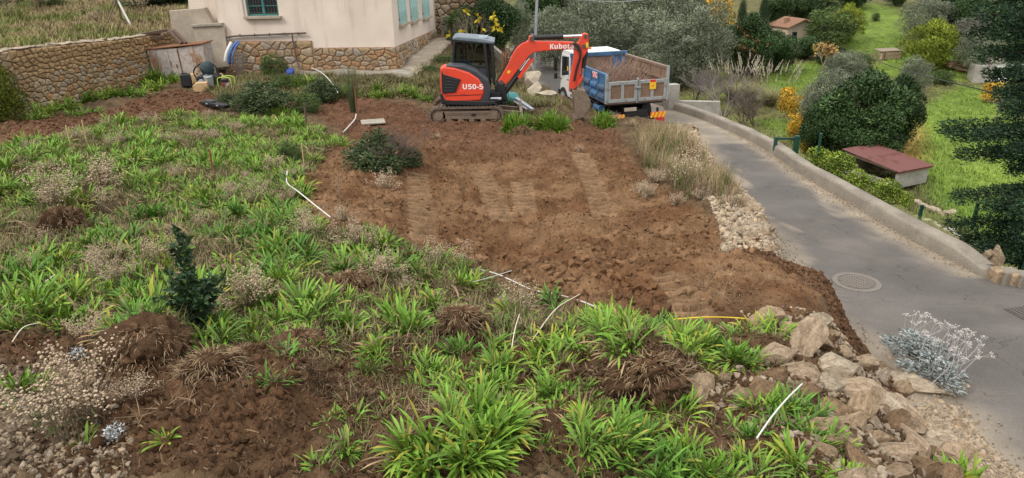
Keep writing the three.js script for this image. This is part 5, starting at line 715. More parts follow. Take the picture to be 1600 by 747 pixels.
{ const t = thing('stone_wall_end', 'grey stone wall with a concrete trough beside the far side of the house', 'wall', [atZ(697, 60, -40).x, 1.4, -40], 0); const w = 3.2; stoneFace(t, [[-0.6, 0], [w, 0], [w, 2.0], [-0.6, 2.5]], 0.42, 0.32, 55, new THREE.Matrix4().makeTranslation(0, 0, 0.02), rockMats, 70, 0.12, 0.02); mb().box(w + 0.6, 3, 0.5, w / 2 - 0.3, 0.7, -0.25).build('core', M.mortar, t); mb().box(0.5, 1.0, 0.4, 0.05, 0.8, 0.4).build('trough', M.concrete, t); }
// ---------------------------------------------------------------- tapes, cords and stakes in the garden
function cord(name, pts, r, m, label, cat, lift = 0.06) { const P = pts.map(([x, y, h]) => { const p = gp(x, y); return [p.x, p.y + (h ?? lift), p.z]; }); one(name, mb().tube(P, r, 6, P.length * 8).geo(), m, label, cat); }
cord('white_pipe', [[452, 290], [451, 300], [452, 309], [470, 325], [495, 347], [520, 368]], 0.011, M.rope, 'thin white pipe bent over the edge of the bare soil, left of the digger tracks', 'pipe', 0.3);
cord('white_tape', [[752, 431], [775, 437], [800, 448], [830, 462], [870, 470], [905, 480], [932, 491]], 0.01, M.rope, 'white tape lying along the near edge of the bare soil', 'tape', 0.1);
cord('white_hose', [[488, 122], [500, 127], [512, 137], [522, 149], [530, 163]], 0.016, M.rope, 'white hose curving through the green shrubs in front of the house', 'hose', 0.4);
cord('rope', [[557, 184], [555, 192], [546, 203], [536, 214]], 0.018, M.rope, 'white cord on the soil between the grey slab and the cut branches', 'cord', 0.12);
cord('yellow_tape', [[1050, 511], [1090, 508], [1140, 508], [1180, 511], [1212, 512]], 0.008, M.yellowTape, 'straight yellow tape stretched towards the rock pile', 'tape', 0.1);
cord('white_string', [[1246, 646], [1222, 672], [1200, 700], [1175, 738]], 0.007, M.rope, 'white string running down past the clumps beside the rock pile', 'string', 0.3);
cord('thin_cord', [[740, 472], [770, 462], [800, 452]], 0.005, M.rope, 'thin pale cord joining the white tape among the leaves', 'cord', 0.3);
for (const [x0, y0, x1, y1, h, l] of [[45, 494, 92, 452, 0.2, 'pale cut stalk leaning in the weeds at the left edge'], [18, 548, 70, 530, 0.2, 'pale dry stalk on the soil at the far left'], [830, 545, 905, 492, 0.3, 'long pale stalk leaning across the clumps by the white tape'], [795, 590, 812, 520, 0.25, 'thin upright pale stalk behind the biggest clump']]) cord('dry_stalk', [[x0, y0, h * 0.3], [(x0 + x1) / 2, (y0 + y1) / 2, h], [x1, y1, h]], 0.006, mat(0.62, 0.55, 0.42, 0.8), l, 'stalk');
function stake(px, py, top, r, m, label) { const p = gp(px, py), s = p.distanceTo(eye) / F, h = (py - top) * s * 1.08; one('stake', mb().bar([0, -0.1, 0], [0.02, h, 0.01], r, 7).geo().translate(p.x, p.y, p.z), m, label, 'stake'); }
stake(333, 273, 238, 0.022, M.rust, 'rusty orange stake standing in the middle of the weedy field'); stake(476, 270, 228, 0.012, M.cream, 'thin pale yellowish stake above the top of the white pipe'); stake(558, 180, 130, 0.03, M.rust, 'rusty stake beside the tall reed tuft'); stake(480, 205, 166, 0.03, M.woodDark, 'dark wooden stake in front of the big tangled shrub'); stake(113, 240, 205, 0.015, M.cream, 'thin pale stake at the far left of the weedy field'); stake(136, 225, 195, 0.015, M.cream, 'thin pale stake in the field right behind the other pale stake'); stake(530, 310, 275, 0.012, M.wood, 'thin grey stake in the bare soil above the white pipe'); stake(820, 500, 440, 0.008, M.wood, 'thin wire stake where the white tape meets the leaves');
// ================================================================ plants
class LB { // leaf blades and leaf faces, with a colour at every corner
  constructor() { this.p = []; this.c = []; this.i = []; this.n = null; }
  blade(bx, by, bz, az, elev, len, wid, droop, c0, c1, segs = 4, keel = 0.25, twist = 0) {
    let x = bx, y = by, z = bz, e = elev; const ca = Math.cos(az), sa = Math.sin(az), q = this.p.length / 3, cx = -sa, cz = ca;
    for (let s = 0; s <= segs; s++) {
      const t = s / segs, w = wid * (t < 0.8 ? 0.7 + 0.4 * t : 1.02 * Math.sqrt(Math.max(0, (1 - t) / 0.2)) + 0.05) * 0.5, ux = -Math.sin(e) * ca, uy = Math.cos(e), uz = -Math.sin(e) * sa, k = keel * w, tw = twist * t, C = Math.cos(tw), S = Math.sin(tw);
      const dx = (cx * C + ux * S) * w, dy = uy * S * w, dz = (cz * C + uz * S) * w;
      this.p.push(x - dx + ux * k, y - dy + uy * k, z - dz + uz * k, x - ux * k, y - uy * k, z - uz * k, x + dx + ux * k, y + dy + uy * k, z + dz + uz * k);
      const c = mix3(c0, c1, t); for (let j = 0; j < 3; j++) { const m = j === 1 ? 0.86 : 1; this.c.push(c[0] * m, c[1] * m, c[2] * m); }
      if (s) { const a = q + s * 3; this.i.push(a - 3, a - 2, a, a, a - 2, a + 1, a - 2, a - 1, a + 1, a + 1, a - 1, a + 2); }
      const L = len / segs; x += Math.cos(e) * ca * L; y += Math.sin(e) * L; z += Math.cos(e) * sa * L; e -= droop / segs * (0.5 + t);
    }
  }
  thin(bx, by, bz, az, elev, len, wid, droop, c0, c1, segs = 3) { // a flat narrow blade
    let x = bx, y = by, z = bz, e = elev; const ca = Math.cos(az), sa = Math.sin(az), q = this.p.length / 3;
    for (let s = 0; s <= segs; s++) { const t = s / segs, w = wid * 0.5 * (1 - t * 0.92); this.p.push(x + sa * w, y, z - ca * w, x - sa * w, y, z + ca * w); const c = mix3(c0, c1, t); this.c.push(...c, ...c); if (s) { const a = q + s * 2; this.i.push(a - 2, a - 1, a, a, a - 1, a + 1); } const L = len / segs; x += Math.cos(e) * ca * L; y += Math.sin(e) * L; z += Math.cos(e) * sa * L; e -= droop / segs; }
    return [x, y, z];
  }
  leaf(x, y, z, dir, side, len, wid, c, fold = 0.15, nrm, flip) { // pointed oval leaf: two halves folded at the midrib
    const q = this.p.length / 3, nx = dir.y * side.z - dir.z * side.y, ny = dir.z * side.x - dir.x * side.z, nz = dir.x * side.y - dir.y * side.x, m = 0.45, w = wid * 0.5, f = fold * wid;
    this.p.push(x, y, z, x + dir.x * len * m + side.x * w + nx * f, y + dir.y * len * m + side.y * w + ny * f, z + dir.z * len * m + side.z * w + nz * f, x + dir.x * len, y + dir.y * len, z + dir.z * len, x + dir.x * len * m - side.x * w + nx * f, y + dir.y * len * m - side.y * w + ny * f, z + dir.z * len * m - side.z * w + nz * f);
    for (let k = 0; k < 4; k++) this.c.push(...c); if (flip) this.i.push(q, q + 2, q + 1, q, q + 3, q + 2); else this.i.push(q, q + 1, q + 2, q, q + 2, q + 3);
    if (nrm) { this.n ??= []; for (let k = 0; k < 4; k++) this.n.push(nrm.x, nrm.y, nrm.z); }
  }
  puff(x, y, z, r, c, flat = 0.8) { const q = this.p.length / 3; for (const [a, b, d] of [[0, 1, 0], [1, 0, 0], [0, 0, 1], [-1, 0, 0], [0, 0, -1], [0, -1, 0]]) { this.p.push(x + a * r, y + b * r * flat, z + d * r); this.c.push(...c); } for (const [a, b, d] of [[0, 2, 1], [0, 3, 2], [0, 4, 3], [0, 1, 4], [5, 1, 2], [5, 2, 3], [5, 3, 4], [5, 4, 1]]) this.i.push(q + a, q + b, q + d); }
  geo() { const g = new THREE.BufferGeometry(); g.setAttribute('position', new THREE.Float32BufferAttribute(this.p, 3)); g.setAttribute('color', new THREE.Float32BufferAttribute(this.c, 3)); g.setIndex(this.i); if (this.n && this.n.length === this.p.length) g.setAttribute('normal', new THREE.Float32BufferAttribute(this.n, 3)); else g.computeVertexNormals(); return g; }
}
function strapClump(seed, n, L, W, o = {}) { // clump of strap-shaped leaves
  const r = rng(seed), b = new LB(), spread = o.spread ?? 1, R = o.radius ?? 0.14, heads = []; // several crowns grown into each other, each leaning its own way
  for (let i = 0; i < (o.heads ?? 4); i++) { const a = r() * 6.283, q = R * Math.sqrt(r()); heads.push([Math.cos(a) * q, Math.sin(a) * q, a, 0.6 * r(), 0.7 + 0.5 * r()]); }
  for (let i = 0; i < n; i++) {
    const hd = heads[Math.floor(r() * heads.length)], bias = r() < 0.45, az = bias ? hd[2] + (r() - 0.5) * 2.4 : r() * 6.283, f = r(), flat = r() < 0.1, e = flat ? 0.25 + 0.3 * r() : 1.5 - (0.85 * Math.pow(f, 0.8) + (bias ? hd[3] * 0.5 : 0)) * spread, len = L * (0.5 + 0.6 * r()) * hd[4], k = 0.62 + 0.75 * r(), y = r();
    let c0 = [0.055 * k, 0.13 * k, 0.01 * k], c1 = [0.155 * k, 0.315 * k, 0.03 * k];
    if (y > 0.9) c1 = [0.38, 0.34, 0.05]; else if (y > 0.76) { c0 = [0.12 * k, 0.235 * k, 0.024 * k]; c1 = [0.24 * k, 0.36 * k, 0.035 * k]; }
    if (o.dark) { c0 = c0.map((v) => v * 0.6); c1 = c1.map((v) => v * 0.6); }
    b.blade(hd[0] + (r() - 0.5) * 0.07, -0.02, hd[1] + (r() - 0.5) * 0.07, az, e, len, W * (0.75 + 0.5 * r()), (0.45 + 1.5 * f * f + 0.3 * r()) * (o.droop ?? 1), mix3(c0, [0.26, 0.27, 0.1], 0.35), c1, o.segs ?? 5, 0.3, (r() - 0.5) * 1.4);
  }
  for (let i = 0; i < Math.min(14, n * 0.16); i++) { const az = r() * 6.283, k = 0.6 + 0.6 * r(); b.blade(Math.cos(az) * R, 0.01, Math.sin(az) * R, az, 0.45 * r(), L * (0.5 + 0.3 * r()), W * 0.7, 0.9, [0.3 * k, 0.2 * k, 0.11 * k], [0.4 * k, 0.28 * k, 0.15 * k], 3, 0.1, r() * 2); }
  return b.geo();
}
function seedWeed(seed, n, H, o = {}) { // dry weed with tan seed heads
  const r = rng(seed), b = new LB();
  for (let i = 0; i < n; i++) {
    const az = r() * 6.283, e = 1.5 - 0.7 * r() * (o.spread ?? 1), k = 0.7 + 0.6 * r(), rad = 0.1 * r(), bx = Math.cos(az) * rad, bz = Math.sin(az) * rad, h = H * (0.6 + 0.5 * r());
    const st = [0.2 * k, 0.15 * k, 0.1 * k]; b.thin(bx, 0, bz, az, e, h, 0.012, 0.25, st, [0.3 * k, 0.23 * k, 0.15 * k]); b.thin(bx, 0, bz, az + 1.57, e, h, 0.012, 0.2, st, st);
    const m = 16 + Math.floor(r() * 14); for (let j = 0; j < m; j++) { const t = 0.5 + 0.52 * Math.sqrt(r()), q = [bx + Math.cos(e) * Math.cos(az) * h * t + (r() - 0.5) * 0.14 * H * 2 * t, Math.sin(e) * h * t * 0.97 + (r() - 0.5) * 0.06, bz + Math.cos(e) * Math.sin(az) * h * t + (r() - 0.5) * 0.14 * H * 2 * t], v = 0.65 + 0.6 * r(); b.puff(...q, (o.puff ?? 0.0095) * (0.5 + 0.9 * r()), [0.46 * v, 0.36 * v, 0.25 * v]); }
    for (let j = 0; j < 4; j++) { const t = 0.15 + 0.6 * r(); b.thin(bx + Math.cos(e) * Math.cos(az) * h * t, Math.sin(e) * h * t, bz + Math.cos(e) * Math.sin(az) * h * t, r() * 6.28, r(), H * 0.22, 0.008, 0.8, o.green ? [0.07, 0.1, 0.03] : st, o.green ? [0.1, 0.14, 0.045] : [0.3 * k, 0.22 * k, 0.13 * k], 2); }
  }
  return b.geo();
}
function crown(seed, o) { // leaves gathered in clumps through a crown that is 1 high and 1 wide, standing on y = 0
  const r = rng(seed), b = new LB(), B = [], nB = o.blobs ?? 46, lo = o.lo ?? 0.16;
  for (let i = 0; i < nB; i++) {
    let x, y, z, q; do { x = r() * 2 - 1; y = r() * 2 - 1; z = r() * 2 - 1; q = x * x + y * y + z * z; } while (q > 1); const k = Math.pow(Math.max(q, 0.02), -0.5) * (0.45 + 0.55 * Math.sqrt(r())); x *= k; y *= k; z *= k;
    const h = (y + 1) / 2, prof = o.prof ? pw(o.prof, h) : 1; const R = (o.blobR ?? 0.15) * (0.5 + 1.0 * r()) * (0.6 + 0.4 * prof); B.push([x * (0.5 - R * 0.7) * prof, lo + h * (1 - lo - R), z * (0.5 - R * 0.7) * prof, R, 0.6 + 0.75 * r()]);
  }
  let sumR = 0; for (const q of B) sumR += q[3] * q[3]; const total = o.leaves ?? 9000, d = V(0, 0, 0), s = V(0, 0, 0), up = V(0, 1, 0), nn = V(0, 0, 0);
  for (const [cx, cy, cz, R, tone] of B) for (let i = 0, per = total * R * R / sumR; i < per; i++) {
    let x, y, z, q; do { x = r() * 2 - 1; y = r() * 2 - 1; z = r() * 2 - 1; q = x * x + y * y + z * z; } while (q > 1 || q < 0.01); q = Math.sqrt(q); const rr = R * (0.55 + 0.5 * Math.sqrt(r())); x /= q; y /= q; z /= q; if (y < -0.35 && r() < 0.6) y = -y;
    const px = cx + x * rr, py = cy + y * rr * (o.flat ?? 0.85), pz = cz + z * rr; nn.set(x, y, z);
    d.set(x + (r() - 0.5) * 1.6, y * 0.6 + (r() - 0.5) * 1.2 + (o.rise ?? 0), z + (r() - 0.5) * 1.6).normalize(); s.set(r() - 0.5, r() - 0.5, r() - 0.5).cross(d).normalize();
    const v = tone * (0.7 + 0.6 * r()), c = o.cols[Math.floor(r() * r() * o.cols.length)]; const g = V(d.y * s.z - d.z * s.y, d.z * s.x - d.x * s.z, d.x * s.y - d.y * s.x); const away = g.dot(nn) >= 0; if (!away) g.negate(); g.multiplyScalar(0.8).addScaledVector(nn, 0.55).normalize();
    b.leaf(px, py, pz, d, s, o.leaf * (0.6 + 0.8 * r()), o.leaf * (o.slim ?? 0.5), [c[0] * v, c[1] * v, c[2] * v], 0.12, g, away);
  }
  return { geo: b.geo(), B };
}
function limbs(seed, B, h0, r0, n = 9) { // trunk and limbs that reach into the clumps
  const r = rng(seed), m = mb(), fork = V((r() - 0.5) * 0.06, h0, (r() - 0.5) * 0.06), bar = (a, b, ra, rb) => { const mid = a.clone().lerp(b, 0.5).add(V((r() - 0.5) * 0.05, 0.02, (r() - 0.5) * 0.05)); m.bar(a.toArray(), mid.toArray(), ra, 6, (ra + rb) / 2); m.bar(mid.toArray(), b.toArray(), (ra + rb) / 2, 6, rb); };
  m.bar([0, -0.12, 0], fork.toArray(), r0 * 1.25, 8, r0 * 0.85); for (let i = 0; i < n; i++) { const q = B[Math.floor(r() * B.length)]; bar(fork, V(q[0], q[1], q[2]), r0 * 0.55, r0 * 0.12); }
  return m.geo(3);
}
function twigs(seed, o = {}) { // bare branching shrub or tree, 1 high
  const r = rng(seed), m = mb(), ends = []; const grow = (p, d, L, rad, k) => { const q = p.clone().addScaledVector(d, L); m.bar(p.toArray(), q.toArray(), rad, k > 3 ? 3 : 5, rad * 0.65); if (k >= (o.depth ?? 5)) { ends.push(q); return; } const n = k < 2 ? (o.n0 ?? 3) : 2 + (r() < (o.more ?? 0.5) ? 1 : 0); for (let i = 0; i < n; i++) { const e = d.clone().add(V((r() - 0.5) * (o.open ?? 1.5), (r() - 0.35) * 0.7, (r() - 0.5) * (o.open ?? 1.5))).normalize(); grow(q, e, L * (0.62 + 0.25 * r()), rad * 0.62, k + 1); } };
  for (let i = 0; i < (o.stems ?? 1); i++) { const a = r() * 6.28, t = (o.stems ?? 1) > 1 ? 0.5 : 0.05; grow(V(Math.cos(a) * 0.03 * t, -0.05, Math.sin(a) * 0.03 * t), V(Math.cos(a) * t, 1, Math.sin(a) * t).normalize(), 0.27, o.r0 ?? 0.03, 0); }
  let H = 0.01; for (const e of ends) H = Math.max(H, e.y); const g = m.geo(4); g.scale(1 / H, 1 / H, 1 / H); ends.forEach((e) => e.multiplyScalar(1 / H)); return { geo: g, ends };
}
const C = {
  dark: [[0.036, 0.072, 0.02], [0.052, 0.1, 0.026], [0.028, 0.055, 0.02], [0.085, 0.14, 0.036]],
  olive: [[0.19, 0.215, 0.145], [0.145, 0.17, 0.105], [0.26, 0.285, 0.21], [0.11, 0.135, 0.08]],
  bamboo: [[0.22, 0.265, 0.035], [0.15, 0.205, 0.035], [0.3, 0.32, 0.05]],
  lemon: [[0.16, 0.245, 0.03], [0.26, 0.3, 0.035], [0.08, 0.15, 0.025], [0.38, 0.37, 0.05]],
  gold: [[0.56, 0.36, 0.045], [0.48, 0.28, 0.04], [0.64, 0.45, 0.08]],
  mid: [[0.085, 0.13, 0.04], [0.115, 0.155, 0.055], [0.06, 0.1, 0.03]],
  grey: [[0.28, 0.26, 0.23], [0.23, 0.21, 0.18], [0.34, 0.31, 0.28]],
  thuja: [[0.13, 0.155, 0.022], [0.07, 0.1, 0.02], [0.2, 0.2, 0.03], [0.05, 0.075, 0.018]],
  bush: [[0.07, 0.1, 0.042], [0.1, 0.13, 0.06], [0.05, 0.075, 0.032], [0.15, 0.17, 0.1]],
  deep: [[0.03, 0.055, 0.027], [0.04, 0.07, 0.034], [0.024, 0.045, 0.022]],
};
const kinds = {};
const defKind = (k, n, o, bark) => { kinds[k] = []; for (let i = 0; i < n; i++) { const c = crown(1000 + k.length * 77 + i * 31 + k.charCodeAt(0), o); kinds[k].push({ crown: c.geo, trunk: limbs(50 + i, c.B, o.fork ?? 0.2, o.tr ?? 0.03), bark, m: o.m ?? M.leafMatt }); } };
defKind('broad', 3, { cols: C.dark, leaf: 0.034, slim: 0.5, leaves: 20000, blobs: 52, blobR: 0.135, lo: 0.08, fork: 0.16, m: M.leaf, prof: [[0, 0.55], [0.3, 0.92], [0.6, 1], [0.85, 0.8], [1, 0.5]] }, M.bark);
defKind('olive', 3, { cols: C.olive, leaf: 0.032, slim: 0.28, leaves: 20000, blobs: 95, blobR: 0.115, lo: 0.05, fork: 0.18, rise: 0.2 }, M.barkGrey);
defKind('bamboo', 1, { cols: C.bamboo, leaf: 0.055, slim: 0.22, leaves: 12000, blobs: 60, blobR: 0.12, lo: 0.02, rise: 0.9, prof: [[0, 0.9], [0.5, 1], [0.8, 0.75], [1, 0.4]] }, M.bark);
defKind('lemon', 2, { cols: C.lemon, leaf: 0.075, slim: 0.5, leaves: 2600, blobs: 26, blobR: 0.16, lo: 0.05, m: M.leaf }, M.bark);
defKind('gold', 1, { cols: C.gold, leaf: 0.06, slim: 0.6, leaves: 3000, blobs: 24, blobR: 0.15, lo: 0.1 }, M.barkGrey);
defKind('mid', 2, { cols: C.mid, leaf: 0.045, slim: 0.4, leaves: 9000, blobs: 50, blobR: 0.14, lo: 0.03 }, M.bark);
defKind('cypress', 1, { cols: C.deep, leaf: 0.035, slim: 0.4, leaves: 9000, blobs: 70, blobR: 0.3, lo: 0.02, rise: 1, prof: [[0, 0.8], [0.3, 1], [0.7, 0.7], [1, 0.12]] }, M.bark);
defKind('dusty', 1, { cols: C.grey, leaf: 0.03, slim: 0.25, leaves: 7000, blobs: 50, blobR: 0.14, lo: 0.1, rise: 0.3 }, M.barkGrey);
const tw = [twigs(3, { stems: 3, depth: 5, r0: 0.018 }), twigs(4, { stems: 5, depth: 5, r0: 0.014, more: 0.35 }), twigs(9, { stems: 1, depth: 5, n0: 4, r0: 0.035 })];
function sized(px, base, top, w, z) { // foot, height and width of a plant seen in the photograph
  const p = z ? (() => { const q = atZ(px, base, z); q.y = ground(q.x, q.z); return q; })() : gp(px, base), t = atZ(px, top, p.z), s = Math.abs(p.z) / Math.cos(0.35) / F; return { p, h: Math.max(0.3, t.y - p.y), w: w * Math.abs(p.z * 0.927 + 2.2) / F };
}
let treeN = 0;
function tree(kind, px, base, top, w, label, category = 'tree', o = {}) {
  const { p, h, w: W } = sized(px, base, top, w, o.z), k = kinds[kind][treeN % kinds[kind].length], t = thing(o.name ?? (category === 'shrub' ? 'shrub' : kind === 'olive' ? 'olive_tree' : 'tree'), label, category, [p.x, p.y - 0.05, p.z], hash(treeN++, 3) * 6.28, o.group);
  const a = put(t, 'trunk', k.trunk, k.bark), b = put(t, category === 'shrub' ? 'foliage' : 'crown', k.crown, k.m); a.scale.set(W, h, W); b.scale.set(W * 1.08, h * 1.03, W * 1.08); return t;
}
const twigMats = { grey: mat(0.2, 0.17, 0.16, 0.95), red: mat(0.24, 0.14, 0.1, 0.95), pale: mat(0.32, 0.26, 0.2, 0.95), dark: mat(0.12, 0.09, 0.075, 0.95) };
function bare(v, m, px, base, top, w, label, category = 'shrub', o = {}) {
  const { p, h, w: W } = sized(px, base, top, w, o.z), t = thing(category === 'shrub' ? 'bare_shrub' : 'bare_tree', label, category, [p.x, p.y - 0.03, p.z], hash(treeN++, 9) * 6.28); const b = put(t, 'branches', tw[v].geo, twigMats[m]); b.scale.set(W * 0.8, h, W * 0.8);
  if (o.leaves) { const L = new LB(), r = rng(treeN * 3), d = V(0, 0, 0), s = V(0, 0, 0); for (const e of tw[v].ends) for (let i = 0; i < o.leaves; i++) { d.set(r() - 0.5, r() - 0.6, r() - 0.5).normalize(); s.set(r() - 0.5, r() - 0.5, r() - 0.5).cross(d).normalize(); const c = o.cols[Math.floor(r() * o.cols.length)], k = 0.7 + 0.6 * r(); L.leaf(e.x * W * 0.8 + (r() - 0.5) * 0.5, e.y * h + (r() - 0.5) * 0.4, e.z * W * 0.8 + (r() - 0.5) * 0.5, d, s, o.ls ?? 0.16, (o.ls ?? 0.16) * 0.6, c.map((x) => x * k)); } put(t, 'leaves', L.geo(), M.leafMatt); }
  return t;
}
// ---- far side of the valley
tree('broad', 1340, 248, 96, 150, 'big glossy dark green evergreen tree in the middle of the valley', 'tree'); tree('broad', 1284, 245, 148, 96, 'dense dark evergreen on the left flank of the big valley evergreen', 'tree'); tree('broad', 1392, 232, 116, 88, 'dark evergreen on the right flank of the big valley evergreen', 'tree'); tree('broad', 1345, 258, 178, 120, 'lower dark evergreen at the foot of the big valley evergreen', 'tree');
tree('olive', 1285, 215, 100, 95, 'grey olive tree rising over the left of the big valley evergreen', 'olive tree'); tree('olive', 1425, 150, 84, 55, 'small leaning olive between the valley evergreen and the yellow-green bamboo', 'olive tree'); tree('olive', 1320, 135, 75, 70, 'pale olive tree behind the big valley evergreen', 'olive tree');
tree('bamboo', 1455, 108, 28, 100, 'bright yellow-green bamboo thicket in the upper valley', 'bamboo', { name: 'bamboo_thicket' });
tree('olive', 1527, 118, 44, 85, 'round grey-green olive tree right of the bamboo thicket', 'olive tree'); tree('olive', 1440, 70, -12, 80, 'big dark olive above the bamboo thicket', 'olive tree'); tree('broad', 1500, 72, -18, 110, 'dark broad tree at the top right behind the greyish bare tree', 'tree');
tree('dusty', 1515, 82, 14, 64, 'greyish tree with hardly any leaves above the round olive', 'tree');
tree('mid', 1470, 132, 108, 46, 'low dark shrub on the grass below the bamboo', 'shrub'); tree('mid', 1368, 32, 18, 15, 'tiny round bush alone on the far meadow', 'shrub');
tree('gold', 1543, 160, 122, 36, 'bright yellow shrub in front of the white hut', 'shrub'); bare(2, 'grey', 1556, 190, 142, 62, 'leafless grey tree in the meadow below the yellow shrub', 'tree'); bare(0, 'grey', 1590, 195, 150, 50, 'leafless bush between the meadow tree and the conifer');
tree('broad', 1168, 118, 20, 95, 'dark evergreen tree behind the reddish bare shrub', 'tree'); tree('broad', 1212, 112, 42, 70, 'dark bushy tree left of the terracotta-roofed house', 'tree'); bare(1, 'red', 1165, 118, 42, 95, 'reddish bare shrub with a few rust-coloured leaves', 'shrub', { leaves: 1, cols: [[0.35, 0.12, 0.04], [0.22, 0.13, 0.06]], ls: 0.2 });
tree('gold', 1120, 55, -12, 70, 'golden yellow autumn tree at the top of the picture', 'tree'); tree('cypress', 1157, 60, -20, 16, 'narrow dark cypress nearer the golden tree', 'cypress', { name: 'cypress' }); tree('cypress', 1189, 60, -24, 19, 'narrow dark cypress right of the other cypress', 'cypress', { name: 'cypress' });
tree('mid', 1290, 78, 6, 76, 'drooping yellowish-green tree right of the terracotta-roofed house', 'tree'); tree('bamboo', 1318, 66, 4, 60, 'yellow-green tree at the edge of the far meadow', 'tree'); tree('broad', 1255, 92, 52, 60, 'dark shrub mass below the terracotta-roofed house', 'shrub'); tree('broad', 1300, 104, 70, 60, 'dark shrub mass beside the small yellowing tree', 'shrub');
tree('mid', 1340, 118, 78, 46, 'grey-green shrub right of the small yellowing tree', 'shrub'); bare(2, 'pale', 1284, 114, 68, 46, 'small fruit tree with a few yellow leaves on the valley grass', 'tree', { leaves: 2, cols: [[0.45, 0.3, 0.1], [0.38, 0.24, 0.1]], ls: 0.22 }); bare(2, 'pale', 1232, 114, 62, 52, 'leafless fruit tree on the valley grass', 'tree');
for (const [px, b, t, w, l] of [[1215, 40, -22, 56, 'dark tree at the top edge right of the cypresses'], [1252, 36, -18, 54, 'dark tree at the top edge above the terracotta roof'], [1285, 26, -22, 46, 'dark tree at the top edge right of the terracotta roof'], [1330, 12, -24, 60, 'far dark tree at the top edge left of the far meadow'], [1065, 46, -30, 70, 'dark tree at the top edge left of the golden tree'], [1560, 60, -10, 70, 'dark tree at the top right beside the conifer'], [1590, 110, 40, 60, 'dark bushy tree just behind the conifer'], [1480, 14, -30, 90, 'far dark tree above the big dark olive'], [1400, 8, -26, 40, 'far tree at the top edge of the far meadow']]) tree('broad', px, b, t, w, l);
tree('gold', 1232, 182, 130, 40, 'golden shrub at the upper left foot of the valley evergreen', 'shrub'); tree('gold', 1245, 218, 172, 44, 'golden shrub in the middle beside the valley evergreen', 'shrub'); tree('gold', 1272, 242, 205, 52, 'golden shrub above the green gate', 'shrub'); tree('gold', 1420, 258, 240, 30, 'golden creeper patch at the edge of the right meadow', 'shrub');
for (const [px, b, t, w, l] of [[1272, 268, 226, 52, 'first yellow-green shrub along the parapet, nearest the green gate'], [1305, 284, 232, 64, 'second yellow-green shrub along the parapet'], [1342, 306, 262, 56, 'third yellow-green shrub along the parapet, left of the shed'], [1380, 326, 274, 60, 'fourth yellow-green shrub along the parapet, in front of the shed'], [1412, 336, 296, 36, 'last small green shrub along the parapet, right of the shed front']]) tree('lemon', px, b, t, w, l, 'shrub');
// ---- olives behind the truck, shrubs by the lane
for (const [px, b, t, w, l] of [[868, 108, 4, 100, 'silvery olive tree nearest the grey pole'], [925, 112, -12, 130, 'silvery olive tree behind the truck cab'], [990, 128, 2, 140, 'large silvery olive tree behind the truck bed'], [1052, 138, 18, 120, 'silvery olive tree right of the truck'], [1092, 128, -10, 110, 'tall olive at the right end of the olive grove'], [950, 70, -40, 150, 'tall olive in the second row behind the truck'], [880, 66, -45, 110, 'tall olive in the second row beside the pole'], [1030, 76, -40, 140, 'tall olive in the second row, right half of the grove'], [1015, 150, 60, 90, 'lower olive bough mass just behind the tailgate']]) tree('olive', px, b, t, w, l, 'olive tree');
tree('broad', 850, 60, -40, 90, 'dark tree behind the grey pole', 'tree'); tree('broad', 1120, 100, 30, 70, 'dark evergreen right of the olive grove', 'tree');
bare(1, 'grey', 1085, 158, 92, 100, 'bare grey shrub in front of the olives, nearest the truck'); bare(0, 'grey', 1130, 182, 104, 130, 'big bare grey shrub beyond the parapet'); bare(1, 'dark', 1180, 196, 130, 110, 'spreading bare dark shrub right of the big bare grey one'); bare(1, 'grey', 1105, 168, 112, 90, 'small bare grey shrub close to the parapet'); bare(0, 'dark', 1155, 200, 150, 90, 'low bare shrub hanging over the parapet');
{ // pampas grass
  const r = rng(31), b = new LB(), c = new LB(); for (let i = 0; i < 500; i++) { const az = r() * 6.28, k = 0.7 + 0.6 * r(); b.thin(Math.cos(az) * 0.2 * r(), 0, Math.sin(az) * 0.2 * r(), az, 1.4 - 0.5 * r(), 1.2 + 0.6 * r(), 0.02, 1.4, [0.15 * k, 0.15 * k, 0.06 * k], [0.3 * k, 0.27 * k, 0.14 * k]); }
  for (let i = 0; i < 20; i++) { const az = r() * 6.28, e = 1.3 - 0.3 * r(), L = 1.5 + 0.5 * r(), t = b.thin(Math.cos(az) * 0.1, 0, Math.sin(az) * 0.1, az, e, L, 0.02, 0.2, [0.3, 0.26, 0.15], [0.4, 0.34, 0.22]); for (let j = 0; j < 60; j++) { const u = r(), k = 0.8 + 0.3 * r(); c.thin(t[0] + Math.cos(az) * 0.25 * u, t[1] + u * 0.6 - 0.1, t[2] + Math.sin(az) * 0.25 * u, r() * 6.28, 0.9 + r() * 0.5, 0.13 * (1.2 - u), 0.03, 0.6, [0.56 * k, 0.5 * k, 0.4 * k], [0.66 * k, 0.6 * k, 0.5 * k], 2); } }
  const g1 = b.geo(), g2 = c.geo(); [[1143, 158, 105, 'cream-plumed pampas grass nearest the bare grey shrubs'], [1172, 160, 104, 'cream-plumed pampas grass in the middle of its row'], [1203, 168, 112, 'cream-plumed pampas grass leaning out over the valley slope']].forEach(([px, y, top, l], i) => { const { p, h } = sized(px, y, top, 40), t = thing('pampas_grass', l, 'pampas grass', p.toArray(), i * 2); put(t, 'leaves', g1, M.leafMatt); put(t, 'plume', g2, M.leafMatt); t.scale.setScalar(h / 2.1); });
}
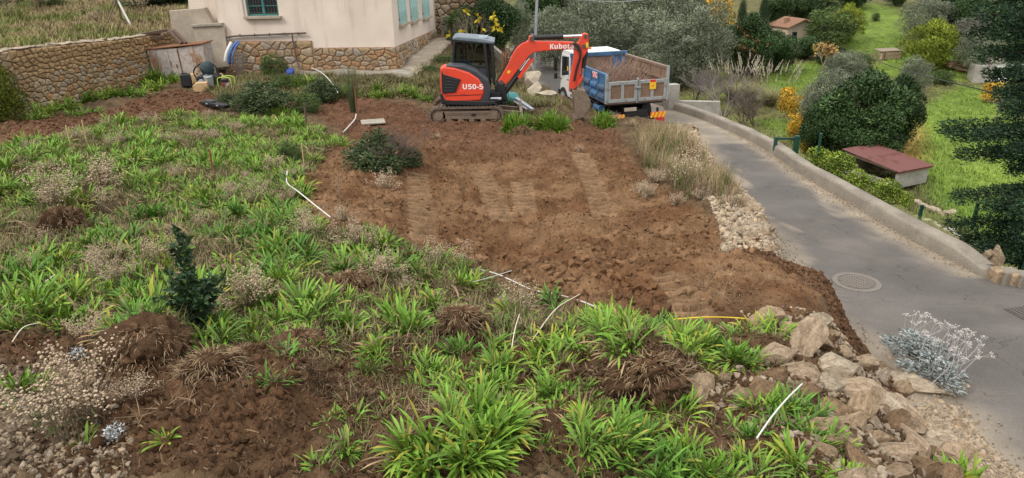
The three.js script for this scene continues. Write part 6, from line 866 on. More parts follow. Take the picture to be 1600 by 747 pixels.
// ---- between the house and the lane
tree('broad', 765, 96, -22, 110, 'dense dark evergreen tree between the house and the lane', 'tree', { z: -38 }); tree('mid', 722, 88, 10, 60, 'dark bush beside the house corner in front of the evergreen', 'shrub', { z: -37 }); tree('olive', 812, 66, -10, 45, 'loose light green tree at the bend of the lane', 'tree', { z: -46 }); tree('mid', 700, 40, -20, 60, 'shrubby tree above the stone wall beside the house', 'tree', { z: -46 });
{ const t = bare(0, 'pale', 738, 92, 12, 66, 'thin bare shrub with large bright yellow leaves in front of the evergreen', 'shrub', { z: -35 }); const L = new LB(), r = rng(6); for (const [px, py] of [[728, 16], [748, 24], [772, 28], [771, 34], [773, 40], [775, 45], [782, 44], [746, 30], [723, 47], [727, 52], [753, 44], [702, 53], [770, 24], [785, 43], [729, 19]]) { const q = atZ(px, py, -34.6 + r() * 0.8).sub(t.position).applyAxisAngle(V(0, 1, 0), -t.rotation.y); for (let k = 0; k < 3; k++) { const d = V(r() - 0.5, r() - 0.7, r() - 0.5).normalize(); L.leaf(q.x, q.y, q.z, d, V(r() - 0.5, r() - 0.5, r() - 0.5).cross(d).normalize(), 0.26, 0.16, [0.62, 0.47, 0.03]); } } put(t, 'yellow_leaves', L.geo(), M.leaf); }
tree('mid', 705, 112, 84, 55, 'low dark shrub along the concrete path beside the excavator cab', 'shrub', { z: -31 }); tree('mid', 672, 118, 100, 34, 'small grey-green shrub at the end of the concrete path', 'shrub', { z: -29 });
tree('mid', 427, 106, 80, 46, 'weedy green bush against the stone plinth, left of the blue bundle', 'shrub', { z: -28.6 }); tree('dusty', 373, 100, 72, 26, 'dry brownish creeper beside the blue hoses', 'shrub', { z: -28.9 });
// ---- the terrace on the left
tree('mid', 78, 12, -22, 56, 'dark bush at the back of the terrace, left of the tripod', 'shrub'); tree('broad', 232, 13, -16, 90, 'dark hedge-like bush behind the tripod', 'shrub'); tree('mid', 10, 8, -20, 60, 'dark brown-green bush in the top left corner', 'shrub'); tree('broad', 285, 9, -24, 56, 'dark bush at the back beside the house wall', 'shrub');
{ defKind('thuja', 1, { cols: C.thuja, leaf: 0.05, slim: 0.3, leaves: 14000, blobs: 60, blobR: 0.17, lo: 0.0, rise: 0.6, prof: [[0, 0.95], [0.4, 1], [0.75, 0.8], [1, 0.35]] }, M.bark); tree('thuja', 2, 186, 84, 96, 'rounded yellow-green clipped conifer bush at the left picture edge', 'shrub', { z: -20.4 }); }
// ---- the conifer at the right edge
{
  const z = -15.6, foot = atZ(1597, 470, z), t = thing('conifer', 'dark drooping conifer filling the right picture edge', 'conifer', [foot.x, ground(foot.x, z), z]), y0 = t.position.y, r = rng(77), tr = mb(), T0 = V(0, -0.3, 0), T1 = V(0.1, 8.2, 0.1); tr.bar(T0.toArray(), T1.toArray(), 0.2, 10, 0.06); const b = new LB(), d = V(0, 0, 0), s = V(0, 0, 0);
  const spray = (p, dir, L, n) => { for (let i = 0; i < n; i++) { const u = r(), q = p.clone().addScaledVector(dir, L * u), w = 0.17 * (1 - 0.5 * u); q.add(V((r() - 0.5) * w * 1.6, (r() - 0.6) * w * 2.2, (r() - 0.5) * w * 1.6)); d.copy(dir).add(V((r() - 0.5) * 1.9, (r() - 0.4) * 1.2, (r() - 0.5) * 1.9)).normalize(); s.set(r() - 0.5, r() - 0.5, r() - 0.5).cross(d).normalize(); const k = 0.6 + 0.8 * r(); b.leaf(q.x, q.y, q.z, d, s, 0.06 + 0.05 * r(), 0.032, [0.03 * k * (k > 1.2 ? 1.7 : 1), 0.06 * k * (k > 1.2 ? 1.6 : 1), 0.034 * k], 0.1); } };
  const branch = (tip, n = 9) => { const B = V(0, 0, 0).copy(tip).sub(t.position), root = V(0.03, clamp(B.y - 0.1 * Math.hypot(B.x, B.z) + 0.05, 0.2, 8), 0.03), mid = root.clone().lerp(B, 0.55).add(V(0, 0.1, 0)); tr.bar(root.toArray(), mid.toArray(), 0.035, 5, 0.022); tr.bar(mid.toArray(), B.toArray(), 0.022, 5, 0.008); for (let i = 0; i < n; i++) { const u = 0.12 + 0.88 * (i / (n - 1)), q = u < 0.55 ? root.clone().lerp(mid, u / 0.55) : mid.clone().lerp(B, (u - 0.55) / 0.45), main = B.clone().sub(root).normalize(); for (const k of [-1, 1]) { const dir = main.clone().multiplyScalar(0.9).add(V(-main.z, 0, main.x).multiplyScalar(k * 0.55)).add(V(0, -0.3 + 0.5 * r(), 0)).normalize(); spray(q, dir, 0.3 * (1.1 - 0.6 * u) + 0.08, 60); } spray(q, main.clone().add(V(0, 0.3, 0)).normalize(), 0.26, 70); } };
  for (const [px, py, dz] of [[1487, 198, 0.3], [1500, 212, -0.3], [1512, 240, 0.5], [1535, 212, 0.9], [1505, 306, 0.5], [1497, 350, 0.2], [1516, 372, -0.4], [1532, 388, 0.7], [1550, 322, 1.0], [1550, 378, 0.2], [1572, 398, 0.8], [1570, 146, 0.3], [1558, 118, -0.4], [1545, 84, 0.4], [1536, 52, 0.1], [1540, 22, 0.5], [1548, -6, 0.2], [1566, 50, 0.8], [1580, 166, 0.8], [1545, -30, 0.3], [1575, 84, -0.8], [1585, 235, 0.9], [1588, 20, 0.9], [1592, 330, 1.3], [1590, 110, 1.1], [1592, 360, 1.2], [1560, 240, 0.2]]) branch(atZ(px, py, z + dz));
  for (let y = -10; y < 420; y += 30) for (const q of [1568, 1586]) if (q > 1580 || y > 300) branch(atZ(q + 9 * r(), y + 12 * r(), z + (r() - 0.5) * 0.9), 7);
  for (let i = 0; i < 12; i++) { const a = -0.7 + r() * 1.4, y = y0 + 0.8 + i * 0.28; branch(V(t.position.x + Math.cos(a) * 1.5, y, z + Math.sin(a) * 1.5), 7); }
  put(t, 'trunk', tr.geo(2), M.bark); put(t, 'foliage', b.geo(), M.leafMatt);
}
// ---------------------------------------------------------------- clumps, weeds and shrubs of the garden
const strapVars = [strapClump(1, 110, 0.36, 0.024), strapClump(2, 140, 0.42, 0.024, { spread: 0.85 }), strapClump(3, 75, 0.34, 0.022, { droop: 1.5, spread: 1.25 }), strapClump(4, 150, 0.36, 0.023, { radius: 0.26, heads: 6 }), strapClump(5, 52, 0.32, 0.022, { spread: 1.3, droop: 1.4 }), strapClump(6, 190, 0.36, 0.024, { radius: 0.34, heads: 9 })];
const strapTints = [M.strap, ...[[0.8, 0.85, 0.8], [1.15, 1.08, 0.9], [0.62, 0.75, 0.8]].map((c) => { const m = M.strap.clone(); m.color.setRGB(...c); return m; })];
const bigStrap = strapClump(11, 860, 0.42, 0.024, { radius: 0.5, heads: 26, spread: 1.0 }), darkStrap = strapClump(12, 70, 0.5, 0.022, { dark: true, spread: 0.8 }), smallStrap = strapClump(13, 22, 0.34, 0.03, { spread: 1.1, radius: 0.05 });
const clumpLabel = { 0: ['biggest bright green strap-leaved clump, at the front centre', 0] };
function clump(geo, px, py, w, label, group, o = {}) { // w: width in the photograph
  const p = o.at ?? gp(px, py), s = p.distanceTo(eye) / F; geo.computeBoundingBox(); const k = w ? w * s / ((geo.boundingBox.max.x - geo.boundingBox.min.x) * 0.86) : o.k;
  const t = thing('agapanthus_clump', label, o.cat ?? 'plant', [p.x, garden(p.x, p.z) - 0.03, p.z], R() * 6.28, group); put(t, 'leaves', geo, o.m ?? M.strap); t.scale.set(k, k * (o.tall ?? 1), k); taken.push([p.x, p.z, 0.3 * k]); return t;
}
const taken = [];
const own = [[bigStrap, 702, 690, 205, 'biggest bright green strap-leaved clump, at the front centre of the picture'], [strapVars[5], 985, 548, 150, 'broad strap-leaved clump on a raised block of soil where the yellow tape starts'], [strapVars[1], 808, 500, 100, 'upright green strap-leaved clump where the white tape meets the leaves'], [strapVars[3], 372, 452, 90, 'tall bright strap-leaved clump right of the dark leafy shrub'], [strapVars[5], 575, 425, 135, 'wide bright strap-leaved clump below the bend of the white pipe'], [darkStrap, 580, 590, 80, 'narrow-leaved dark green clump left of the biggest clump'], [strapVars[0], 36, 618, 74, 'lone strap-leaved clump on dug soil at the far left front'], [strapVars[4], 190, 405, 78, 'strap-leaved clump in the middle of the left field, with dead brown leaves below'], [strapVars[2], 862, 655, 76, 'small yellowish strap-leaved clump right of the biggest clump'], [strapVars[1], 1255, 735, 120, 'strap-leaved clump at the bottom edge below the rock pile'], [strapVars[3], 1165, 740, 110, 'strap-leaved clump at the bottom edge beside the white string'], [strapVars[0], 1220, 650, 74, 'strap-leaved clump growing against the left of the rock pile'], [bigStrap, 815, 204, 52, 'grassy clump on a turf mound just in front of the excavator tracks'], [bigStrap, 866, 203, 60, 'grassy clump below the bucket of the excavator'], [bigStrap, 940, 198, 44, 'grassy clump right of the excavator bucket'], [strapVars[5], 790, 166, 36, 'bright clump under the excavator boom']];
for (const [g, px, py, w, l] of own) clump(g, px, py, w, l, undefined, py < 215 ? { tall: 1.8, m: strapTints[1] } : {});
const frontL = 'green strap-leaved clump among the dug soil in the front of the garden', fieldL = 'green strap-leaved clump in the weedy field left of the bare soil', wallL = 'green strap-leaved clump at the foot of the stone retaining wall', houseL = 'green strap-leaved clump in the strip in front of the house';
const marks = [[312, 500, 'beside the tall dark leafy shrub'], [452, 310, 'near the bend of the white pipe'], [333, 270, 'around the rusty orange stake'], [85, 330, 'near the tan seed heads on the turf stump'], [30, 450, 'by the pale cut stalk at the left edge'], [590, 420, 'along the edge of the bare soil'], [700, 470, 'between the biggest clump and the bare soil'], [150, 300, 'around the pale greyish dry weed'], [455, 240, 'below the wooden stake'], [125, 235, 'by the two thin pale stakes'], [860, 490, 'under the white tape'], [200, 430, 'between the turf stump and the dug soil'], [440, 500, 'right of the brownish dry weed'], [250, 205, 'along the reddish soil strip at the back'], [420, 380, 'below the white pipe'], [240, 330, 'in the middle of the left field'], [570, 520, 'behind the narrow-leaved dark clump']].map(([a, b, c]) => [gp(a, b), c]);
const nearest = (x, z) => { let q = 1e9, n = ''; for (const [p, c] of marks) { const d = (p.x - x) ** 2 + (p.z - z) ** 2; if (d < q) { q = d; n = c; } } return n; };
for (const [px, py, w, v] of [[855, 575, 120, 3], [775, 590, 105, 1], [640, 520, 96, 0], [215, 512, 105, 5], [120, 508, 105, 3], [1090, 572, 66, 4], [1150, 575, 78, 0], [1000, 655, 80, 2], [1140, 668, 60, 4], [950, 735, 90, 4], [540, 705, 80, 2], [470, 485, 80, 1], [430, 605, 70, 2], [1490, 760, 90, 0], [720, 450, 70, 0], [690, 490, 90, 1], [520, 480, 90, 3], [455, 560, 74, 4], [330, 560, 60, 6], [600, 640, 60, 4], [760, 545, 90, 2], [900, 560, 80, 4], [840, 700, 70, 2], [890, 735, 90, 3], [1060, 735, 80, 0], [500, 745, 80, 2], [1040, 670, 60, 6], [960, 620, 50, 6], [560, 660, 70, 4], [260, 690, 46, 6], [130, 700, 56, 6], [1190, 565, 50, 6], [640, 730, 90, 3], [765, 735, 100, 1], [1330, 752, 70, 0], [655, 470, 70, 2], [1120, 590, 50, 6], [480, 530, 74, 2], [720, 610, 60, 2], [540, 520, 80, 0], [610, 480, 90, 1], [590, 530, 60, 2], [400, 500, 60, 4], [440, 450, 60, 0]]) clump(v === 6 ? smallStrap : strapVars[v], px, py, w * 1.02, 'green strap-leaved clump in dug soil, ' + (px < 300 ? 'front left' : px > 1030 ? 'left of the rock pile' : py > 690 ? 'at the bottom edge' : py > 590 ? 'around the biggest clump' : px < 620 ? 'between the dark shrub and the dug soil' : 'just below the white tape'), 'front clumps ' + (px < 300 ? 'left' : px > 1030 ? 'by the rocks' : py > 690 ? 'at the bottom' : py > 590 ? 'around the biggest' : px < 620 ? 'by the dark shrub' : 'below the tape'), { m: strapTints[(px + py) % 4] });
for (const [px, py, w, v] of [[70, 180, 46, 2], [100, 172, 50, 0], [130, 162, 46, 1], [165, 155, 44, 2], [190, 152, 46, 3], [215, 150, 46, 0], [212, 132, 46, 1], [235, 130, 46, 3], [258, 128, 44, 0], [280, 128, 40, 2], [240, 142, 44, 2], [150, 178, 30, 4], [55, 190, 40, 0], [120, 182, 34, 4]]) clump(strapVars[v % 2 ? 1 : 3], px, py, w * 0.9, wallL, 'strap-leaved clumps below the retaining wall', { tall: 1.15, m: strapTints[v % 3] });
for (const [px, py, w, v] of [[470, 140, 46, 1], [490, 136, 50, 3], [456, 132, 36, 0], [575, 152, 40, 0], [600, 152, 44, 2], [625, 150, 44, 3], [650, 152, 44, 1], [670, 158, 36, 0], [520, 150, 40, 2], [545, 148, 40, 1], [845, 152, 36, 0], [866, 156, 30, 2], [590, 144, 36, 1], [640, 142, 30, 4]]) clump(strapVars[v % 2 ? 1 : 5], px, py, w * 0.9, houseL, 'strap-leaved clumps in front of the house', { tall: 1.1, m: strapTints[v % 3] });
const bigAt = gp(702, 690);
// scatter over the weedy field
const field = poly([[0, 236], [110, 214], [200, 192], [350, 182], [460, 182], [510, 215], [540, 230], [500, 250], [470, 285], [455, 330], [515, 366], [600, 372], [690, 402], [760, 440], [850, 478], [930, 495], [900, 520], [700, 560], [560, 560], [440, 535], [310, 540], [190, 535], [100, 520], [0, 525], [-90, 500], [-90, 260]]);
const front = poly([[440, 540], [700, 560], [930, 500], [1060, 515], [1210, 520], [1260, 640], [1300, 760], [480, 760], [520, 640], [500, 590]]);
const box = (P) => [Math.min(...P.map((p) => p[0])), Math.max(...P.map((p) => p[0])), Math.min(...P.map((p) => p[1])), Math.max(...P.map((p) => p[1]))];
function scatter(P, n, f, seed) { const r = rng(seed), [a, b, c, d] = box(P); let k = 0, tries = 0; while (k < n && tries++ < n * 30) { const x = lerp(a, b, r()), z = lerp(c, d, r()); if (inPoly(x, z, P) && f(x, z, r)) k++; } }
function inst(name, geo, m, list, label, cat, kind = 'stuff') { const o = new THREE.InstancedMesh(geo, m, list.length); o.name = numbered(name); const M4 = new THREE.Matrix4(), q = new THREE.Quaternion(), e = new THREE.Euler(), cc = new THREE.Color(); list.forEach(([x, y, z, rx, ry, rz, sx, sy, sz, col], i) => { M4.compose(V(x, y, z), q.setFromEuler(e.set(rx, ry, rz)), V(sx, sy ?? sx, sz ?? sx)); o.setMatrixAt(i, M4); if (col) o.setColorAt(i, cc.setRGB(...col)); }); o.castShadow = o.receiveShadow = true; scene.add(o); tag(o, label, cat, null, kind); return o; }
{
  const rest = []; let n = 0; const list = [];
  scatter(field, 545, (x, z, r) => { if (fbm(x * 0.75 + 3, z * 0.75, 3) < 0.48 && r() < 0.9) return false; for (const t of taken) if ((t[0] - x) ** 2 + (t[1] - z) ** 2 < 0.27 * 0.27) return false; list.push([x, z, 0.55 + 0.85 * r() * r() + 0.16 * r(), Math.floor(r() * 6), Math.floor(r() * 4)]); taken.push([x, z, 0.3]); return true; }, 21);
  list.sort((a, b) => (a[0] ** 2 + a[1] ** 2) - (b[0] ** 2 + b[1] ** 2));
  for (const [x, z, k, v, m] of list) { if (n++ < 205) { const L = nearest(x, z); clump(strapVars[v], 0, 0, 0, 'green strap-leaved clump in the weedy field, ' + L, 'strap-leaved clumps of the field, ' + L, { at: V(x, 0, z), k, m: strapTints[m] }); } else rest.push([v, x, z, k]); }
  for (let v = 0; v < 6; v++) inst('agapanthus_leaves', strapVars[v], M.strap, rest.filter((q) => q[0] === v).map(([, x, z, k]) => [x, garden(x, z) - 0.03, z, 0, R() * 6.28, 0, k, k, k]), 'green strap leaves covering the farther part of the weedy field', 'plants');
}
{
  const rest = [[], [], [], [], [], []]; let n = 0;
  scatter(front, 54, (x, z, r) => { if (x > edgeL(z) - bankW(z) * 0.85 || fbm(x * 0.9 + 13, z * 0.9, 3) < 0.4) return false; if (Math.hypot(x - bigAt.x, z - bigAt.z) < 0.95) return false; for (const t of taken) if ((t[0] - x) ** 2 + (t[1] - z) ** 2 < Math.max(0.2, t[2] * 0.8) ** 2) return false; const k = 0.45 + 0.4 * r(), v = Math.floor(r() * 6), m = Math.floor(r() * 4); taken.push([x, z, 0.28 * k]); if (n++ < 48) { const L = nearest(x, z); clump(strapVars[v], 0, 0, 0, 'green strap-leaved clump in the half-dug front ground, ' + L, 'front strap-leaved clumps, ' + L, { at: V(x, 0, z), k, m: strapTints[m] }); } else rest[v].push([x, garden(x, z) - 0.03, z, 0, r() * 6.28, 0, k * 0.8, k * 0.8, k * 0.8]); return true; }, 23);
  rest.forEach((L, v) => inst('agapanthus_leaves', strapVars[v], M.strap, L, 'small strap-leaved tufts scattered over the front of the garden', 'plants'));
}
// dry weeds with tan seed heads
const weedVars = [seedWeed(1, 22, 0.5), seedWeed(2, 30, 0.42, { spread: 1.2 }), seedWeed(3, 16, 0.6, { spread: 0.8, green: true }), seedWeed(4, 26, 0.35, { spread: 1.5, puff: 0.008 })];
function weed(v, px, py, w, label, group, k0) { const p = Array.isArray(px) ? V(px[0], 0, px[1]) : gp(px, py), s = p.distanceTo(eye) / F, g = weedVars[v]; g.computeBoundingBox(); const k = w ? w * s / ((g.boundingBox.max.x - g.boundingBox.min.x) * 0.8) : k0, t = thing('dry_weed', label, 'weed', [p.x, garden(p.x, p.z) - 0.02, p.z], R() * 6.28, group); put(t, 'stems', g, M.leafMatt); t.scale.setScalar(k); return t; }
weed(0, 150, 660, 130, 'large tan-headed dry weed on the pale gravel at the left front'); weed(2, 110, 690, 110, 'tall thin dry weed with green leaves at the lower left corner'); weed(1, 606, 298, 48, 'lone dry weed with pale heads on the bare soil below the cut branches'); weed(0, 85, 330, 76, 'cluster of tan seed heads on a brown turf stump at the left'); weed(3, 150, 300, 80, 'pale greyish dry weed in the left field'); weed(3, 385, 490, 96, 'brownish dry weed right of the dark leafy shrub'); weed(2, 1070, 300, 60, 'tall straw-coloured weed at the lane edge of the bare soil'); weed(1, 205, 640, 60, 'dry weed beside the large tan-headed one on the gravel');
for (let i = 0; i < 64; i++) { let x, z, k = 0; const [a, b, c, d] = box(field); do { x = lerp(a, b, R()); z = lerp(c, d, R()); } while ((!inPoly(x, z, field)) && k++ < 60); weed(i % 4, [x, z], 0, 0, 'tan-headed dry weed in the weedy field, ' + nearest(x, z), 'dry weeds of the field, ' + nearest(x, z), 0.5 + 0.5 * R()); }
for (let i = 0; i < 14; i++) { const px = lerp(985, 1150, R()), py = lerp(215, 330, R() * 0.9 + (px - 985) / 165 * 0.1); if (py < 205 + (px - 985) * 0.55) continue; weed(i % 2 ? 3 : 1, px, py, 24 + 12 * R(), 'straw-coloured dry weed along the lane edge of the bare soil', 'dry weeds by the lane'); }
for (let i = 0; i < 22; i++) { const x = lerp(-36, -17.5, R()), z = lerp(-24, -40, R()), t = thing('dry_weed', 'tan dry brush on the grassy terrace above the stone wall', 'weed', [x, terrace(x, z) - 0.03, z], R() * 6, 'dry brush on the terrace'); put(t, 'stems', weedVars[i % 4], M.leafMatt); t.scale.setScalar(1.6 + 1.3 * R()); }
// dark shrubs of the garden
defKind('bush', 2, { cols: C.bush, leaf: 0.055, slim: 0.38, leaves: 6500, blobs: 44, blobR: 0.13, lo: 0.0, m: M.leafMatt, prof: [[0, 1.05], [0.35, 1], [0.7, 0.7], [1, 0.3]] }, M.bark); defKind('leafy', 1, { cols: [[0.035, 0.07, 0.035], [0.05, 0.09, 0.045], [0.028, 0.055, 0.03]], leaf: 0.085, slim: 0.48, leaves: 2300, blobs: 24, blobR: 0.17, lo: 0.0, m: M.leaf, prof: [[0, 1.1], [0.3, 0.95], [0.55, 0.55], [0.8, 0.5], [1, 0.3]] }, M.bark);
{ const t = tree('bush', 590, 268, 196, 138, 'heap of cut dark leafy branches on the bare soil', 'shrub', { name: 'cut_branches' }); t.rotation.y = 0.3; t.children[1].scale.z *= 0.8; const o = put(t, 'branches', tw[1].geo, twigMats.dark); o.scale.set(1.9, 1.1, 1.5); } tree('bush', 645, 262, 224, 50, 'small leafy shrub at the right end of the cut branches', 'shrub'); { const { p, h } = sized(312, 520, 345, 100), t = thing('shrub', 'tall dark leafy shrub standing in the weedy field', 'shrub', [p.x, garden(p.x, p.z) - 0.03, p.z]), r = rng(31), st = mb(), L = new LB(), d = V(0, 0, 0), s = V(0, 0, 0); for (let i = 0; i < 28; i++) { const az = r() * 6.28, H = h * (i < 3 ? 0.85 + 0.2 * r() : 0.3 + 0.4 * r()), lean = (i < 3 ? 0.1 : 0.27) * (0.4 + r()), P = []; for (let k = 0; k <= 5; k++) { const u = k / 5; P.push([Math.cos(az) * lean * u * u + (r() - 0.5) * 0.03, H * u * (1 - 0.1 * u), Math.sin(az) * lean * u * u + (r() - 0.5) * 0.03]); } st.tube(P, 0.007, 4, 8); for (let k = 0; k < H * 150; k++) { const u = 0.08 + 0.92 * r(), q = Math.min(4, Math.floor(u * 5)), f = u * 5 - q, a = P[q], b = P[q + 1]; d.set(r() - 0.5, r() * 0.6 - 0.1, r() - 0.5).normalize(); s.set(r() - 0.5, r() - 0.5, r() - 0.5).cross(d).normalize(); const k2 = 0.6 + 0.8 * r(), c = r() > 0.93 ? [0.12, 0.22, 0.04] : [0.032, 0.068, 0.028]; L.leaf(lerp(a[0], b[0], f), lerp(a[1], b[1], f), lerp(a[2], b[2], f), d, s, 0.06 + 0.04 * r(), 0.04, c.map((v) => v * k2), 0.15); } } st.build('stem', M.bark, t); put(t, 'foliage', L.geo(), M.leaf); } tree('bush', 410, 178, 122, 120, 'big tangled grey-green shrub in front of the house', 'shrub'); tree('mid', 480, 178, 140, 60, 'dull green shrub right of the big tangled shrub', 'shrub'); tree('bush', 355, 165, 142, 44, 'small tangled shrub at the left of the big tangled shrub', 'shrub'); tree('bush', 505, 160, 116, 70, 'green shrub behind the white hose', 'shrub'); tree('mid', 450, 138, 114, 60, 'dark green shrub under the blue bundle', 'shrub'); tree('mid', 455, 255, 215, 46, 'dull tufted shrub in the field below the wooden stake', 'shrub');
for (const [px, py, w, l] of [[960, 190, 40, 'low dry shrub in front of the truck wheels'], [985, 198, 36, 'small brown weed right in front of the tailgate'], [905, 238, 34, 'small dark plant on the bare soil below the bucket'], [682, 218, 30, 'low twiggy plant on the bare soil in front of the tracks'], [540, 345, 90, 'low dull scrub at the left edge of the bare soil'], [480, 300, 50, 'low brown scrub beside the white pipe']]) { const { p, w: W } = sized(px, py, py - w * 0.5, w), t = thing('scrub', l, 'shrub', p.toArray(), R() * 6); put(t, 'stems', weedVars[3], M.leafMatt); t.scale.setScalar(W / 0.75); }
{ const b = new LB(), r = rng(15); for (let i = 0; i < 130; i++) { const az = r() * 6.28, k = 0.6 + 0.6 * r(); b.thin(Math.cos(az) * 0.08 * r(), 0, Math.sin(az) * 0.08 * r(), az, 1.54 - 0.2 * r(), 1.0 + 0.4 * r(), 0.012, 0.15, [0.06 * k, 0.08 * k, 0.035 * k], [0.1 * k, 0.12 * k, 0.06 * k]); } const { p, h } = sized(553, 178, 108, 20), t = thing('reed_tuft', 'tall thin upright dark reed tuft beside the rusty stake', 'reeds', p.toArray()); put(t, 'stems', b.geo(), M.leafMatt); t.scale.setScalar(h / 1.15); }
{ // silver-leaved shrub by the lane
  const p = gp(1440, 590), t = thing('silver_shrub', 'silvery blue-grey shrub with bare white stems leaning over the lane', 'shrub', [p.x, p.y, p.z]); const c = crown(404, { cols: [[0.29, 0.32, 0.31], [0.2, 0.225, 0.22], [0.38, 0.41, 0.4]], leaf: 0.055, slim: 0.5, leaves: 5200, blobs: 44, blobR: 0.115, lo: 0.0 }), f = put(t, 'foliage', c.geo, M.leafMatt); f.scale.set(0.72, 0.62, 1.35); f.rotation.y = 0.35;
  const r = rng(9), m = mb(), puffs = new LB(), grow = (a, d, L, rad, k) => { const q = a.clone().addScaledVector(d, L); m.bar(a.toArray(), q.toArray(), rad, 4, rad * 0.7); if (k > 2) { for (let i = 0; i < 3; i++) puffs.puff(q.x + (r() - 0.5) * 0.04, q.y + (r() - 0.5) * 0.04, q.z + (r() - 0.5) * 0.04, 0.012, [0.5, 0.47, 0.44]); return; } for (let i = 0; i < 2; i++) grow(q, d.clone().add(V((r() - 0.4) * 0.9, (r() - 0.4) * 0.6, (r() - 0.5) * 0.9)).normalize(), L * 0.66, rad * 0.7, k + 1); };
  for (let i = 0; i < 24; i++) grow(V((r() - 0.5) * 0.5, 0.25, (r() - 0.5) * 1.1), V(0.35 + (r() - 0.4) * 1.4, 0.7, -0.1 + (r() - 0.5) * 0.8).normalize(), 0.19 + 0.11 * r(), 0.006, 0); m.build('dry_stem', mat(0.4, 0.375, 0.36, 0.9), t); put(t, 'seed_head', puffs.geo(), M.leafMatt).userData.kind = 'stuff';
}
for (const [px, py, l] of [[122, 566, 'small white-grey silver plant on the dug soil at the left'], [182, 690, 'tiny white-grey silver plant beside the gravel at the left front']]) { const p = gp(px, py), t = thing('silver_plant', l, 'plant', p.toArray()); const c = crown(40 + px, { cols: [[0.4, 0.42, 0.42], [0.32, 0.34, 0.34]], leaf: 0.16, slim: 0.5, leaves: 240, blobs: 12, blobR: 0.25, lo: 0 }); const f = put(t, 'leaves', c.geo, M.leafMatt); f.scale.setScalar(0.17); }
const lumps = [];
// uprooted turf lumps with their roots
[[228, 545, 100, 58, 'big uprooted turf mound with hanging roots on the dug soil at the left front'], [722, 512, 82, 62, 'dark uprooted root ball between the clumps, above the biggest clump'], [1012, 600, 110, 66, 'uprooted root ball below the clump where the yellow tape starts'], [100, 362, 60, 50, 'brown turf stump under the tan seed heads at the left'], [545, 452, 70, 40, 'dry brown uprooted stump beside the bright clump below the pipe bend'], [470, 540, 80, 36, 'low uprooted turf lump right of the dark leafy shrub'], [330, 585, 80, 40, 'low crumbling turf lump right of the big turf mound'], [815, 212, 40, 22, 'dark turf mound carrying the grassy clump in front of the tracks']].forEach(([px, py, w, h, label], i) => {
  const p = gp(px, py), s = p.distanceTo(eye) / F, W = w * s * 0.56, H = h * s * 0.7, t = thing('root_ball', label, 'root ball', [p.x, garden(p.x, p.z) - 0.05, p.z], i * 1.7), r = rng(800 + i), g = mergeVertices(new THREE.IcosahedronGeometry(1, 14).deleteAttribute('uv').deleteAttribute('normal'), 1e-4), a = g.attributes.position, b = new LB();
  for (let k = 0; k < a.count; k++) { const v = V(a.getX(k), a.getY(k), a.getZ(k)), q = 0.95 + 0.9 * (fbm(v.x * 1.5 + i * 5, v.y * 1.8 + v.z * 1.5, 3) - 0.5) + 0.6 * (fbm(v.x * 4.5 + i, v.y * 4 + v.z * 4.5, 3) - 0.5) + 0.3 * (fbm(v.x * 13, v.z * 13 + v.y * 11, 2) - 0.5); a.setXYZ(k, v.x * q * W, (v.y > -0.4 ? v.y * q : -0.4) * H, v.z * q * W * 0.8); }
  g.computeVertexNormals(); mb().add(g).build('soil', M.rootSoil, t);
  for (let k = 0; k < 420; k++) { const az = r() * 6.28, e = r() * 1.4, x = Math.cos(az) * Math.cos(e) * W, y = Math.sin(e) * H, z = Math.sin(az) * Math.cos(e) * W * 0.8, v = 0.35 + 0.65 * r(); b.thin(x, y, z, az + (r() - 0.5) * 1.5, 0.8 - 1.5 * r(), 0.06 + 0.13 * r() * r(), 0.009, 2.4 * r(), [0.3 * v, 0.2 * v, 0.11 * v], [0.42 * v, 0.31 * v, 0.19 * v], 3); }
  put(t, 'roots', b.geo(), M.leafMatt); lumps.push([p.x, p.z, W, H]);
});
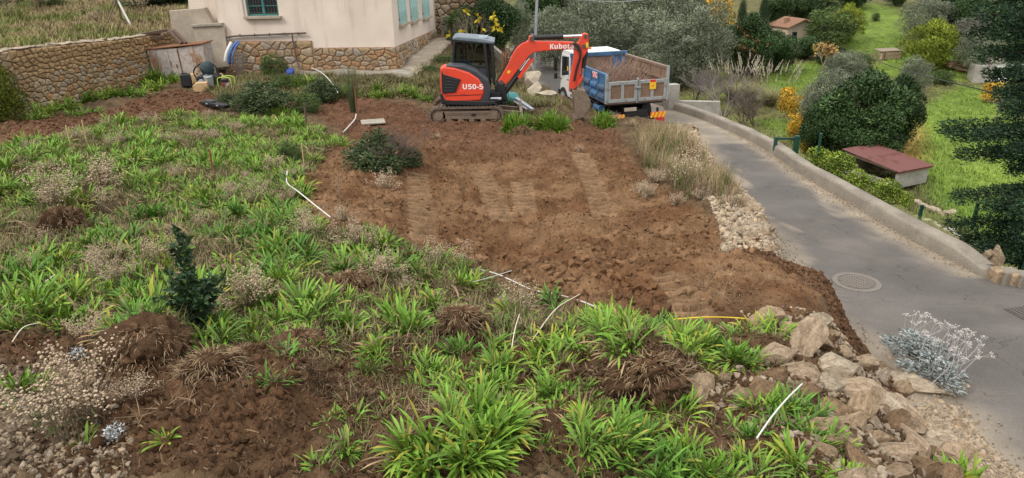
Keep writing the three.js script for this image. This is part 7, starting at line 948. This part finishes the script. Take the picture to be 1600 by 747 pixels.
// ---------------------------------------------------------------- loose stuff on the ground
const clodVars = [rockGeo(501, 1, 12), rockGeo(502, 1, 14), rockGeo(503, 1, 11)];
{
  const L = [[], [], []], add = (x, z, r, s, c) => L[Math.floor(r() * 3)].push([x, garden(x, z) + s * 0.25, z, r() * 6, r() * 6, r() * 6, s, s * (0.4 + 0.5 * r()), s * (0.5 + 0.8 * r()), c]);
  bareFoot.list.forEach((P, pi) => { const [a, b, c, d] = box(P), area = (b - a) * (d - c); scatter(P, Math.min(30000, Math.round(area * (pi === 0 ? 150 : pi === 1 ? 90 : 420))), (x, z, r) => { if (x > edgeL(z) - (-z > dA ? 1.5 : 0.1)) return true; const dd = Math.hypot(x, z), big = Math.pow(r(), pi === 0 ? 6 : 5), ex = pi === 0 ? 0.5 + 1.6 * sstep(13.5, 9, -z) * sstep(0.42, 0.6, fbm(x * 0.8, z * 0.8)) : 1, s = (0.007 + 0.045 * big * ex) * (dd > 12 ? 1.35 : 1); for (const t of tracks) if (t.zone(x, z) > 0.3 && r() < 0.85) return true; const q = soilColour(x, z), k = 0.8 + 0.5 * r(); add(x, z, r, s, [q[0] * k * 1.25, q[1] * k * 1.25, q[2] * k * 1.25]); return true; }, 60 + pi); });
  for (const P of [field, front]) scatter(P, 9000, (x, z, r) => { const q = soilColour(x, z), k = 0.8 + 0.6 * r(); add(x, z, r, 0.008 + 0.03 * Math.pow(r(), 4), [q[0] * k * 1.2, q[1] * k * 1.15, q[2] * k * 1.1]); return true; }, 90);
  { const r = rng(97); for (let i = 0; i < 12000; i++) { const d = lerp(dB - 0.3, dA + 0.3, r()), z = -d, x = edgeL(z) + 0.1 - 1.5 * r(), k = 0.75 + 0.5 * r(); add(x, z, r, 0.008 + 0.045 * Math.pow(r(), 5), [0.21 * k, 0.118 * k, 0.066 * k]); } }
  { const r = rng(98); for (const [x, z, W, H] of lumps) for (let i = 0; i < 260; i++) { const a = r() * 6.28, e = r() * 1.5, k = 0.8 + 0.5 * r(), s = (0.008 + 0.05 * Math.pow(r(), 4)) * (W > 0.3 ? 1 : 0.7); L[Math.floor(r() * 3)].push([x + Math.cos(a) * Math.cos(e) * W * 0.95, garden(x, z) - 0.05 + Math.sin(e) * H * 0.95, z + Math.sin(a) * Math.cos(e) * W * 0.76, r() * 6, r() * 6, r() * 6, s, s * 0.7, s, [0.19 * k, 0.112 * k, 0.062 * k]]); } }
  { const r = rng(99); for (const [x, z] of rockSpots) for (let i = 0; i < 80; i++) { const a = r() * 6.28, q = 0.4 * Math.sqrt(r()), k = 0.8 + 0.5 * r(); add(x + Math.cos(a) * q, z + Math.sin(a) * q, r, 0.008 + 0.04 * Math.pow(r(), 4), [0.2 * k, 0.12 * k, 0.07 * k]); } }
  for (let v = 0; v < 3; v++) inst('soil_clods', clodVars[v], M.clod, L[v], 'loose clods of brown soil', 'soil clods');
}
{
  const L = [[], [], []], r = rng(71), add = (x, z, s) => { const k = 0.55 + 0.6 * r(), w = r(); L[Math.floor(r() * 3)].push([x, Math.max(garden(x, z), roadY(z)) + s * 0.2, z, r() * 6, r() * 6, r() * 6, s, s * 0.7, s * 0.9, [0.78 * k, (0.6 + 0.06 * w) * k, (0.4 + 0.12 * w) * k]]); };
  for (let i = 0; i < 40000; i++) { const d = 4.2 + 8.5 * Math.pow(r(), 0.8), z = -d, x = edgeL(z) + 0.15 - 1.9 * Math.pow(r(), 1.6) * (d > 9 ? 0.6 : 1); if (r() > gravelAt(d)) continue; add(x, z, 0.01 + 0.035 * Math.pow(r(), 3)); }
  for (let i = 0; i < 24000; i++) { const d = dA - 0.2 + 10 * Math.pow(r(), 1.7), z = -d, x = edgeL(z) - 0.05 - 1.5 * (d < dA + 3.5 ? r() : Math.pow(r(), 1.6)); if (r() < 0.45 && fbm(x * 1.6, z * 1.6, 3) < 0.5) continue; add(x, z, 0.015 + 0.05 * Math.pow(r(), 3)); }
  scatter(poly([[-60, 560], [60, 600], [180, 640], [210, 700], [200, 760], [-60, 760]]), 3600, (x, z) => { add(x, z, 0.007 + 0.028 * Math.pow(r(), 4)); return true; }, 72);
  for (const [x, z] of rockSpots) for (let i = 0; i < 60; i++) { const a = r() * 6.28, q = 0.45 * Math.sqrt(r()); add(x + Math.cos(a) * q, z + Math.sin(a) * q, 0.008 + 0.045 * Math.pow(r(), 3)); }
  for (let i = 0; i < 2600; i++) { const d = 6 + 20 * r(), z = -d, u = r(), x = u < 0.5 ? edgeL(z) + 0.7 * r() * r() : edgeR(z) - 0.5 * r() * r() - 0.02; if (d < 12 && u >= 0.5) continue; const s = 0.006 + 0.012 * r(), k = 0.6 + 0.5 * r(); L[Math.floor(r() * 3)].push([x, roadY(z) + 0.03, z, r() * 6, r() * 6, r() * 6, s, s, s, [0.7 * k, 0.56 * k, 0.4 * k]]); }
  for (let v = 0; v < 3; v++) inst('gravel', clodVars[v], M.clod, L[v], 'pale gravel and stone chips', 'gravel');
}
const strawList = [];
{ // small weeds, dead leaves, straw and roots
  const b = new LB(), r = rng(12); for (let i = 0; i < 9; i++) { const k = 0.7 + 0.7 * r(), g = r() > 0.5; b.thin((r() - 0.5) * 0.1, 0, (r() - 0.5) * 0.1, r() * 6.28, 1.4 - 0.9 * r(), 0.12 + 0.12 * r(), 0.012, 0.9, g ? [0.045 * k, 0.08 * k, 0.016 * k] : [0.18 * k, 0.135 * k, 0.075 * k], g ? [0.085 * k, 0.145 * k, 0.028 * k] : [0.32 * k, 0.25 * k, 0.145 * k], 2); } const tuft = b.geo();
  const L = [], ST = []; const col = (r2) => { const k = 0.6 + 0.8 * r2(); return [k, k, k]; };
  scatter(field, 9500, (x, z, q) => { if (fbm(x * 1.1 + 8, z * 1.1, 3) < 0.36) return false; const s = 0.6 + 0.8 * q(); L.push([x, garden(x, z) - 0.01, z, 0, q() * 6.28, 0, s, s, s, col(q)]); return true; }, 31);
  scatter(front, 650, (x, z, q) => { const s = 0.4 + 0.5 * q(); L.push([x, garden(x, z) - 0.01, z, 0, q() * 6.28, 0, s, s, s, col(q)]); return true; }, 32);
  scatter(poly([[300, 135], [420, 118], [560, 118], [680, 130], [680, 158], [520, 150], [400, 165], [350, 160]]), 2600, (x, z, q) => { const s = 1 + q(); L.push([x, garden(x, z) - 0.01, z, 0, q() * 6.28, 0, s, s, s, col(q)]); return true; }, 33);
  scatter(poly([[640, 118], [690, 90], [760, 90], [840, 150], [900, 175], [800, 170], [700, 150]]), 2600, (x, z, q) => { const s = 1 + q(); L.push([x, garden(x, z) - 0.01, z, 0, q() * 6.28, 0, s, s, s, col(q)]); return true; }, 34);
  scatter(poly([[990, 205], [1060, 215], [1150, 300], [1160, 330], [1080, 320], [1000, 250]]), 950, (x, z, q) => { if (x > edgeL(z) - 0.2) return false; const s = 0.5 + q() * 0.9, k = 0.45 + 0.6 * q(); if (fbm(x * 2, z * 2, 3) < 0.42) return false; ST.push([x, garden(x, z) - 0.01, z, 0, q() * 6.28, 0, s * 0.8, s, s * 0.8, q() < 0.3 ? [0.16 * k, 0.22 * k, 0.06 * k] : q() < 0.35 ? [0.42 * k, 0.28 * k, 0.18 * k] : [0.5 * k, 0.4 * k, 0.25 * k]]); return true; }, 35);
  strawList.push(...ST); inst('undergrowth', tuft, M.leafMatt, L, 'short green and dry weeds covering the ground', 'undergrowth');
  const dl = new LB(); dl.blade(0, 0.01, 0, 0, 0.35, 0.22, 0.022, 0.8, [0.9, 0.66, 0.42], [1, 0.78, 0.52], 3, 0.2, 1.2); const dead = dl.geo(), D = [];
  scatter(field, 5200, (x, z, q) => { const k = 0.12 + 0.3 * q(); D.push([x, garden(x, z) + 0.01, z, (q() - 0.5) * 0.8, q() * 6.28, (q() - 0.5), 0.6 + q(), 0.6 + q(), 1, [k, k * 0.93, k * 0.85]]); return true; }, 41);
  for (const P of [front, ...bareFoot.list]) scatter(P, 1500, (x, z, q) => { const k = 0.1 + 0.26 * q() * q(), n = 0.12 + 0.5 * q() * q(); D.push([x, garden(x, z) + 0.006, z, (q() - 0.5) * 0.8, q() * 6.28, (q() - 0.5), n, 0.5, 0.3 + 0.3 * q(), [k, k * 0.9, k * 0.8]]); return true; }, 42);
  inst('dead_leaves', dead, M.leafMatt, D, 'dead brown leaves and straw strewn over the soil', 'dead leaves');
  const rt = new LB(); for (let i = 0; i < 9; i++) rt.thin(0, 0, 0, i * 0.7, -0.3 + r() * 1.2, 0.1 + 0.12 * r(), 0.008, 1.6 * r(), [0.34, 0.235, 0.14], [0.42, 0.31, 0.2], 3); const root = rt.geo(), Q = []; for (const m of mounds) for (let i = 0; i < 70; i++) { const a = r() * 6.28, q = m[3] * Math.sqrt(r()), x = m[0] + Math.cos(a) * q, z = m[1] + Math.sin(a) * q; if (-z > 9.5) continue; const s = 0.4 + 0.7 * r(), k = 0.4 + 0.6 * r(); Q.push([x, garden(x, z), z, r() * 3, r() * 6, r() * 3, s, s, s, [k, k, k]]); }
  inst('roots', root, M.leafMatt, Q, 'torn pale roots sticking out of the dug soil', 'roots');
}
{ // grass of the meadows, the terrace and the verge
  const b = new LB(), r = rng(13); for (let i = 0; i < 8; i++) { const k = 0.75 + 0.5 * r(); b.thin((r() - 0.5) * 0.3, 0, (r() - 0.5) * 0.3, r() * 6.28, 1.45 - 0.8 * r(), 0.2 + 0.2 * r(), 0.03, 0.9, [0.8 * k, 0.8 * k, 0.8 * k], [1.15 * k, 1.15 * k, 1.1 * k], 2); } const tuft = b.geo(), A = [], T2 = []; const sb = new LB(); for (let i = 0; i < 9; i++) { const k = 0.7 + 0.5 * r(); sb.thin((r() - 0.5) * 0.2, 0, (r() - 0.5) * 0.2, r() * 6.28, 1.5 - 0.6 * r(), 0.22 + 0.34 * r(), 0.011, 0.8, [0.8 * k, 0.8 * k, 0.8 * k], [1.1 * k, 1.05 * k, k], 3); } inst('straw_grass', sb.geo(), M.leafMatt, strawList, 'straw-coloured dry grass along the lane edge', 'dry grass');
  for (let i = 0; i < 60000; i++) { const d = 12 + 58 * Math.pow(r(), 1.3), z = -d, x0 = edgeR(z) + 0.5, x = x0 + (62 * d / 60 + 6 - x0) * r(); if (x < x0) continue; const c = valleyColour(x, z), k = 1 + 0.5 * r(), s = (0.45 + 0.6 * r()) * (d < 20 ? 0.8 : 1); A.push([x, valley(x, z) - 0.02, z, 0, r() * 6.28, 0, s, s, s, [c[0] * k, c[1] * k, c[2] * k]]); }
  inst('meadow_grass', tuft, M.leafMatt, A, 'green grass of the valley meadow', 'grass');
  for (let i = 0; i < 14000; i++) { const z = -(16 + 32 * r()), x = wallX(z) - 0.3 - 24 * r(), k = 0.5 + 0.7 * r(), dry = fbm(x * 0.5 + 4, z * 0.5, 3) > 0.5, s = 0.7 + 0.9 * r(); T2.push([x, terrace(x, z) - 0.02, z, 0, r() * 6.28, 0, s, s, s, dry ? [0.34 * k, 0.27 * k, 0.15 * k] : [0.2 * k, 0.22 * k, 0.07 * k]]); }
  inst('terrace_grass', tuft, M.leafMatt, T2, 'dry and green grass on the terrace', 'grass');
}
renderer.render(scene, camera);
